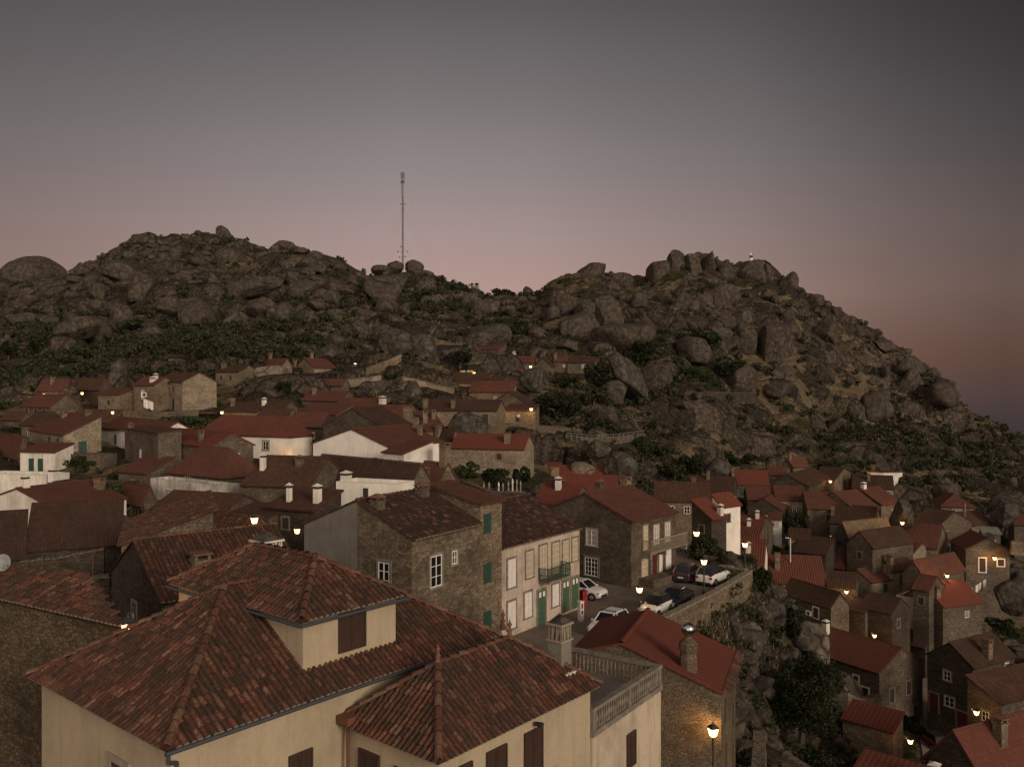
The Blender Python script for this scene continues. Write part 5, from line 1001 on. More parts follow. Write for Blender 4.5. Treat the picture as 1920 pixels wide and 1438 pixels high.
BO = [
 (63,520,330,122,72,'huge smooth granite dome at the left end of the skyline','granite',2,1.2,0,0),
 (163,500,334,12,20,'small pointed rock standing on the left skyline','granite',5,1,0,0),
 (528,468,328,54,32,'rounded boulder on the skyline right of the lone small tree','granite',4,1,.2,0),
 (560,482,326,22,16,'small boulder just below the rounded one on the skyline','granite',4,1,0,0),
 (262,462,330,56,40,'rounded boulder at the left shoulder of the highest peak','granite',5,1,.1,-20),
 (430,500,306,104,66,'very large smooth boulder below the ruined wall','granite',3,1.1,0,-18),
 (506,500,304,54,52,'blocky boulder right of the very large smooth one','granite',5,1,.35,0),
 (478,545,285,140,44,'long leaning slab in the middle of the left hill','granite',3,1.3,0,-14),
 (262,540,300,46,58,'upright block with pale broken face on the left hill','granite',6,1,.4,0),
 (322,578,262,66,46,'dark rounded boulder above the green scrub','granite',3,1,0,10),
 (371,592,255,74,66,'large rounded boulder touching the dark one above the scrub','granite',3,1,.1,-10),
 (438,608,250,62,48,'flat topped boulder right of the large rounded pair','granite',4,1,.2,0),
 (488,580,268,58,44,'boulder behind the flat topped one','granite',4,1,.2,0),
 (522,590,262,44,34,'pale boulder in the row right of the flat topped one','granite',4,1,.2,0),
 (572,546,285,66,40,'boulder below the right shoulder of the left hill','granite',4,1,.2,-8),
 (608,514,314,54,32,'domed boulder at the foot of the left hill skyline','granite',4,1,0,0),
 (145,620,235,90,46,'big slanting rock face above the long stone house','granite',4,1.2,0,-20),
 (186,626,230,50,60,'broad rock beside the slanting rock face','granite',4,1.2,0,0),
 (702,524,318,44,16,'low flat boulder at the left foot of the mast','granite',4,1,.1,0),
 (715,508,322,38,22,'rounded boulder left of the mast','granite',4,1,.2,0),
 (743,502,323,34,28,'boulder touching the left side of the mast','granite',4,1,.2,0),
 (776,500,322,36,26,'loaf shaped boulder just right of the mast','granite',4,1,.3,0),
 (785,519,317,62,26,'wide boulder under the loaf shaped one','granite',3,1,.1,0),
 (808,534,313,68,28,'lowest boulder on the right of the mast rocks','granite',3,1,0,8),
 (912,636,222,94,72,'giant grey boulder towering over the highest red roof','granite_lichen',4,1,.15,0),
 (791,674,188,74,98,'tall round boulder beside the stepped path','granite_lichen',3,.8,.1,0),
 (990,548,290,22,24,'small rounded boulder right of the skyline tree','granite',3,1,0,0),
 (1110,512,298,56,36,'flat topped block on the central skyline','granite',6,1,.6,0),
 (1082,530,294,66,34,'wide block under the flat topped one','granite',5,1,.4,0),
 (1164,530,292,46,40,'rounded skyline boulder right of the flat topped block','granite',4,1,.1,0),
 (1062,575,272,68,60,'tall leaning boulder at the upper left of the great cluster','granite',4,1,.25,0),
 (1040,590,268,30,36,'wedge boulder under the tall leaning one','granite',5,1,.2,20),
 (1136,598,262,60,84,'huge slanting boulder at the right of the great cluster','granite',5,1,.3,-12),
 (1086,612,256,78,64,'heart of the great boulder cluster in mid picture','granite',3,1,.15,0),
 (1102,588,262,50,60,'steep boulder between the heart and the slanting one','granite',5,1,.3,-20),
 (1062,648,235,46,26,'cave roof boulder under the great cluster','granite',4,1,.1,15),
 (1010,628,240,40,30,'boulder left of the cave roof boulder','granite',4,1,.1,0),
 (1236,520,292,52,64,'left-hand tower of the castle rocks on the skyline','granite',4,1,.3,6),
 (1268,512,291,34,84,'tall cracked column of the castle rocks','granite',5,1,.5,0),
 (1298,512,291,38,74,'broad face in the middle of the castle rocks','granite',5,1,.5,0),
 (1330,500,292,32,56,'square topped block on the castle rocks','granite',6,1,.6,0),
 (1362,516,290,38,46,'lower block between the square topped one and the pillar','granite',5,1,.4,0),
 (1412,514,291,66,54,'broad rock carrying the survey pillar','granite',5,1,.45,0),
 (1438,512,291,24,40,'block at the right of the survey pillar rock','granite',6,1,.6,0),
 (1480,532,288,36,46,'leaning rock right of the survey pillar','granite',5,1,.2,30),
 (1526,566,290,42,28,'rounded boulder on the upper right slope','granite',4,1,.2,0),
 (1645,624,306,19,18,'round balancing boulder alone on the right skyline','granite',2,1,0,0),
 (1660,650,302,64,34,'rock shelf under the round balancing boulder','granite',5,1,.3,10),
 (1786,748,300,26,40,'dark boulder at the lower end of the curved slab','granite',4,1,.1,20),
 (1397,640,226,44,74,'left half of the great split boulder','granite',3,1,.1,0),
 (1452,652,222,76,90,'right half of the great split boulder','granite',3,.8,.15,0),
 (1392,600,245,42,34,'pale boulder above the split pair','granite',4,1,.2,0),
 (1466,700,214,56,30,'cracked base rock under the split boulder','granite',5,1,.4,0),
 (705,736,163,66,50,'lichen spotted boulder in front of the path wall','granite_lichen',3,1,.1,0),
 (768,738,160,64,52,'dark lichen boulder right of the spotted one','granite_lichen',4,1,.1,10),
 (622,664,190,60,40,'pale rock under the highest white wall lamp','granite_lichen',5,1,.1,0),
 (508,706,174,72,44,'rocky outcrop carrying the porch house','granite_pale',5,1,.1,0),
 (878,818,127,82,88,'great rounded boulder with black and white lichen among the roofs','granite_lichen',2,.8,.15,0),
 (1001,712,172,54,50,'round boulder left of the big dark tree','granite_lichen',3,1,.1,0),
 (1180,712,186,56,120,'long slanting slab leaning beside the trees','granite_lichen',9,1,.45,-36),
 (1150,738,180,60,50,'rubbly rock under the long slanting slab','granite_lichen',5,1,0,0),
 (1124,842,138,42,36,'egg shaped boulder above the curved lane','granite_lichen',2,1,0,0),
 (1168,882,134,62,66,'ribbed lichen boulder behind the red roofs','granite_lichen',4,1,.1,0),
 (1098,884,136,66,34,'pale smooth slab beside the glowing eave','granite_pale',3,1,0,20),
 (1022,922,104,58,36,'dark boulder wedged between two red roofs','granite_lichen',4,1,0,0),
 (1690,968,138,38,66,'black boulder squeezed between houses at the right','granite',3,1,.1,0),
 (1882,962,152,46,60,'split lichen rock at the right end of the village','granite_lichen',5,1,.1,0),
 (1845,1010,140,44,28,'rock under the corrugated shed','granite_lichen',4,1,.1,0),
 (1900,1120,118,70,70,'rough rocks at the right edge below the cottage','granite_lichen',5,1,0,20),
 (1910,1290,84,50,90,'lichen rock wall behind the dark house, right edge','granite_lichen',5,1,.2,0),
 (1532,1212,86,46,92,'pale cracked granite outcrop at the end of the ribbed red roof','granite_pale',6,1,.2,-10),
 (1505,1190,86,50,60,'dark cleft rock left of the pale cracked outcrop','granite_lichen',6,1,.1,0),
 (1398,1208,77,74,84,'lichen rock bulging from the bank under the square','granite_lichen',4,1,.1,0),
 (1446,1150,84,56,56,'rock at the top of the bank, under the ivy','granite_lichen',5,1,.1,0),
 (1345,880,165,50,50,'dark pointed rock beside the gable ruin','granite_lichen',6,1,0,0),
 (225,712,172,34,70,'upright rock between the tiny stone house and the bare tall house','granite_lichen',5,1,.2,0),
]
for i, b in enumerate(BO):
    b = list(b)
    if b[2] > 195 and b[1] > 535:
        hd = hitD(b[0], b[1]+b[4]*.25, 170)
        if hd and hd < b[2]+40: b[2] = hd+b[3]*.10*hd/F
    boulder(b[0], b[1], b[2], b[3], b[4], b[5], b[6], seed=i*3+1, cuts=b[7]+4, dep=b[8], box=b[9], tilt=b[10], n=5 if b[3]*b[4] > 1200 else 4)
def rock_stuff():
    r = np.random.default_rng(77); V = []; Fc = []; nb = 0; shapes = [rock_shape(3, 300+k, 13, .16, .4*(k % 2), .5) for k in range(9)]; k = 0; tries = 0
    while k < 380 and tries < 30000:
        tries += 1; u = r.uniform(-120, 2000); D = math.sqrt(r.uniform(165**2, 334**2)); x = (u-960)/F*D
        if D > np.interp(u, US, dr)+2: continue
        z = zat(x, D); v = 719-z/D*F
        if r.random() > rockiness(u, v)*.9+.08 or near_big(u, v): continue
        if any(abs(q[2].y-D) < 9 and abs(q[2].x-x) < 11 for q in PEND): continue
        s = min(r.lognormal(math.log(2.0), .6), 6.5) if D < np.interp(u, US, dr)-32 else r.uniform(.8, 1.9)
        vv, f = shapes[k % 9]; a = r.uniform(0, 6.3); c, sn = math.cos(a), math.sin(a)
        q = vv*np.array([s*r.uniform(.8, 1.6), s*r.uniform(.8, 1.2), s*r.uniform(.55, .95)]); q = np.stack([q[:, 0]*c-q[:, 1]*sn, q[:, 0]*sn+q[:, 1]*c, q[:, 2]], -1)+np.array([x, D, z+s*.25])
        V.append(q); Fc.append(np.array(f)+nb); nb += len(vv); k += 1
    k2 = 0
    while k2 < 260:      # loose rocks on the bank under the square
        u = r.uniform(1250, 1600); D = r.uniform(60, 97); x = (u-960)/F*D
        if inp2(x, D, SQ) or any(abs(q[2].y-D) < 3 and abs(q[2].x-x) < 4 for q in PEND): continue
        s = min(r.lognormal(math.log(.7), .5), 2.2); vv, f = shapes[int(r.integers(9))]; a = r.uniform(0, 6.3); c, sn = math.cos(a), math.sin(a); k2 += 1
        q = vv*np.array([s*1.2, s, s*r.uniform(.6, 1.1)]); q = np.stack([q[:, 0]*c-q[:, 1]*sn, q[:, 0]*sn+q[:, 1]*c, q[:, 2]], -1)+np.array([x, D, zat(x, D)+s*.1])
        V.append(q); Fc.append(np.array(f)+nb); nb += len(vv)
    k2 = 0
    while k2 < 170:      # rocky ground at the right edge
        u = r.uniform(1790, 1990); D = r.uniform(92, 165); x = (u-960)/F*D
        if any(abs(q[2].y-D) < 5 and abs(q[2].x-x) < 6 for q in PEND): continue
        s = min(r.lognormal(math.log(.9), .5), 2.6); vv, f = shapes[int(r.integers(9))]; k2 += 1
        V.append(vv*np.array([s*1.2, s, s*r.uniform(.6, 1.1)])+np.array([x, D, zat(x, D)+s*.1])); Fc.append(np.array(f)+nb); nb += len(vv)
    for u in np.arange(-40, 1960, 7.):      # blocks standing along the skyline
        u = u+r.uniform(-4, 4)
        if abs(u-755) < 12 or r.random() < .25: continue
        D = float(np.interp(u, US, dr))-r.uniform(0, 4); x = (u-960)/F*D; s = r.lognormal(math.log(1.25), .45); s = min(s, 3.4 if u > 1180 else 1.9)
        if u < 125: continue
        z = (719-float(np.interp(u, US, sk)))/F*D; vv, f = shapes[int(r.integers(9))]; a = r.uniform(0, 6.3); c, sn = math.cos(a), math.sin(a)
        q = vv*np.array([s*r.uniform(.7, 1.5), s, s*r.uniform(.6, 1.15)]); q = np.stack([q[:, 0]*c-q[:, 1]*sn, q[:, 0]*sn+q[:, 1]*c, q[:, 2]], -1)+np.array([x, D, z-s*.25])
        V.append(q); Fc.append(np.array(f)+nb); nb += len(vv)
    me = bpy.data.meshes.new('boulder_scatter'); me.from_pydata(np.concatenate(V).tolist(), [], np.concatenate(Fc).tolist()); me.materials.append(MAT['granite'])
    me.polygons.foreach_set('use_smooth', np.ones(len(me.polygons), bool)); o = bpy.data.objects.new('boulder_scatter', me); COL.objects.link(o); tag(o, kind='stuff')
rock_stuff()
# ------------------------------------------------------------------ foliage
class LC:
    def __init__(s): s.v = []; s.m = []; s.n = 0
    def leaves(s, P, size, rng, mi, flat=.0, up=False):
        n = len(P); d = rng.normal(size=(n, 3)); d[:, 2] = np.abs(d[:, 2])+flat; d /= np.linalg.norm(d, axis=1)[:, None]
        t = rng.normal(size=(n, 3))
        if up: d[:, 2] *= .15; d /= np.linalg.norm(d, axis=1)[:, None]; t = t*.35+np.array([0, 0, 1.2])
        a = np.cross(d, t); a /= np.linalg.norm(a, axis=1)[:, None]+1e-9; b = np.cross(d, a)
        w = (size*rng.uniform(.6, 1.3, n))[:, None]; k = rng.uniform(.45, .75, n)[:, None]
        if up: k = .12+0*k
        if up: a, b = b, a
        s.v.append(np.stack([P-a*w, P-b*w*k+a*w*.15, P+a*w, P+b*w*k+a*w*.1], 1).reshape(-1, 3)); s.m.append(mi if isinstance(mi, np.ndarray) else np.full(n, mi)); s.n += n
    def build(s, name, mats, par=None, loc=None):
        V = np.concatenate(s.v).astype(np.float32); M = np.concatenate(s.m).astype(np.int32); n = len(M)
        me = bpy.data.meshes.new(name); me.vertices.add(n*4); me.vertices.foreach_set('co', V.ravel()); me.loops.add(n*4); me.loops.foreach_set('vertex_index', np.arange(n*4, dtype=np.int32))
        me.polygons.add(n); me.polygons.foreach_set('loop_start', np.arange(n, dtype=np.int32)*4); me.polygons.foreach_set('loop_total', np.full(n, 4, np.int32))
        for m_ in mats: me.materials.append(MAT[m_])
        me.polygons.foreach_set('material_index', M); me.update(calc_edges=True)
        o = bpy.data.objects.new(name, me); COL.objects.link(o)
        if par: o.parent = par
        if loc is not None: o.location = loc
        return o
def crown_points(rng, n, rx, ry, rz, lobes=9):
    """points near the surface of a clump of lobes, with a light/dark index per lobe"""
    L_ = rng.normal(size=(lobes, 3)); L_ /= np.linalg.norm(L_, axis=1)[:, None]; L_[:, 2] = L_[:, 2]*.8+.05; L_ *= rng.uniform(.3, .86, (lobes, 1)); rad = rng.uniform(.2, .44, lobes)
    i = rng.integers(0, lobes, n); d = rng.normal(size=(n, 3)); d /= np.linalg.norm(d, axis=1)[:, None]; r = rad[i]*rng.uniform(.55, 1.08, n)**.6
    P = (L_[i]+d*r[:, None])*np.array([rx, ry, rz]); tone = (rng.random(lobes) < .3).astype(int)
    m = np.where(rng.random(n) < .2, 1, 0)+tone[i]*(rng.random(n) < .5); return P, np.clip(m, 0, 2)
LEAF = {'dark': ['leaf_dark', 'leaf_mid', 'leaf_light'], 'mid': ['leaf_mid', 'leaf_mid', 'leaf_light'], 'olive': ['leaf_mid', 'leaf_olive', 'leaf_light'], 'light': ['leaf_mid', 'leaf_light', 'leaf_light']}
def plant(u, v, D, w, h, label, pal='dark', kind='tree', n=1500, size=None, seed=0, trunk=None, lobes=10):
    if D > 118 and v > 560:
        hd = hitD(u, v+h*.42, 118)
        if hd and abs(hd-D) < 45: D = hd
    s = D/F; rx = w/2*s; rz = h/2*s; rng = np.random.default_rng(seed+100); size = size or max(.09, .9*s*2.2)
    P, m = crown_points(rng, n, rx, rx, rz, lobes); lc = LC(); lc.leaves(P, size, rng, m)
    c = PX(u, v, D); nm = {'tree': 'tree', 'shrub': 'shrub'}[kind]; grp = 'trees and shrubs around the village'
    if kind == 'shrub':
        o = lc.build(nm, LEAF[pal], loc=c); return tag(o, label, kind, grp)
    g = min(c.z-rz*.9, zat(c.x, c.y)); hgt = c.z-g
    root = empty(nm, (c.x, c.y, g), 0, label, kind, grp); o = lc.build('crown', LEAF[pal], root, (0, 0, hgt))
    mb = MB(); rt = max(.08, rx*.06); p = Vector((0, 0, -.3)); q = Vector((rx*.06, 0, hgt*.55)); mb.cyl(p, q, rt*1.4, rt, 7)
    for k in range(6):
        a = rng.uniform(0, 6.3); e = Vector((math.cos(a)*rx*.55, math.sin(a)*rx*.55, hgt+rz*rng.uniform(-.3, .5))); mid = q.lerp(e, .5)+Vector((0, 0, rz*.12))
        mb.cyl(q, mid, rt*.75, rt*.5, 6); mb.cyl(mid, e, rt*.5, rt*.15, 5)
    mb.build('trunk', 'bark', root)
PL = [
 (1500,1308,73,165,158,'big dense green tree on the grassy slope below the square','dark','tree',17000,.12,26),
 (462,450,332,11,13,'tiny lone tree on the left skyline beside the ruined wall','dark','tree',60,.5,5),
 (944,552,298,64,36,'dark round tree on the skyline between the two hills','dark','tree',900,.6,9),
 (905,566,290,34,24,'smaller tree left of the dark skyline tree','dark','tree',400,.55,7),
 (1042,762,142,108,72,'very big dark evergreen right of the small lamp-lit stone house','dark','tree',5200,.26,16),
 (1130,706,182,74,62,'dark tree left of the long slanting slab','dark','tree',2600,.3,12),
 (1112,742,168,58,50,'paler bushy tree beside the very big dark evergreen','olive','tree',2200,.28,11),
 (862,668,200,50,46,'round dark tree between the tall round boulder and the giant boulder','dark','tree',1500,.33,9),
 (1060,716,182,60,26,'low reddish green bush above the very big dark evergreen','olive','shrub',900,.3,9),
 (1204,660,205,74,64,'broad dark tree right of the great boulder cluster','dark','tree',2200,.34,11),
 (1182,610,240,50,28,'flat dark bush right of the huge slanting boulder','dark','shrub',700,.4,8),
 (1370,692,215,92,46,'umbrella shaped pine on the middle terrace','dark','tree',2200,.36,14),
 (1300,700,210,60,30,'row of small trees left of the umbrella shaped pine','mid','shrub',900,.34,9),
 (1320,634,240,56,54,'dark trees below the castle rocks','dark','tree',1400,.42,9),
 (1108,800,152,30,22,'small round bush, left one of two beside the curved lane','dark','shrub',420,.24,6),
 (1142,801,152,28,24,'small round bush, right one of two beside the curved lane','dark','shrub',420,.24,6),
 (1226,838,148,84,42,'wide green bush below the curved lane','mid','shrub',1800,.26,10),
 (1300,868,150,50,52,'dark tree on the slope above the three white windows','dark','tree',1300,.27,9),
 (1265,880,148,50,40,'bushy tree left of the slope tree','olive','tree',1000,.27,8),
 (1385,864,172,70,34,'dark hedge of trees behind the two green windows','dark','shrub',1500,.32,9),
 (880,884,108,60,46,'yellow green bush at the left of the walled garden','light','shrub',1500,.17,9),
 (930,896,104,72,50,'dark garden trees behind the stone pinnacles','dark','tree',2600,.19,11),
 (975,892,108,46,50,'garden tree at the right end of the pinnacles','dark','tree',1600,.19,9),
 (1494,979,131,54,48,'round green tree in the middle of the right-hand roofs','mid','tree',2600,.2,10),
 (1326,1034,92,66,66,'dark tree behind the parked black estate car','dark','tree',3200,.17,12),
 (1372,1050,90,66,34,'dark hedge along the far parapet of the square','dark','shrub',1900,.16,10),
 (1286,1072,86,26,20,'small dark bush beside the black estate car','dark','shrub',500,.15,6),
 (1424,1092,82,44,74,'tall ivy bush hanging over the corner of the parapet','dark','shrub',3000,.14,11),
 (1480,1166,84,60,66,'dark broom bush on the rock below the parapet corner','dark','shrub',3200,.14,10),
 (1440,1190,80,44,46,'lower green bush on the bank, beside the broom bush','mid','shrub',1800,.14,9),
 (1344,1180,74,50,40,'olive bush in the middle of the bank','olive','shrub',1300,.14,9),
 (1376,1140,77,44,36,'dry bush high on the bank','olive','shrub',900,.14,8),
 (1700,1352,84,66,52,'dark shrub at the foot of the ribbed roof house','dark','shrub',2400,.15,9),
 (530,727,166,32,36,'dark tree under the rocky outcrop','dark','tree',900,.28,8),
 (312,744,156,46,38,'leafy tree in front of the tall bare stone house','mid','tree',1500,.26,9),
 (732,768,150,48,24,'dark bush below the lichen boulders','dark','shrub',900,.26,8),
 (330,790,140,120,30,'scrubby bank under the tall bare stone house','olive','shrub',1700,.26,14),
 (160,868,112,60,34,'garden bush beside the white house with tall green doors','mid','shrub',1300,.19,9),
 (218,918,100,44,36,'yellow green creeper on the old garden wall','light','shrub',1100,.17,8),
 (1880,1176,104,70,44,'dark bush at the right edge above the dark house','dark','shrub',1600,.18,9),
 (1855,860,205,90,36,'pale scrub at the right of the hill foot','olive','shrub',900,.34,10),
 (250,610,250,70,26,'green bush on the left hillside beside the slanting rock','mid','shrub',700,.42,8),
 (375,556,275,44,22,'dark bush between the large left boulders','dark','shrub',500,.45,7),
 (75,640,225,60,56,'dark tree at the left of the hill foot','dark','tree',1200,.38,9),
 (15,655,215,40,44,'dark tree at the left edge of the picture','dark','tree',900,.36,8),
 (980,610,250,36,40,'small tree in the gap between the hills','mid','tree',800,.42,8),
 (1460,1030,122,52,36,'green bush by the bent vent pipe','mid','shrub',1100,.18,8),
 (1545,1420,64,110,30,'low bush by the lower garden wall','dark','shrub',1400,.12,9),
 (1395,1420,60,70,40,'dark undergrowth at the foot of the terracotta house','dark','shrub',1500,.11,9),
]
for i, p in enumerate(PL): plant(p[0], p[1], p[2], p[3], p[4], p[5], p[6], p[7], p[8], p[9], seed=i, lobes=p[10])
def scrub_stuff():
    rng = np.random.default_rng(41); lc = LC(); k = 0; t = 0
    g = lambda u, v, a, b, s, tt: math.exp(-((u-a)/s)**2-((v-b)/tt)**2)
    while k < 2300 and t < 60000:
        t += 1; u = rng.uniform(-120, 2010); D = math.sqrt(rng.uniform(128**2, 325**2)); x = (u-960)/F*D
        if D > np.interp(u, US, dr)-4: continue
        z = zat(x, D); v = 719-z/D*F
        den = .08+1.3*g(u, v, 400, 660, 190, 45)+1.*g(u, v, 60, 670, 140, 50)+.9*g(u, v, 760, 560, 100, 26)+.8*g(u, v, 900, 590, 80, 30)+.6*g(u, v, 1220, 660, 80, 50)+.6*g(u, v, 1300, 690, 110, 40)+.6*g(u, v, 1750, 860, 190, 60)+.5*g(u, v, 1600, 830, 140, 60)+.6*g(u, v, 1250, 850, 120, 40)+.35*g(u, v, 1050, 790, 110, 60)+.35*g(u, v, 600, 600, 80, 40)
        if rng.random() > den: continue
        if any(abs(q[2].y-D-3) < 6 and abs(q[2].x-x) < 7 for q in PEND): continue
        big = math.exp(-((u-400)/260)**2-((v-650)/45)**2); s = rng.uniform(.7, 2.1)*(1+.8*big); P, m = crown_points(rng, int(60*s), s*1.25, s*1.1, s*.85, 5); tone = rng.random()
        m = np.where(tone < .6, m, np.where(m == 0, 3, m)); lc.leaves(P+np.array([x, D, z+s*.35]), .38, rng, m); k += 1
    k = 0
    while k < 380:      # low bushes on the bank
        u = rng.uniform(1270, 1600); D = rng.uniform(58, 97); x = (u-960)/F*D
        if inp2(x, D, SQ): continue
        s = rng.uniform(.4, 1.3); P, m = crown_points(rng, int(130*s), s*1.2, s*1.1, s*.9, 4); lc.leaves(P+np.array([x, D, zat(x, D)+s*.4]), .13, rng, np.where(m > 0, 1, 0)); k += 1
    tag(lc.build('hillside_scrub', ['leaf_mid', 'leaf_olive', 'leaf_light', 'leaf_olive']), kind='stuff')
    lc = LC(); P = []; k = 0
    for _ in range(26000):      # dry grass on the hill
        u = rng.uniform(-60, 1960); D = math.sqrt(rng.uniform(130**2, 300**2)); x = (u-960)/F*D
        z = zat(x, D); v = 719-z/D*F
        den = .12+1.*g(u, v, 1620, 720, 150, 80)+.9*g(u, v, 1270, 600, 110, 25)+.9*g(u, v, 1180, 775, 90, 40)+.7*g(u, v, 1350, 780, 130, 60)+.7*g(u, v, 700, 600, 130, 30)+.6*g(u, v, 360, 470, 180, 30)
        if rng.random() < den and fbm(np.array([x/7]), np.array([D/7]), oct=3, seed=21)[0] > -.05: P.append((x, D, z+.15))
    P = np.array(P); P = np.repeat(P, 3, 0)+rng.normal(size=(len(P)*3, 3))*np.array([.5, .5, .08]); lc.leaves(P, .42, rng, (rng.random(len(P)) < .35).astype(int), up=True)
    P = []
    for _ in range(15000):     # tall dry grass on the bank under the square
        u = rng.uniform(1240, 1600); D = rng.uniform(58, 96); x = (u-960)/F*D
        if inp2(x, D, SQ): continue
        z = zat(x, D); den = .25+.75*g(u, 719-z/D*F, 1350, 1190, 110, 80)
        if fbm(np.array([x/3]), np.array([D/3]), oct=3, seed=8)[0]+den > .45: P.append((x, D, z+.12))
    P = np.array(P); P = np.repeat(P, 4, 0)+rng.normal(size=(len(P)*4, 3))*np.array([.18, .18, .06]); mm = (rng.random(len(P)) < .6).astype(int)+(rng.random(len(P)) < .16)*1; lc.leaves(P, .24, rng, mm, up=True)
    tag(lc.build('dry_grass', ['straw', 'straw_brown', 'leaf_olive']), kind='stuff')
scrub_stuff()
# ------------------------------------------------------------------ free standing walls
def wall_line(name, label, pts, hgt, th=.5, mat='stone_grey', cap='trim_grey', foot=.6, group=None, cat='wall', capw=.06, jag=.0):
    """pts: world points on the top line"""
    mb = MB(); n = len(pts); nr = []
    for i in range(n):
        d = (pts[min(i+1, n-1)]-pts[max(i-1, 0)]); d.z = 0; d.normalize(); nr.append(Vector((d.y, -d.x, 0)))
    for i in range(n-1):
        a, b = pts[i], pts[i+1]; q = nr[i]*th/2; p = nr[i+1]*th/2; H = Vector((0, 0, hgt))
        for s in (1, -1): mb.poly([a+q*s-H, b+p*s-H, b+p*s, a+q*s] if s > 0 else [b-p-H, a-q-H, a-q, b-p])
        mb.poly([a+q, b+p, b-p, a-q])
    mb.poly([pts[0]+nr[0]*th/2-Vector((0, 0, hgt)), pts[0]+nr[0]*th/2, pts[0]-nr[0]*th/2, pts[0]-nr[0]*th/2-Vector((0, 0, hgt))])
    mb.poly([pts[-1]+nr[-1]*th/2-Vector((0, 0, hgt)), pts[-1]+nr[-1]*th/2, pts[-1]-nr[-1]*th/2, pts[-1]-nr[-1]*th/2-Vector((0, 0, hgt))])
    if cap:      # rough coping stones
        r = random.Random(len(label))
        for i in range(n-1):
            a, b = pts[i], pts[i+1]; L_ = (b-a).length; k = max(1, int(L_/.45)); d = (b-a)/k; dd = d.normalized(); q = Vector((dd.y, -dd.x, 0)).normalized()
            for j in range(k):
                c = a+d*(j+.04); e = a+d*(j+.96); w = th/2+capw+r.uniform(-.03, .05); z = Vector((0, 0, r.uniform(.10, .2)))
                lo = Vector((0, 0, .003)); A = [c+q*w+lo, e+q*w+lo, e-q*w+lo, c-q*w+lo]; B = [c+q*w*.85+z, e+q*w*.85+z*.9, e-q*w*.85+z, c-q*w*.85+z*.9]
                mb.poly(B, 1)
                for s in range(4): mb.poly([A[s], A[(s+1) % 4], B[(s+1) % 4], B[s]], 1)
    return tag(mb.build(name, [mat, cap or mat]), label, cat, group)
wz = -17.75
WG = 'rubble walls of the village'
wp = [Vector((x, y, wz)) for x, y in WALL]
dense = []
for a, b in zip(wp[:-1], wp[1:]):
    for k in range(4): dense.append(a.lerp(b, k/4))
dense.append(wp[-1])
wall_line('parapet_wall', 'long rubble parapet wall along the edge of the car park', dense, 2.3, .55, 'stone_warm')
wall_line('parapet_wall', 'short return of the parapet behind the white crossover car', [Vector((22.6, 80.6, wz)), Vector((20.2, 83.2, wz))], 1.2, .5, 'stone_warm')
def wl(label, P, h, **k):
    if P[0][2] > 138:
        Q_ = []
        for u, v, D in P: hd = hitD(u, v+h*.6/D*F, 125); Q_.append((u, v, hd if hd and abs(hd-D) < 35 else D))
        P = Q_
    k.setdefault('cap', 'stone_grey'); wall_line('rubble_wall', label, [PX(*p) for p in P], h, group=WG, **k)
wl('pale stone wall sloping from the tall round boulder down to the tavern', [(755,706,183),(800,716,180),(850,728,176)], 1.8, mat='stone_light')
wl('upper rubble wall of the stepped path, left of the tall round boulder', [(688,690,186),(720,678,188),(752,664,190)], 2.6, mat='stone_warm')
wl('pale low wall behind the lichen spotted boulder', [(652,712,170),(700,706,174),(715,703,176)], 1.6, mat='stone_light')
wl('long terrace wall under the small lamp-lit stone house', [(880,792,146),(950,795,145),(1040,800,145),(1090,806,146)], 1.8)
wl('curved lane wall with a railing on the open slope', [(1060,818,146),(1110,822,146),(1160,820,149),(1205,814,153)], 1.2, mat='stone_grey')
wl('terrace wall below the umbrella shaped pine', [(1282,737,190),(1350,736,192),(1420,738,192)], 2.6, mat='stone_dark')
wl('garden wall behind the stone pinnacles', [(880,906,100),(920,922,98),(985,924,98)], 1.5, mat='stone_dark')
wl('retaining wall under the tall bare stone house', [(232,772,146),(300,774,147),(372,770,150)], 3.5, mat='stone_grey')
wl('curving pale garden wall beside the ribbed roof house', [(1533,1246,86),(1560,1268,85),(1590,1296,84),(1612,1308,84.5),(1650,1304,88)], 3.4, mat='stone_light', th=.4)
wl('lower garden wall running out of the bottom of the picture', [(1432,1392,62),(1470,1412,60),(1530,1450,58)], .9, mat='stone_light', th=.4)
wl('thick broken wall stub at the foot of the terracotta house', [(1424,1372,58),(1422,1440,55)], 3, mat='stone_warm', th=.8)
wl('yard wall in shadow below the dark corrugated roof', [(40,1053,66),(110,1046,67),(196,1030,68)], 2.2, mat='stone_dark')
wl('low wall of the lane beside the yard, left side', [(60,1092,52),(130,1086,53),(205,1082,54)], 2.5, mat='stone_dark')
wl('wall at the right edge behind the cottage', [(1895,1014,128),(1950,1020,128)], 2, mat='stone_warm')
# ruined wall on the peak
mb = MB(); c = PX(420, 446, 333); w = 28/F*333; pr = [(-w/2, -1), (w/2+1.2, -1), (w/2-.2, 1.2), (w*.2, 3.6), (-w*.1, 4.7), (-w*.38, 4.4), (-w/2, 3.4)]
mb.poly([(x, -1, z) for x, z in pr]); mb.poly([(x, 1, z) for x, z in pr][::-1])
for i in range(len(pr)): p, q = pr[i], pr[(i+1) % len(pr)]; mb.poly([(p[0], -1, p[1]), (p[0], 1, p[1]), (q[0], 1, q[1]), (q[0], -1, q[1])])
tag(mb.build('ruined_wall', 'granite', loc=c), 'broken castle wall stub on the highest peak of the left hill', 'ruined wall')
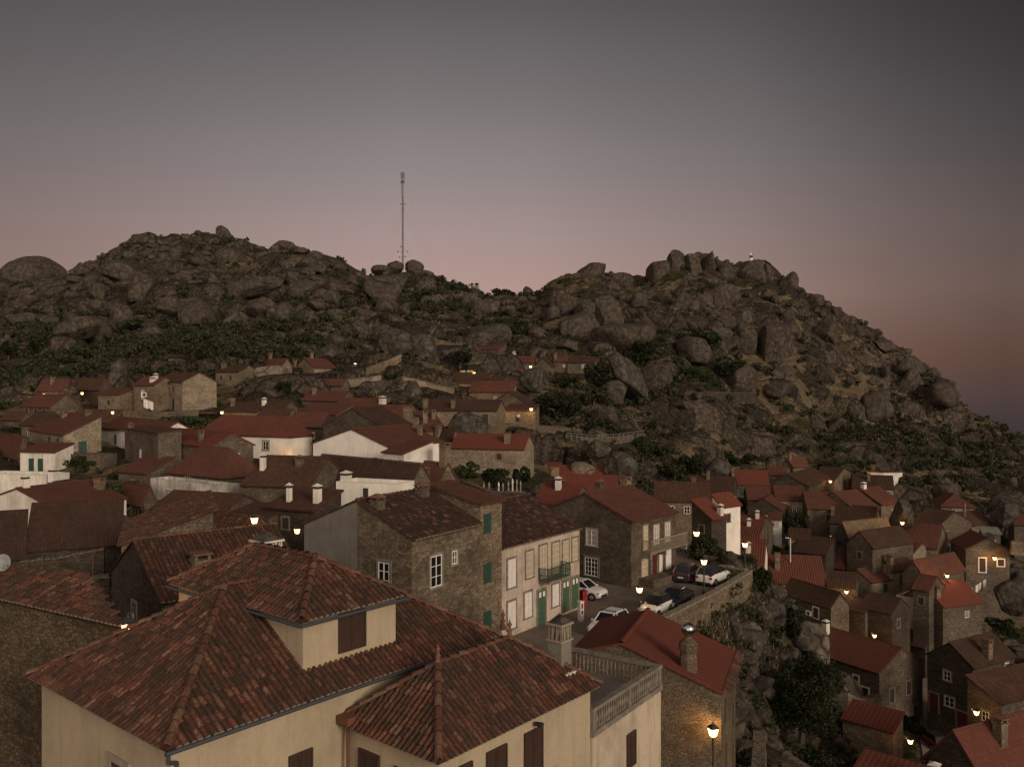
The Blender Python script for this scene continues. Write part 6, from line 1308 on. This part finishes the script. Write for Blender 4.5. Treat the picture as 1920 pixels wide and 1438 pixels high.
# ------------------------------------------------------------------ lamps
LG = 'lit street lanterns'
def point(par, z, e, r=.12, col=(1, .50, .17), off=(0, 0)):
    l = bpy.data.lights.new('lamp_light', 'POINT'); l.energy = e; l.shadow_soft_size = r; l.color = col
    o = bpy.data.objects.new('lamp_light', l); COL.objects.link(o); o.parent = par; o.location = (off[0], off[1], z)
def lantern(par, z, s=1., x=0, y=0, glass='lamp_glass', metal='metal_dark'):
    mb = MB(); a = .13*s; b = .21*s; h = .42*s
    A = [(-a, -a), (a, -a), (a, a), (-a, a)]; B = [(-b, -b), (b, -b), (b, b), (-b, b)]
    for i in range(4):
        p, q = A[i], B[i]; mb.cyl((p[0]*1.03, p[1]*1.03, 0), (q[0]*1.03, q[1]*1.03, h), .014*s, .014*s, 5)
    mb.box((-a*1.2, -a*1.2, -.04*s), (a*1.2, a*1.2, 0)); mb.cyl((0, 0, -.14*s), (0, 0, -.04*s), .03*s, .07*s, 8)
    C = [(-b*1.2, -b*1.2, h), (b*1.2, -b*1.2, h), (b*1.2, b*1.2, h), (-b*1.2, b*1.2, h)]; E = [(x_*.42, y_*.42, h+.17*s) for x_, y_, _ in C]
    for i in range(4): mb.poly([C[i], C[(i+1) % 4], E[(i+1) % 4], E[i]])
    mb.poly(C[::-1]); mb.poly(E); mb.cyl((0, 0, h+.17*s), (0, 0, h+.24*s), .07*s, .05*s, 8); mb.lathe((0, 0, h+.24*s), [(.02*s, 0), (.045*s, .03*s), (.03*s, .07*s), (.005, .1*s)], 8)
    o = mb.build('lantern_frame', metal, par, loc=(x, y, z))
    g = MB()
    for i in range(4): p, q = A[i], A[(i+1) % 4]; r, t = B[(i+1) % 4], B[i]; g.poly([(p[0], p[1], .01), (q[0], q[1], .01), (r[0], r[1], h-.005), (t[0], t[1], h-.005)])
    g.build('lantern_glass', glass, o)
def lamp_post(u, v, D, zb, label, e=60, s=1., metal='metal_green', ground=None):
    """u,v: centre of the glass"""
    c = PX(u, v, D); zb = ground if ground is not None else zat(c.x, c.y); hh = c.z-zb-.2*s
    root = empty('street_lamp', (c.x, c.y, zb), .4, label, 'street lamp', LG)
    mb = MB(); r = .055*s
    if metal == 'metal_green': mb.lathe((0, 0, -.3), [(.2, 0), (.2, .38), (.15, .42), (.15, .8), (.11, .86), (.12, .95), (.07, 1.05), (.06, max(1.1, hh-.6)), (.085, max(1.12, hh-.55)), (.055, max(1.15, hh-.5)), (.045, hh+.2)], 10)
    else: mb.cyl((0, 0, -.3), (0, 0, hh-.1), .04, .035, 8); mb.lathe((0, 0, hh-.3), [(.04, 0), (.07, .05), (.04, .12), (.06, .2)], 8)
    mb.build('pole', metal, root); lantern(root, hh, s, metal=metal); point(root, hh+.2*s, e)
def wall_lamp(u, v, D, label, e=40, s=1., back=(.0, .45), glass='lamp_glass', col=(1, .50, .17)):
    c = PX(u, v, D); root = empty('wall_lamp', (c.x, c.y, c.z-.2*s), .6, label, 'wall lamp', LG)
    lantern(root, 0, s, glass=glass); mb = MB(); bx, by = back
    mb.cyl((0, 0, .62*s), (bx*.5, by*.5, .78*s), .018, .018, 6); mb.cyl((bx*.5, by*.5, .78*s), (bx, by, .62*s), .018, .018, 6); mb.cyl((bx, by, .35*s), (bx, by, .85*s), .03, .03, 6); mb.build('bracket', 'metal_dark', root)
    point(root, .2*s, e, col=col)
wall_lamp(241, 1179, 29.3, 'lantern glowing on the corner of the rubble house in the left foreground', 90, 1.05, (.25, .5))
lamp_post(1337, 1372, 36.9, 0, 'thin dark post lantern lighting the gable of the terracotta house', 170, .84, 'metal_dark', ground=-21)
lamp_post(1199, 1106, 68.5, 0, 'green lamp post nearest the small white hatchback', 110, .95, ground=SQZ)
lamp_post(1320, 1054, 74, 0, 'green lamp post against the parapet, in front of the white crossover', 110, .95, ground=SQZ)
lamp_post(1397, 1022, 81.2, 0, 'green lamp post at the far corner of the parapet', 110, .95, ground=SQZ)
wall_lamp(477, 976, 64, 'wall lantern above the old tiled roofs, left of the grey plaster gable', 150, 1.05)
wall_lamp(557, 996, 68, 'half hidden lantern at the left foot of the grey plaster gable', 45, .9)
wall_lamp(1306, 1001, 88, 'lantern on the end wall of the balcony house', 130, 1.1)
wall_lamp(540, 863, 116, 'lantern on the corner of the big white house with the ribbed roof', 330, 1.2, (-.3, .3))
for (u, v, D, lab, e) in [
    (82, 740, 172, 'porch lamp of the highest long house at the far left', 90), (154, 738, 162, 'lone lamp on the dark wall at the far left', 110), (211, 774, 148, 'lamp beside the rock under the tiny stone house', 60),
    (416, 774, 146, 'lamp at the corner under the fenced balcony', 110), (850, 720, 177, 'post lamp in front of the stone tavern', 110), (995, 688, 186, 'lamp at the eave of the brown roof high up', 110),
    (886, 751, 160, 'lamp under the slanting bright red roof', 80), (937, 767, 149, 'lamp left of the small lamp-lit stone house', 90), (996, 768, 148.6, 'lamp right of the small lamp-lit stone house', 90),
    (705, 780, 139, 'lamp in the lit doorway of the stepped row', 90), (1070, 903, 130, 'lamp hidden under the glowing eave', 150), (1251, 953, 112, 'red glowing lamp behind the balcony house ridge', 90),
    (1557, 903, 172, 'lamp at the gabled house with the arched doorway', 100), (1614, 894, 172, 'lamp between the arched doorway house and the brown box house', 130), (1696, 941, 146, 'lamp at the end of the pale skylight roof', 90),
    (1692, 981, 134, 'lamp above the wide bright red roof', 60), (1776, 1080, 116.3, 'lamp on the lamp-lit rubble wall in the right-hand quarter', 110), (1587, 1110, 114.4, 'lamp under the short dark roof beside the white verge', 95),
    (1865, 1047, 129, 'lamp by the window of the gabled cottage', 90), (1707, 1390, 74, 'small lamp at the edge of the smooth red roof near the red car', 25), (1831, 1336, 73.4, 'bright lantern on the corner by the lane with the red car', 50),
    (1640, 1192, 106, 'hidden lamp glowing behind the capped white chimney', 90), (1452, 1107, 90, 'red glowing lamp behind the ivy at the parapet corner', 60), (889, 700, 182, 'lamp by the yellow washing above the tavern', 50)]:
    wall_lamp(u, v, D, lab, e*4, 1.0 if D > 120 else .85, (.0, .4), 'lamp_red' if 'red glowing' in lab else 'lamp_glass')
for (u, v, D, lab) in [(725, 667, 188, 'small white lamp on the stepped path'), (666, 683, 186, 'small white lamp below the stepped path'), (625, 654, 192, 'highest small white lamp, above the outcrop houses'), (931, 700, 200, 'small white lamp on the wall of the bright windowed house')]:
    wall_lamp(u, v, D, lab, 12, .9, (.0, .3), 'lamp_white', (1, .85, .65))
# ------------------------------------------------------------------ cars
def car(label, cx, cy, z, heading, paint, kind='hatch', L_=3.9, Wd=1.7, H_=1.5, roofpaint=None, bars=False, front_faces=True):
    root = empty('parked_car', (cx, cy, z), heading, label, 'car', 'cars parked on the square')
    hl = L_/2; hw = Wd/2
    if kind == 'small': st = [(-hl, .80, .32, .74), (-hl+.12, .90, .25, .93), (-hl*.55, .97, .2, .97), (0, 1, .2, .98), (hl*.35, 1, .2, .98), (hl*.62, .97, .2, .93), (hl*.88, .90, .22, .78), (hl, .72, .3, .60)]; gh = (-hl*.97, -hl*.72, hl*.12, hl*.58)
    elif kind == 'sedan': st = [(-hl, .78, .32, .82), (-hl+.15, .92, .25, .95), (-hl*.6, .98, .2, .98), (0, 1, .2, .93), (hl*.4, 1, .2, .92), (hl*.7, .95, .2, .82), (hl*.92, .88, .22, .68), (hl, .72, .3, .55)]; gh = (-hl*.86, -hl*.35, hl*.10, hl*.50)
    else: st = [(-hl, .82, .35, .86), (-hl+.1, .93, .27, 1.0), (-hl*.6, .99, .22, 1.04), (0, 1, .22, 1.0), (hl*.35, 1, .22, 1.0), (hl*.65, .97, .22, .95), (hl*.9, .9, .25, .84), (hl, .75, .33, .66)]; gh = (-hl*.97, -hl*.80, hl*.12, hl*.50)
    mb = MB(); ring = []
    for x, w, zb, zt in st:
        k = H_/1.5; w *= hw; zt *= k
        ring.append([Vector(q) for q in ((x, -w*.92, zb), (x, -w, zb+.14), (x, -w, zt-.22), (x, -w*.9, zt-.05), (x, -w*.55, zt), (x, w*.55, zt), (x, w*.9, zt-.05), (x, w, zt-.22), (x, w, zb+.14), (x, w*.92, zb))])
    for a, b in zip(ring[:-1], ring[1:]):
        for i in range(len(a)): j = (i+1) % len(a); mb.poly([a[i], b[i], b[j], a[j]])
    mb.poly(ring[0]); mb.poly(ring[-1][::-1]); body = mb.build('body', paint, root, smooth=True)
    m_ = body.modifiers.new('b', 'BEVEL'); m_.width = .05; m_.segments = 2; m_.limit_method = 'ANGLE'; m_.angle_limit = R(25)
    zb = .93*H_/1.5; r0, r1, r2, r3 = gh; g = MB(); zr = H_-.02; wb = hw*.90; wr = hw*.70
    A = [Vector(q) for q in ((r0, -wb*.95, zb), (r3, -wb*.9, zb-.02), (r3, wb*.9, zb-.02), (r0, wb*.95, zb))]; B = [Vector(q) for q in ((r1, -wr, zr-.05), (r2, -wr, zr-.03), (r2, wr, zr-.03), (r1, wr, zr-.05))]
    for i in range(4): g.poly([A[i], A[(i+1) % 4], B[(i+1) % 4], B[i]])
    g.build('windows', 'glass_dark', root)
    p = MB(); bb = [q+Vector((0, 0, .0)) for q in B]; up = Vector((0, 0, .05)); c = (B[0]+B[2])/2+Vector((0, 0, .09))
    R2 = [B[i].lerp(Vector((c.x, c.y, B[i].z)), .12)+up for i in range(4)]
    for i in range(4): p.poly([B[i]*1.0, B[(i+1) % 4], R2[(i+1) % 4], R2[i]])
    p.poly(R2); pl = p
    for i in range(4): pl.cyl(A[i]+Vector((0, 0, .0)), B[i], .05, .045, 6)
    for s in (-1, 1): pl.cyl((-.02*hl, s*wb*.99, zb), (-.08*hl, s*wr*1.01, zr-.04), .04, .035, 6); pl.cyl(B[0 if s < 0 else 3], B[1 if s < 0 else 2], .035, .035, 6)
    pl.build('roof', roofpaint or paint, root)
    for sx in (-1, 1):
        for sy in (-1, 1):
            rw = .31 if H_ < 1.55 else .34; x = sx*hl*.64; ar = MB(); ar.cyl((x, sy*(hw-.16), rw), (x, sy*(hw+.012), rw), rw*1.16, rw*1.16, 18); ar.build('wheel_arch', 'plastic_black', root)
            w = MB(); w.cyl((x, sy*(hw-.2), rw), (x, sy*(hw+.02), rw), rw, rw*.96, 18); wh = w.build('wheel', 'tyre', root)
            w = MB(); w.cyl((x, sy*(hw+.0), rw), (x, sy*(hw+.035), rw), rw*.64, rw*.55, 12); w.build('rim', 'metal_grey', wh)
    for sy in (-1, 1):
        h = MB(); y = sy*hw*.68; h.box((hl*.885, y-.2, .58*H_/1.5), (hl*.955, y+.2, .72*H_/1.5)); h.build('headlight', 'curtain', root)
        h = MB(); y = sy*hw*.74; h.box((-hl*1.0, y-.17, .66*H_/1.5), (-hl*.95, y+.14, .86*H_/1.5)); h.build('taillight', 'red_paint', root)
        h = MB(); y = sy*(hw+.06); h.box((hl*.36, y-.09, .9*H_/1.5), (hl*.44, y+.07, 1.02*H_/1.5)); h.build('mirror', paint, root)
    h = MB(); h.box((-hl-.005, -.26, .52), (-hl*.985, .26, .63)); h.build('number_plate', 'plate_white', root)
    h = MB(); h.box((hl*.97, -hw*.55, .32), (hl+.01, hw*.55, .50)); h.build('grille', 'plastic_black', root)
    h = MB(); h.box((-hl-.01, -hw*.8, .26), (-hl*.93, hw*.8, .44)); h.build('bumper', 'plastic_black', root)
    if bars:
        for x in (r1+.35, r2-.25): h = MB(); h.cyl((x, -wr-.05, zr+.12), (x, wr+.05, zr+.12), .028, .028, 6); h.cyl((x, -wr, zr-.03), (x, -wr, zr+.12), .03, .03, 5); h.cyl((x, wr, zr-.03), (x, wr, zr+.12), .03, .03, 5); h.build('roof_bar', 'plastic_black', root)
def sq(u, v): D = -SQZ*F/(v-719); return PX(u, v, D)
p = sq(1229, 1150); car('small white hatchback with a black glass roof, beside the parapet', p.x, p.y, SQZ, R(236), 'car_white', 'small', 3.6, 1.65, 1.5, 'glass_dark')
p = sq(1266, 1134); car('black saloon car parked tightly behind the white hatchback', p.x, p.y, SQZ, R(236), 'car_black', 'sedan', 4.5, 1.78, 1.45)
p = sq(1337, 1092); car('white crossover with a black roof facing the far parapet', p.x, p.y, SQZ, R(52), 'car_white', 'suv', 4.2, 1.8, 1.62, 'car_black')
p = sq(1289, 1085); car('dark brown estate car beside the white crossover', p.x, p.y, SQZ, R(62), 'car_brown', 'suv', 4.5, 1.8, 1.5)
p = sq(1093, 1118); car('silver white car nosing out behind the peeling facade', p.x, p.y, SQZ, R(-35), 'car_white', 'suv', 4.2, 1.75, 1.5)
p = sq(1141, 1184); car('white car with roof bars, half hidden by the terracotta roof', p.x, p.y, SQZ, R(236), 'car_white', 'suv', 4.1, 1.7, 1.5, bars=True)
c = PX(1748, 1382, 93); zc = zat(c.x, c.y); car('old red car at the foot of the dark house on the lower lane', c.x, c.y, zc+.05, R(95), 'car_red', 'suv', 4.0, 1.75, 1.6, 'plastic_black')
# ------------------------------------------------------------------ objects on the square
def box_on(name, label, u, v, size, mat, cat, extra=None, rz=.6):
    p = sq(u, v); mb = MB(); a, b, h = size; mb.box((-a/2, -b/2, .12), (a/2, b/2, h)); mb.box((-a/2+.04, -b/2+.04, -.05), (a/2-.04, b/2-.04, .12)); mb.box((-a/2-.03, -b/2-.03, h), (a/2+.03, b/2+.03, h+.06))
    o = mb.build(name, mat); o.location = p; o.rotation_euler = (0, 0, rz); tag(o, label, cat)
    if extra:
        for k, e in enumerate(extra): m2 = MB(); m2.box(*e[:2]); m2.build(e[2], e[3], o)
    return o
box_on('post_box', 'red pillar cabinet at the corner of the peeling facade', 1094, 1136, (.5, .45, 1.25), 'red_paint', 'post box', [((-.16, -.255, .85), (.16, -.23, .92), 'slot', 'plastic_black')])
box_on('ticket_post', 'slim white post box with two red marks, in front of the peeling facade', 1089, 1164, (.36, .34, 1.5), 'shutter_white', 'post box', [((-.09, -.19, 1.0), (.09, -.17, 1.4), 'mark', 'red_paint'), ((-.09, -.19, .6), (.09, -.17, .85), 'mark', 'red_paint')])
# ------------------------------------------------------------------ mast
c = PX(755, 497, 324); top = PX(755, 322, 324).z-c.z
mr = empty('radio_mast', c, .3, 'tall thin guyed lattice mast on the middle rocks of the skyline', 'radio mast')
mb = MB(); r = .36; A3 = [(r*math.cos(k*2.094), r*math.sin(k*2.094)) for k in range(3)]; n = 44
for k in range(3):
    p, q = A3[k], A3[(k+1) % 3]; mb.cyl((p[0], p[1], -2), (p[0], p[1], top*.9), .06, .05, 5)
    for i in range(n): z0 = top*.9*i/n; z1 = top*.9*(i+1)/n; mb.cyl((p[0], p[1], z0), (q[0], q[1], z1), .035, .035, 4); mb.cyl((p[0], p[1], z1), (q[0], q[1], z1), .03, .03, 4)
mb.build('lattice', 'mast_red', mr)
mb = MB(); mb.cyl((0, 0, top*.73), (0, 0, top*.88), .42, .42, 8); mb.build('sleeve', 'mast_white', mr)
mb = MB(); mb.cyl((0, 0, top*.86), (0, 0, top*.985), .16, .1, 6)
for k in range(3):
    a = k*2.094+.4
    for z in (.875, .925, .955): mb.box((math.cos(a)*.6-.13, math.sin(a)*.6-.13, top*z), (math.cos(a)*.6+.13, math.sin(a)*.6+.13, top*z+1.3))
mb.cyl((0, 0, top*.98), (0, 0, top), .05, .02, 5); mb.build('antennas', 'mast_red', mr)
mb = MB()
for z, x in ((.14, -1.9), (.145, 1.9), (.09, 1.1), (.08, -1.2), (.195, -.7), (.65, .9), (.65, -.7)):
    mb.cyl((0, 0, top*z), (x, 0, top*z+.1), .04, .04, 4); mb.lathe((x, 0, top*z-.25), [(.05, 0), (.2, .1), (.22, .4), (.05, .55)], 7)
mb.build('drum_antennas', 'metal_dark', mr)
mb = MB()
for a in (.6, 2.4, 4.2, 5.4):
    for z, d in ((.95, 17), (.62, 13), (.62, 17), (.33, 9)): mb.cyl((0, 0, top*z), (math.cos(a)*d, math.sin(a)*d, -2.5), .010, .010, 3, caps=False)
mb.build('guy_wires', 'wire', mr)
# survey pillar
c = PX(1408.5, 487, 291)
sp_ = empty('survey_pillar', c, 0, 'small white survey pillar with a dark band and hooked top, on the right peak', 'survey pillar')
mb = MB(); mb.lathe((0, 0, -.5), [(.62, 0), (.58, 1.1)], 10); mb.build('base', 'shutter_white', sp_)
mb = MB(); mb.lathe((0, 0, .6), [(.58, 0), (.55, .75), (.4, .8)], 10); mb.build('band', 'wood_shade_dark', sp_)
mb = MB(); mb.lathe((0, 0, 1.4), [(.3, 0), (.24, .75), (.1, .8)], 8); mb.cyl((-.3, 0, 1.35), (-.33, 0, 2.1), .1, .1, 6); mb.cyl((-.33, 0, 2.1), (.1, 0, 2.5), .1, .1, 6); mb.build('top', 'shutter_white', sp_)
# stone pinnacles of the garden
for i, (u, v0, v1) in enumerate([(907,905,922),(917,903,921),(935,903,918),(943,905,920),(953,902,916),(961,897,918),(969,898,916),(976,901,918)]):
    D = 99; p = PX(u, v1+5, D); h = (v1+5-v0)/F*D; mb = MB(); mb.lathe((0, 0, 0), [(.14, 0), (.09, h*.15), (.06, h*.55), (.11, h*.62), (.12, h*.8), (.05, h*.88), (.07, h*.94), (.01, h)], 7)
    ordn = ('first', 'second', 'third', 'fourth', 'fifth', 'tallest sixth', 'seventh', 'last')[i]
    tag(mb.build('stone_pinnacle', 'shutter_white' if i in (2, 5) else 'trim_stone', loc=p), ordn+' carved stone pinnacle from the left on the garden wall', 'pinnacle', 'carved pinnacles on the garden wall')
# people
def person(u, v, D, label, shirt, legs, h=1.72, rz=0., carry=None):
    g = PX(u, v, D); root = empty('person', g, rz, label, 'person'); s = h/1.75
    me = bpy.data.meshes.new('body')
    V = [(0, 0, .93), (0, 0, 1.15), (0, .01, 1.38), (0, .0, 1.5), (0, .02, 1.62), (0, .02, 1.7), (.2, 0, 1.4), (.27, .03, 1.13), (.25, .14, .92), (-.2, 0, 1.4), (-.27, -.02, 1.13), (-.27, .06, .9), (.1, 0, .88), (.12, .1, .48), (.12, .02, .07), (.12, .18, .03), (-.1, 0, .88), (-.13, -.06, .48), (-.13, -.16, .07), (-.13, 0, .03)]
    E = [(0, 1), (1, 2), (2, 3), (3, 4), (4, 5), (2, 6), (6, 7), (7, 8), (2, 9), (9, 10), (10, 11), (0, 12), (12, 13), (13, 14), (14, 15), (0, 16), (16, 17), (17, 18), (18, 19)]
    Rr_ = [.15, .15, .16, .06, .095, .09, .07, .05, .035, .07, .05, .035, .1, .065, .045, .04, .1, .065, .045, .04]
    bm = bmesh.new(); lay = bm.verts.layers.skin.verify(); vs = [bm.verts.new(tuple(q*s for q in p)) for p in V]
    for i, r in enumerate(Rr_): vs[i][lay].radius = (r*s, r*s*.8)
    vs[0][lay].use_root = True
    for i, j in E: bm.edges.new((vs[i], vs[j]))
    bm.to_mesh(me); bm.free()
    me.materials.append(MAT['skin']); o = bpy.data.objects.new('body', me); COL.objects.link(o); o.parent = root; o.modifiers.new('s', 'SKIN'); mm_ = o.modifiers.new('u', 'SUBSURF'); mm_.levels = mm_.render_levels = 1
    mb = MB(); mb.lathe((0, 0, .95*s), [(.17*s, 0), (.18*s, .2*s), (.21*s, .42*s), (.12*s, .54*s)], 10); 
    for x in (-1, 1): mb.cyl((x*.19*s, 0, 1.42*s), (x*.27*s, .02, 1.15*s), .085*s, .065*s, 7)
    mb.build('shirt', shirt, root)
    mb = MB(); mb.lathe((0, 0, .82*s), [(.17*s, 0), (.175*s, .16*s)], 10)
    for x, k in ((1, (.12, .1, .48)), (-1, (-.13, -.06, .48))): e = (.12, .02, .1) if x > 0 else (-.13, -.16, .1); mb.cyl((x*.1*s, 0, .9*s), tuple(q*s for q in k), .115*s, .085*s, 7); mb.cyl(tuple(q*s for q in k), tuple(q*s for q in e), .085*s, .065*s, 7)
    mb.build('trousers', legs, root); mb = MB(); mb.lathe((0, .03*s, 1.66*s), [(.1*s, -.02), (.11*s, .05*s), (.07*s, .11*s), (.01, .13*s)], 8); mb.build('hair', 'hair', root)
person(753.5, 678, 184.5, 'person in a pale shirt standing on the stepped path by the tall boulder', 'cloth_white', 'cloth_dark')
person(761, 677, 184.5, 'person in dark clothes beside the one in the pale shirt', 'cloth_dark', 'cloth_blue', 1.6)
person(972, 793, 146.5, 'person in white standing before the small lamp-lit stone house', 'cloth_white', 'cloth_dark')
# closed parasols by the tavern
for u, v, h, lab in ((840, 744, 17, 'closed pinkish parasol on the tavern terrace, taller one'), (828, 744, 12, 'closed pale parasol on the tavern terrace, smaller one')):
    p = PX(u, v, 172); hh = h/F*172; root = empty('parasol', p, 0, lab, 'parasol', 'closed parasols of the tavern'); mb = MB(); mb.cyl((0, 0, -.6), (0, 0, hh), .03, .03, 6); mb.build('pole', 'metal_grey', root)
    mb = MB(); mb.lathe((0, 0, hh*.1), [(.33, 0), (.36, .1), (.2, hh*.5), (.05, hh*.85)], 8); mb.build('canopy', 'cloth_pink' if h > 15 else 'cloth_white', root)
# washing
def washing(label, a, b, items, posts=True):
    A, B = PX(*a), PX(*b); o = Vector(A); root = empty('clothes_line', o, 0, label, 'washing line'); d = B-A
    mb = MB(); mb.cyl((0, 0, 0), d, .015, .015, 4)
    if posts: mb.cyl((0, 0, -2), (0, 0, .1), .03, .03, 5); mb.cyl(d-Vector((0, 0, 2)), d+Vector((0, 0, .1)), .03, .03, 5)
    mb.build('line', 'metal_grey', root); t = .05
    for w, h, mt in items:
        p = d*t; q = d*min(.98, t+w); n = Vector((-d.y, d.x, 0)).normalized()*.02; mb = MB(); k = 5; P = []
        for i in range(k+1):
            x = p.lerp(q, i/k)+n*math.sin(i*2.1)*3; P.append((x, x-Vector((0, 0, h*(1-.06*math.sin(i*1.7))))+n*math.cos(i*1.3)*3))
        for i in range(k): mb.poly([P[i][1], P[i+1][1], P[i+1][0], P[i][0]])
        c = mb.build('cloth', mt, root); sm = c.modifiers.new('t', 'SOLIDIFY'); sm.thickness = .02; t += w+.02
washing('washing line with yellow shirts above the stone tavern', (862, 695, 184), (890, 694, 184), [(.16, 1.0, 'cloth_yellow'), (.12, .9, 'cloth_white'), (.1, .9, 'cloth_blue'), (.2, .7, 'cloth_tan'), (.2, 1.1, 'cloth_yellow')])
washing('washing line with white and tan towels on the slope below the gabled cottage', (1829, 1098, 118), (1849, 1085, 122), [(.16, 1.0, 'cloth_white'), (.14, 1.0, 'cloth_tan'), (.12, .9, 'cloth_white'), (.14, 1.2, 'cloth_dark'), (.25, 1.1, 'cloth_white')])
washing('pink sheet spread on the slope beside the towels', (1809, 1107, 116), (1824, 1102, 117), [(.85, .9, 'cloth_pink')])
washing('pale washing hanging on the balcony of the house with white capped chimney', (268, 747, 152), (292, 756, 152), [(.4, 1.5, 'cloth_white'), (.35, 1.4, 'cloth_white')], False)
# balcony on posts of the tall bare house
p = PX(345, 773, 154.5); root = empty('post_balcony', p, R(-10), 'railed wooden balcony on thin posts under the tall bare gable', 'balcony'); w = 5.8
mb = MB(); mb.box((0, 0, -.15), (w, 1.6, 0)); mb.build('deck', 'rust', root)
mb = MB()
for i in range(20): mb.cyl((i*w/19, 0, 0), (i*w/19, 0, 1), .015, .015, 4)
mb.cyl((0, 0, 1), (w, 0, 1), .03, .03, 5); mb.cyl((0, 0, .5), (w, 0, .5), .02, .02, 5); mb.build('railing', 'metal_dark', root)
for x in (.1, w*.45, w*.8): mb = MB(); mb.cyl((x, .1, -3.4), (x, .1, -.1), .05, .05, 6); mb.build('post', 'metal_dark', root)
# curved lane railing
mb = MB(); P = [PX(*q) for q in [(1062,812,146),(1110,816,146),(1160,814,149),(1205,808,153)]]
for a, b in zip(P[:-1], P[1:]):
    mb.cyl(a, b, .035, .035, 5); mb.cyl(a-Vector((0, 0, .4)), b-Vector((0, 0, .4)), .025, .025, 5)
    for k in range(5): q = a.lerp(b, k/5); mb.cyl(q-Vector((0, 0, 1)), q, .03, .03, 5)
tag(mb.build('railing', 'metal_grey'), 'thin metal railing along the curved lane on the open slope', 'railing')
# yard fence, dish, air conditioner, skylights
mb = MB(); P = [PX(*q) for q in [(79,1043,57),(174,1032,59)]]
for a in P: mb.cyl(a-Vector((0, 0, 1.8)), a, .03, .03, 5)
mb.cyl(P[0]-Vector((0, 0, .5)), P[1]-Vector((0, 0, .5)), .02, .02, 4); tag(mb.build('yard_fence', 'rust'), 'two rusty fence posts with a wire in the left yard', 'fence')
c = PX(6, 1055, 36); root = empty('satellite_dish', c, 0, 'round grey satellite dish at the left edge above the rubble house roof', 'satellite dish')
mb = MB(); mb.lathe((0, 0, 0), [(.02, 0), (.15, .02), (.28, .07), (.36, .14), (.35, .15), (.26, .09), (.02, .03)], 18); d_ = mb.build('dish', 'metal_grey', root, smooth=True); d_.rotation_euler = (R(-75), R(0), R(-160)); d_.scale = (.85, 1, 1)
mb = MB(); mb.cyl((0, 0, -.1), (.45, -.5, -.05), .02, .02, 5); mb.box((.4, -.58, -.1), (.5, -.45, .02)); mb.cyl((0, .05, 0), (0, .1, -1.1), .03, .03, 6); mb.build('arm', 'metal_grey', root)
def prop_box(name, label, u, v, D, size, rz, mats, cat, face=None):
    c = PX(u, v, D); mb = MB(); a, b, h = size; mb.box((-a/2, -b/2, -h/2), (a/2, b/2, h/2))
    o = mb.build(name, mats[0], loc=c); o.rotation_euler = (0, 0, R(rz)); tag(o, label, cat)
    if face: m2 = MB(); m2.cyl((face, -b/2, 0), (face, -b/2-.02, 0), h*.38, h*.38, 14); m2.build('fan_grille', mats[1], o)
prop_box('air_conditioner', 'white air conditioner on the dark tiled house wall, between its two windows', 1516, 1149, 111, (.85, .3, .6), -67, ['shutter_white', 'metal_dark'], 'air conditioner', .12)
prop_box('air_conditioner', 'white air conditioner on the balcony of the house with the washing', 270, 740, 152.5, (.9, .3, .8), 0, ['shutter_white', 'metal_dark'], 'air conditioner', .1)

# lower lane with its drains
mb = MB(); cl = [(1738, 112), (1748, 104), (1760, 97), (1775, 88), (1792, 79), (1815, 68), (1840, 58)]; rows = []
for u, D in cl:
    c = PX(u, 719, D); rows.append([Vector((c.x+k*2.6, D+k*.6, 0)) for k in (-1, -.33, .33, 1)])
for r_ in rows:
    for q in r_: q.z = zat(q.x, q.y)+.12
for a, b in zip(rows[:-1], rows[1:]):
    for k in range(3): mb.poly([a[k], a[k+1], b[k+1], b[k]])
tag(mb.build('lane', 'asphalt'), kind='structure')

for k, (u, v, D, h, lab) in enumerate([(1557, 1032, 124, 2.0, 'thin black flue with a shiny cowl on the hipped red roof'), (1482, 1034, 122, 1.9, 'bent white vent pipe behind the white verge roof'), (1036, 936, 96, 1.8, 'slanting black stove pipe on the small red roof'), (1440, 1000, 125, 2.2, 'roof aerial beside the round green tree')]):
    c = PX(u, v, D); root = empty('flue', c, 0, lab, 'flue'); mb = MB(); mb.cyl((0, 0, -1.5), (0, 0, h), .07, .07, 7)
    if k == 1: mb.cyl((0, 0, h), (-.7, 0, h+.1), .06, .06, 6)
    mb.build('pipe', 'shutter_white' if k == 1 else 'metal_dark', root); mb = MB(); mb.lathe((0, 0, h), [(.08, 0), (.15, .06), (.13, .18), (.02, .25)], 8); mb.build('cowl', 'steel' if k == 0 else 'metal_dark', root)
build_houses()
for root_name, fr in (('skylight', ((.35, .33), (.55, .33))),):
    for k, (u, v) in enumerate(((91, 1004), (132, 1003))):
        D = 76.6; c = PX(u, v, D); mb = MB(); sl_ = math.atan2(2.9, 5.5); M = Matrix.Translation(c) @ Matrix.Rotation(sl_, 4, 'X')
        mb.box((-.33, -.42, .0), (.33, .42, .12), 0, M); mb.box((-.27, -.36, .12), (.27, .36, .135), 1, M)
        tag(mb.build('skylight', ['metal_grey', 'curtain']), ('left' if k == 0 else 'right')+' one of two small skylights in the dark tiled roof at the left', 'skylight', 'roof skylights')
build_terrain()
